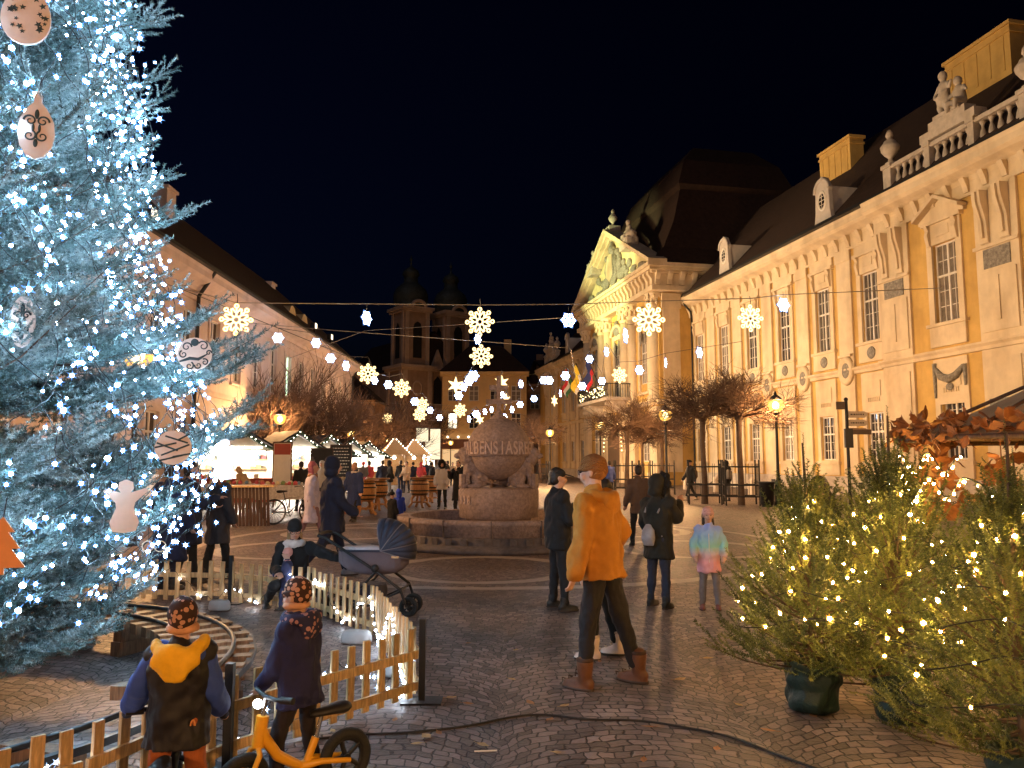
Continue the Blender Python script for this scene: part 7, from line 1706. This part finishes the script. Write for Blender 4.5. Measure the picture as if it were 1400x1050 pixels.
b = MB(); b.loft([((-.02, 0, .14), .20, .15), ((-.03, 0, .24), .22, .18), ((-.01, 0, .33), .18, .17)], 14); link('basket', sculpt(b, 'basket', PC_, .015, 2, .012, 10), pr)
def wheel(parent, c, r, tr, yaw=0.0, spokes=5, rimm=None):
    b = MB(); b.ring((0, 0, 0), r-tr, tr, 'Y', 28, 8); w = b.build('wheel', mat('tyre', (.02, .02, .02), .8, .2, 20, .3), parent, loc=c, rot=(0, 0, yaw)); b = MB(); b.ring((0, 0, 0), r-tr*2.0, tr*.45, 'Y', 24, 6); b.tube([(0, -.02, 0), (0, .02, 0)], r*.14, 10)
    for k in range(spokes): a = 2*PI*k/spokes; b.tube([(r*.1*math.cos(a), 0, r*.1*math.sin(a)), ((r-tr*2)*math.cos(a), 0, (r-tr*2)*math.sin(a))], tr*.28 if spokes > 8 else tr*.5, 5)
    b.build('rim', rimm or IRON, w); return w
for s in (-.13, .13): wheel(pr, (.45, s, .105), .105, .022)
for s in (-.25, .25): wheel(pr, (-.30, s, .14), .14, .024)
# ------------------------------------------------------------------ bicycles
YB = mat('yellow_paint', (.75, .36, .02), .35, .06, 6, 0, spec=.5); CHR = mat('chrome', (.5, .5, .5), .25, .05, 5, 0, metal=1)
def balance_bike(label, pos, yaw, colour, lamp=True):
    """faces local +x"""
    t = thing('balance_bike', label, 'bike', pos, yaw); r = .145; wheel(t, (-.27, 0, r), r, .027, 0, 5); wheel(t, (.27, 0, r), r, .027, .12, 5)
    b = MB(); b.tube([(-.27, -.05, r), (-.12, -.035, .17), (-.02, 0, .16), (.10, 0, .24), (.17, 0, .34), (.19, 0, .40)], [.012, .016, .024, .026, .028, .026], 10); b.tube([(-.27, .05, r), (-.12, .035, .17), (-.02, 0, .16)], [.012, .016, .024], 8); b.tube([(-.05, 0, .16), (-.10, 0, .28)], .02, 8); b.tube([(.2, 0, .30), (.178, 0, .44)], .03, 10); b.build('frame', colour, t)
    b = MB(); b.tube([(.2, 0, .31), (.21, -.055, .28), (.27, -.055, r)], .013, 8); b.tube([(.2, 0, .31), (.21, .055, .28), (.27, .055, r)], .013, 8); b.build('fork', colour, t)
    b = MB(); b.tube([(-.10, 0, .27), (-.13, 0, .38)], .011, 8); b.tube([(.178, 0, .44), (.165, 0, .52)], .012, 8); b.build('posts', CHR, t)
    b = MB(); b.capsule((-.24, 0, .405), (-.10, 0, .395), .055, .032); b.v = [(x, y, .395+(z-.395)*.55) for x, y, z in b.v]; b.build('saddle', SHOEK, t)
    b = MB(); b.tube([(.12, -.2, .54), (.16, -.12, .535), (.165, 0, .525), (.16, .12, .535), (.12, .2, .54)], .011, 8); h = b.build('handlebar', IRON, t); b = MB(); b.tube([(.12, -.2, .54), (.145, -.13, .535)], .017, 8); b.tube([(.12, .2, .54), (.145, .13, .535)], .017, 8); b.build('grips', SHOEK, h)
    if lamp: b = MB(); b.ball((.205, 0, .50), (.022, .03, .022), 10, 8); b.build('headlight', glow('bike_lamp', (.9, .96, 1), 12), t)
    return t
balance_bike('yellow balance bike with a black saddle and lit front lamp under the child in navy', (-1.06, 3.95, 0), math.atan2(-.36, -.42), YB)
balance_bike('dark balance bike under the child with the yellow hood', (-1.50, 3.50, 0), R(105), IRON, False)
t = thing('bicycle', 'dark city bicycle parked by the cloth table at the stalls', 'bicycle', PX(402, 21.0), R(40)); r = .34
for x in (-.52, .52): wheel(t, (x, 0, r), r, .02, 0, 18, CHR)
b = MB(); b.tube([(-.52, 0, r), (-.1, 0, .30), (.33, 0, .72), (-.22, 0, .68), (-.1, 0, .30)], .016, 8); b.tube([(-.52, 0, r), (-.22, 0, .68)], .012, 8); b.tube([(.52, 0, r), (.36, 0, .72), (.31, 0, .95)], .016, 8); b.tube([(-.22, 0, .66), (-.27, 0, .85)], .013, 8); b.build('frame', IRON, t)
b = MB(); b.tube([(.16, -.28, .98), (.3, -.15, 1.0), (.31, 0, .97), (.3, .15, 1.0), (.16, .28, .98)], .012, 8); b.build('handlebar', CHR, t)
b = MB(); b.capsule((-.38, 0, .87), (-.2, 0, .88), .085, .04); b.v = [(x, y, .87+(z-.87)*.5) for x, y, z in b.v]; b.build('saddle', SHOEK, t); b = MB(); b.ring((-.1, 0, .30), .09, .008, 'Y', 16, 5); b.tube([(-.1, .05, .30), (-.02, .08, .18)], .01, 6); b.tube([(-.1, -.05, .30), (-.18, -.08, .42)], .01, 6); b.build('crank', CHR, t)
# ------------------------------------------------------------------ cable, leaves and litter on the cobbles
pts = [G(430, 1012), G(500, 1006), G(560, 1003), G(640, 994), G(700, 982), G(745, 979), G(800, 985), G(870, 987), G(930, 995), G(1000, 1010), G(1080, 1040), G(1180, 1075)]
b = MB(); sm = []
for i in range(len(pts)-1):
    a, c, d, e = pts[max(0, i-1)], pts[i], pts[i+1], pts[min(len(pts)-1, i+2)]
    for k in range(8):
        u = k/8; sm.append(.5*((2*c)+(d-a)*u+(2*a-5*c+4*d-e)*u*u+(3*c-a-3*d+e)*u**3)+Vector((0, 0, .008)))
b.tube(sm, .0075, 6); tag(b.build('cable', SHOEK), 'long black cable snaking over the cobbles', 'cable')
pts = [G(180, 990), G(250, 1005), G(320, 1018), G(420, 1030), G(470, 1045), G(430, 1080)]
rnd = random.Random(17); lm = []
for s in range(4):
    b = MB(); out = [(-.05, 0), (-.03, .018), (-.005, .03), (.02, .02), (.05, .0), (.02, -.022), (-.01, -.026), (-.03, -.014)]; c = [(x, y, .006+.014*((x*18)**2*.3+abs(y)*12*rnd.random())) for x, y in out]; b.add([(0, 0, .004)]+c, [(0, i, i % 8+1) for i in range(1, 9)], True); b.tube([(-.05, 0, .008), (-.075, .006, .012)], .0015, 4); lm.append(b.mesh('fallen_leaf', mat('fallen_leaf%d' % (s % 2), ((.40, .26, .12), (.33, .15, .06))[s % 2], .7, .3, 20, .2)))
spots = [(617, 955), (640, 963), (583, 1008), (600, 1003), (570, 1018), (752, 985), (772, 966), (725, 962), (968, 901), (1112, 980), (930, 930), (885, 995), (660, 1020), (540, 985), (1010, 965), (820, 905), (705, 890), (640, 880), (760, 1030), (980, 1025), (560, 938), (880, 1040), (455, 1000), (1050, 1000), (700, 930)]
for i, (x, y) in enumerate(spots):
    o = link('fallen_leaf', lm[i % 4], None, G(x, y)+Vector((0, 0, .002)), (rnd.uniform(-.1, .1), rnd.uniform(-.1, .1), rnd.uniform(0, 6)), (rnd.uniform(.6, 1.1),)*3); tag(o, 'dry brown fallen leaf lying on the cobbles', 'leaf', 'fallen leaves on the cobbles')
b = MB(); p = G(664, 1028); b.cbox((p.x, p.y, .006), (.13, .008, .006), .1); tag(b.build('drinking_straw', FRAME), 'thin pale straw lying on the cobbles near the cable', 'litter')
for px, py, w, lb in ((487, 880, .15, 'white plastic cover on the ground inside the fence corner'), (300, 835, .13, 'white plastic cover on the ground behind the track'), (545, 925, .14, 'pale wooden block at the foot of the corner post')):
    p = G(px, py); b = MB(); b.loft([((p.x, p.y, .002), w, w*.55), ((p.x, p.y, .09), w*.95, w*.5), ((p.x, p.y, .12), w*.8, w*.42)], 12); tag(link('cover', sculpt(b, 'cover', mat('white_plastic', (.3, .29, .29), .5, .1, 5, .1), .02, 1)), lb, 'cover')
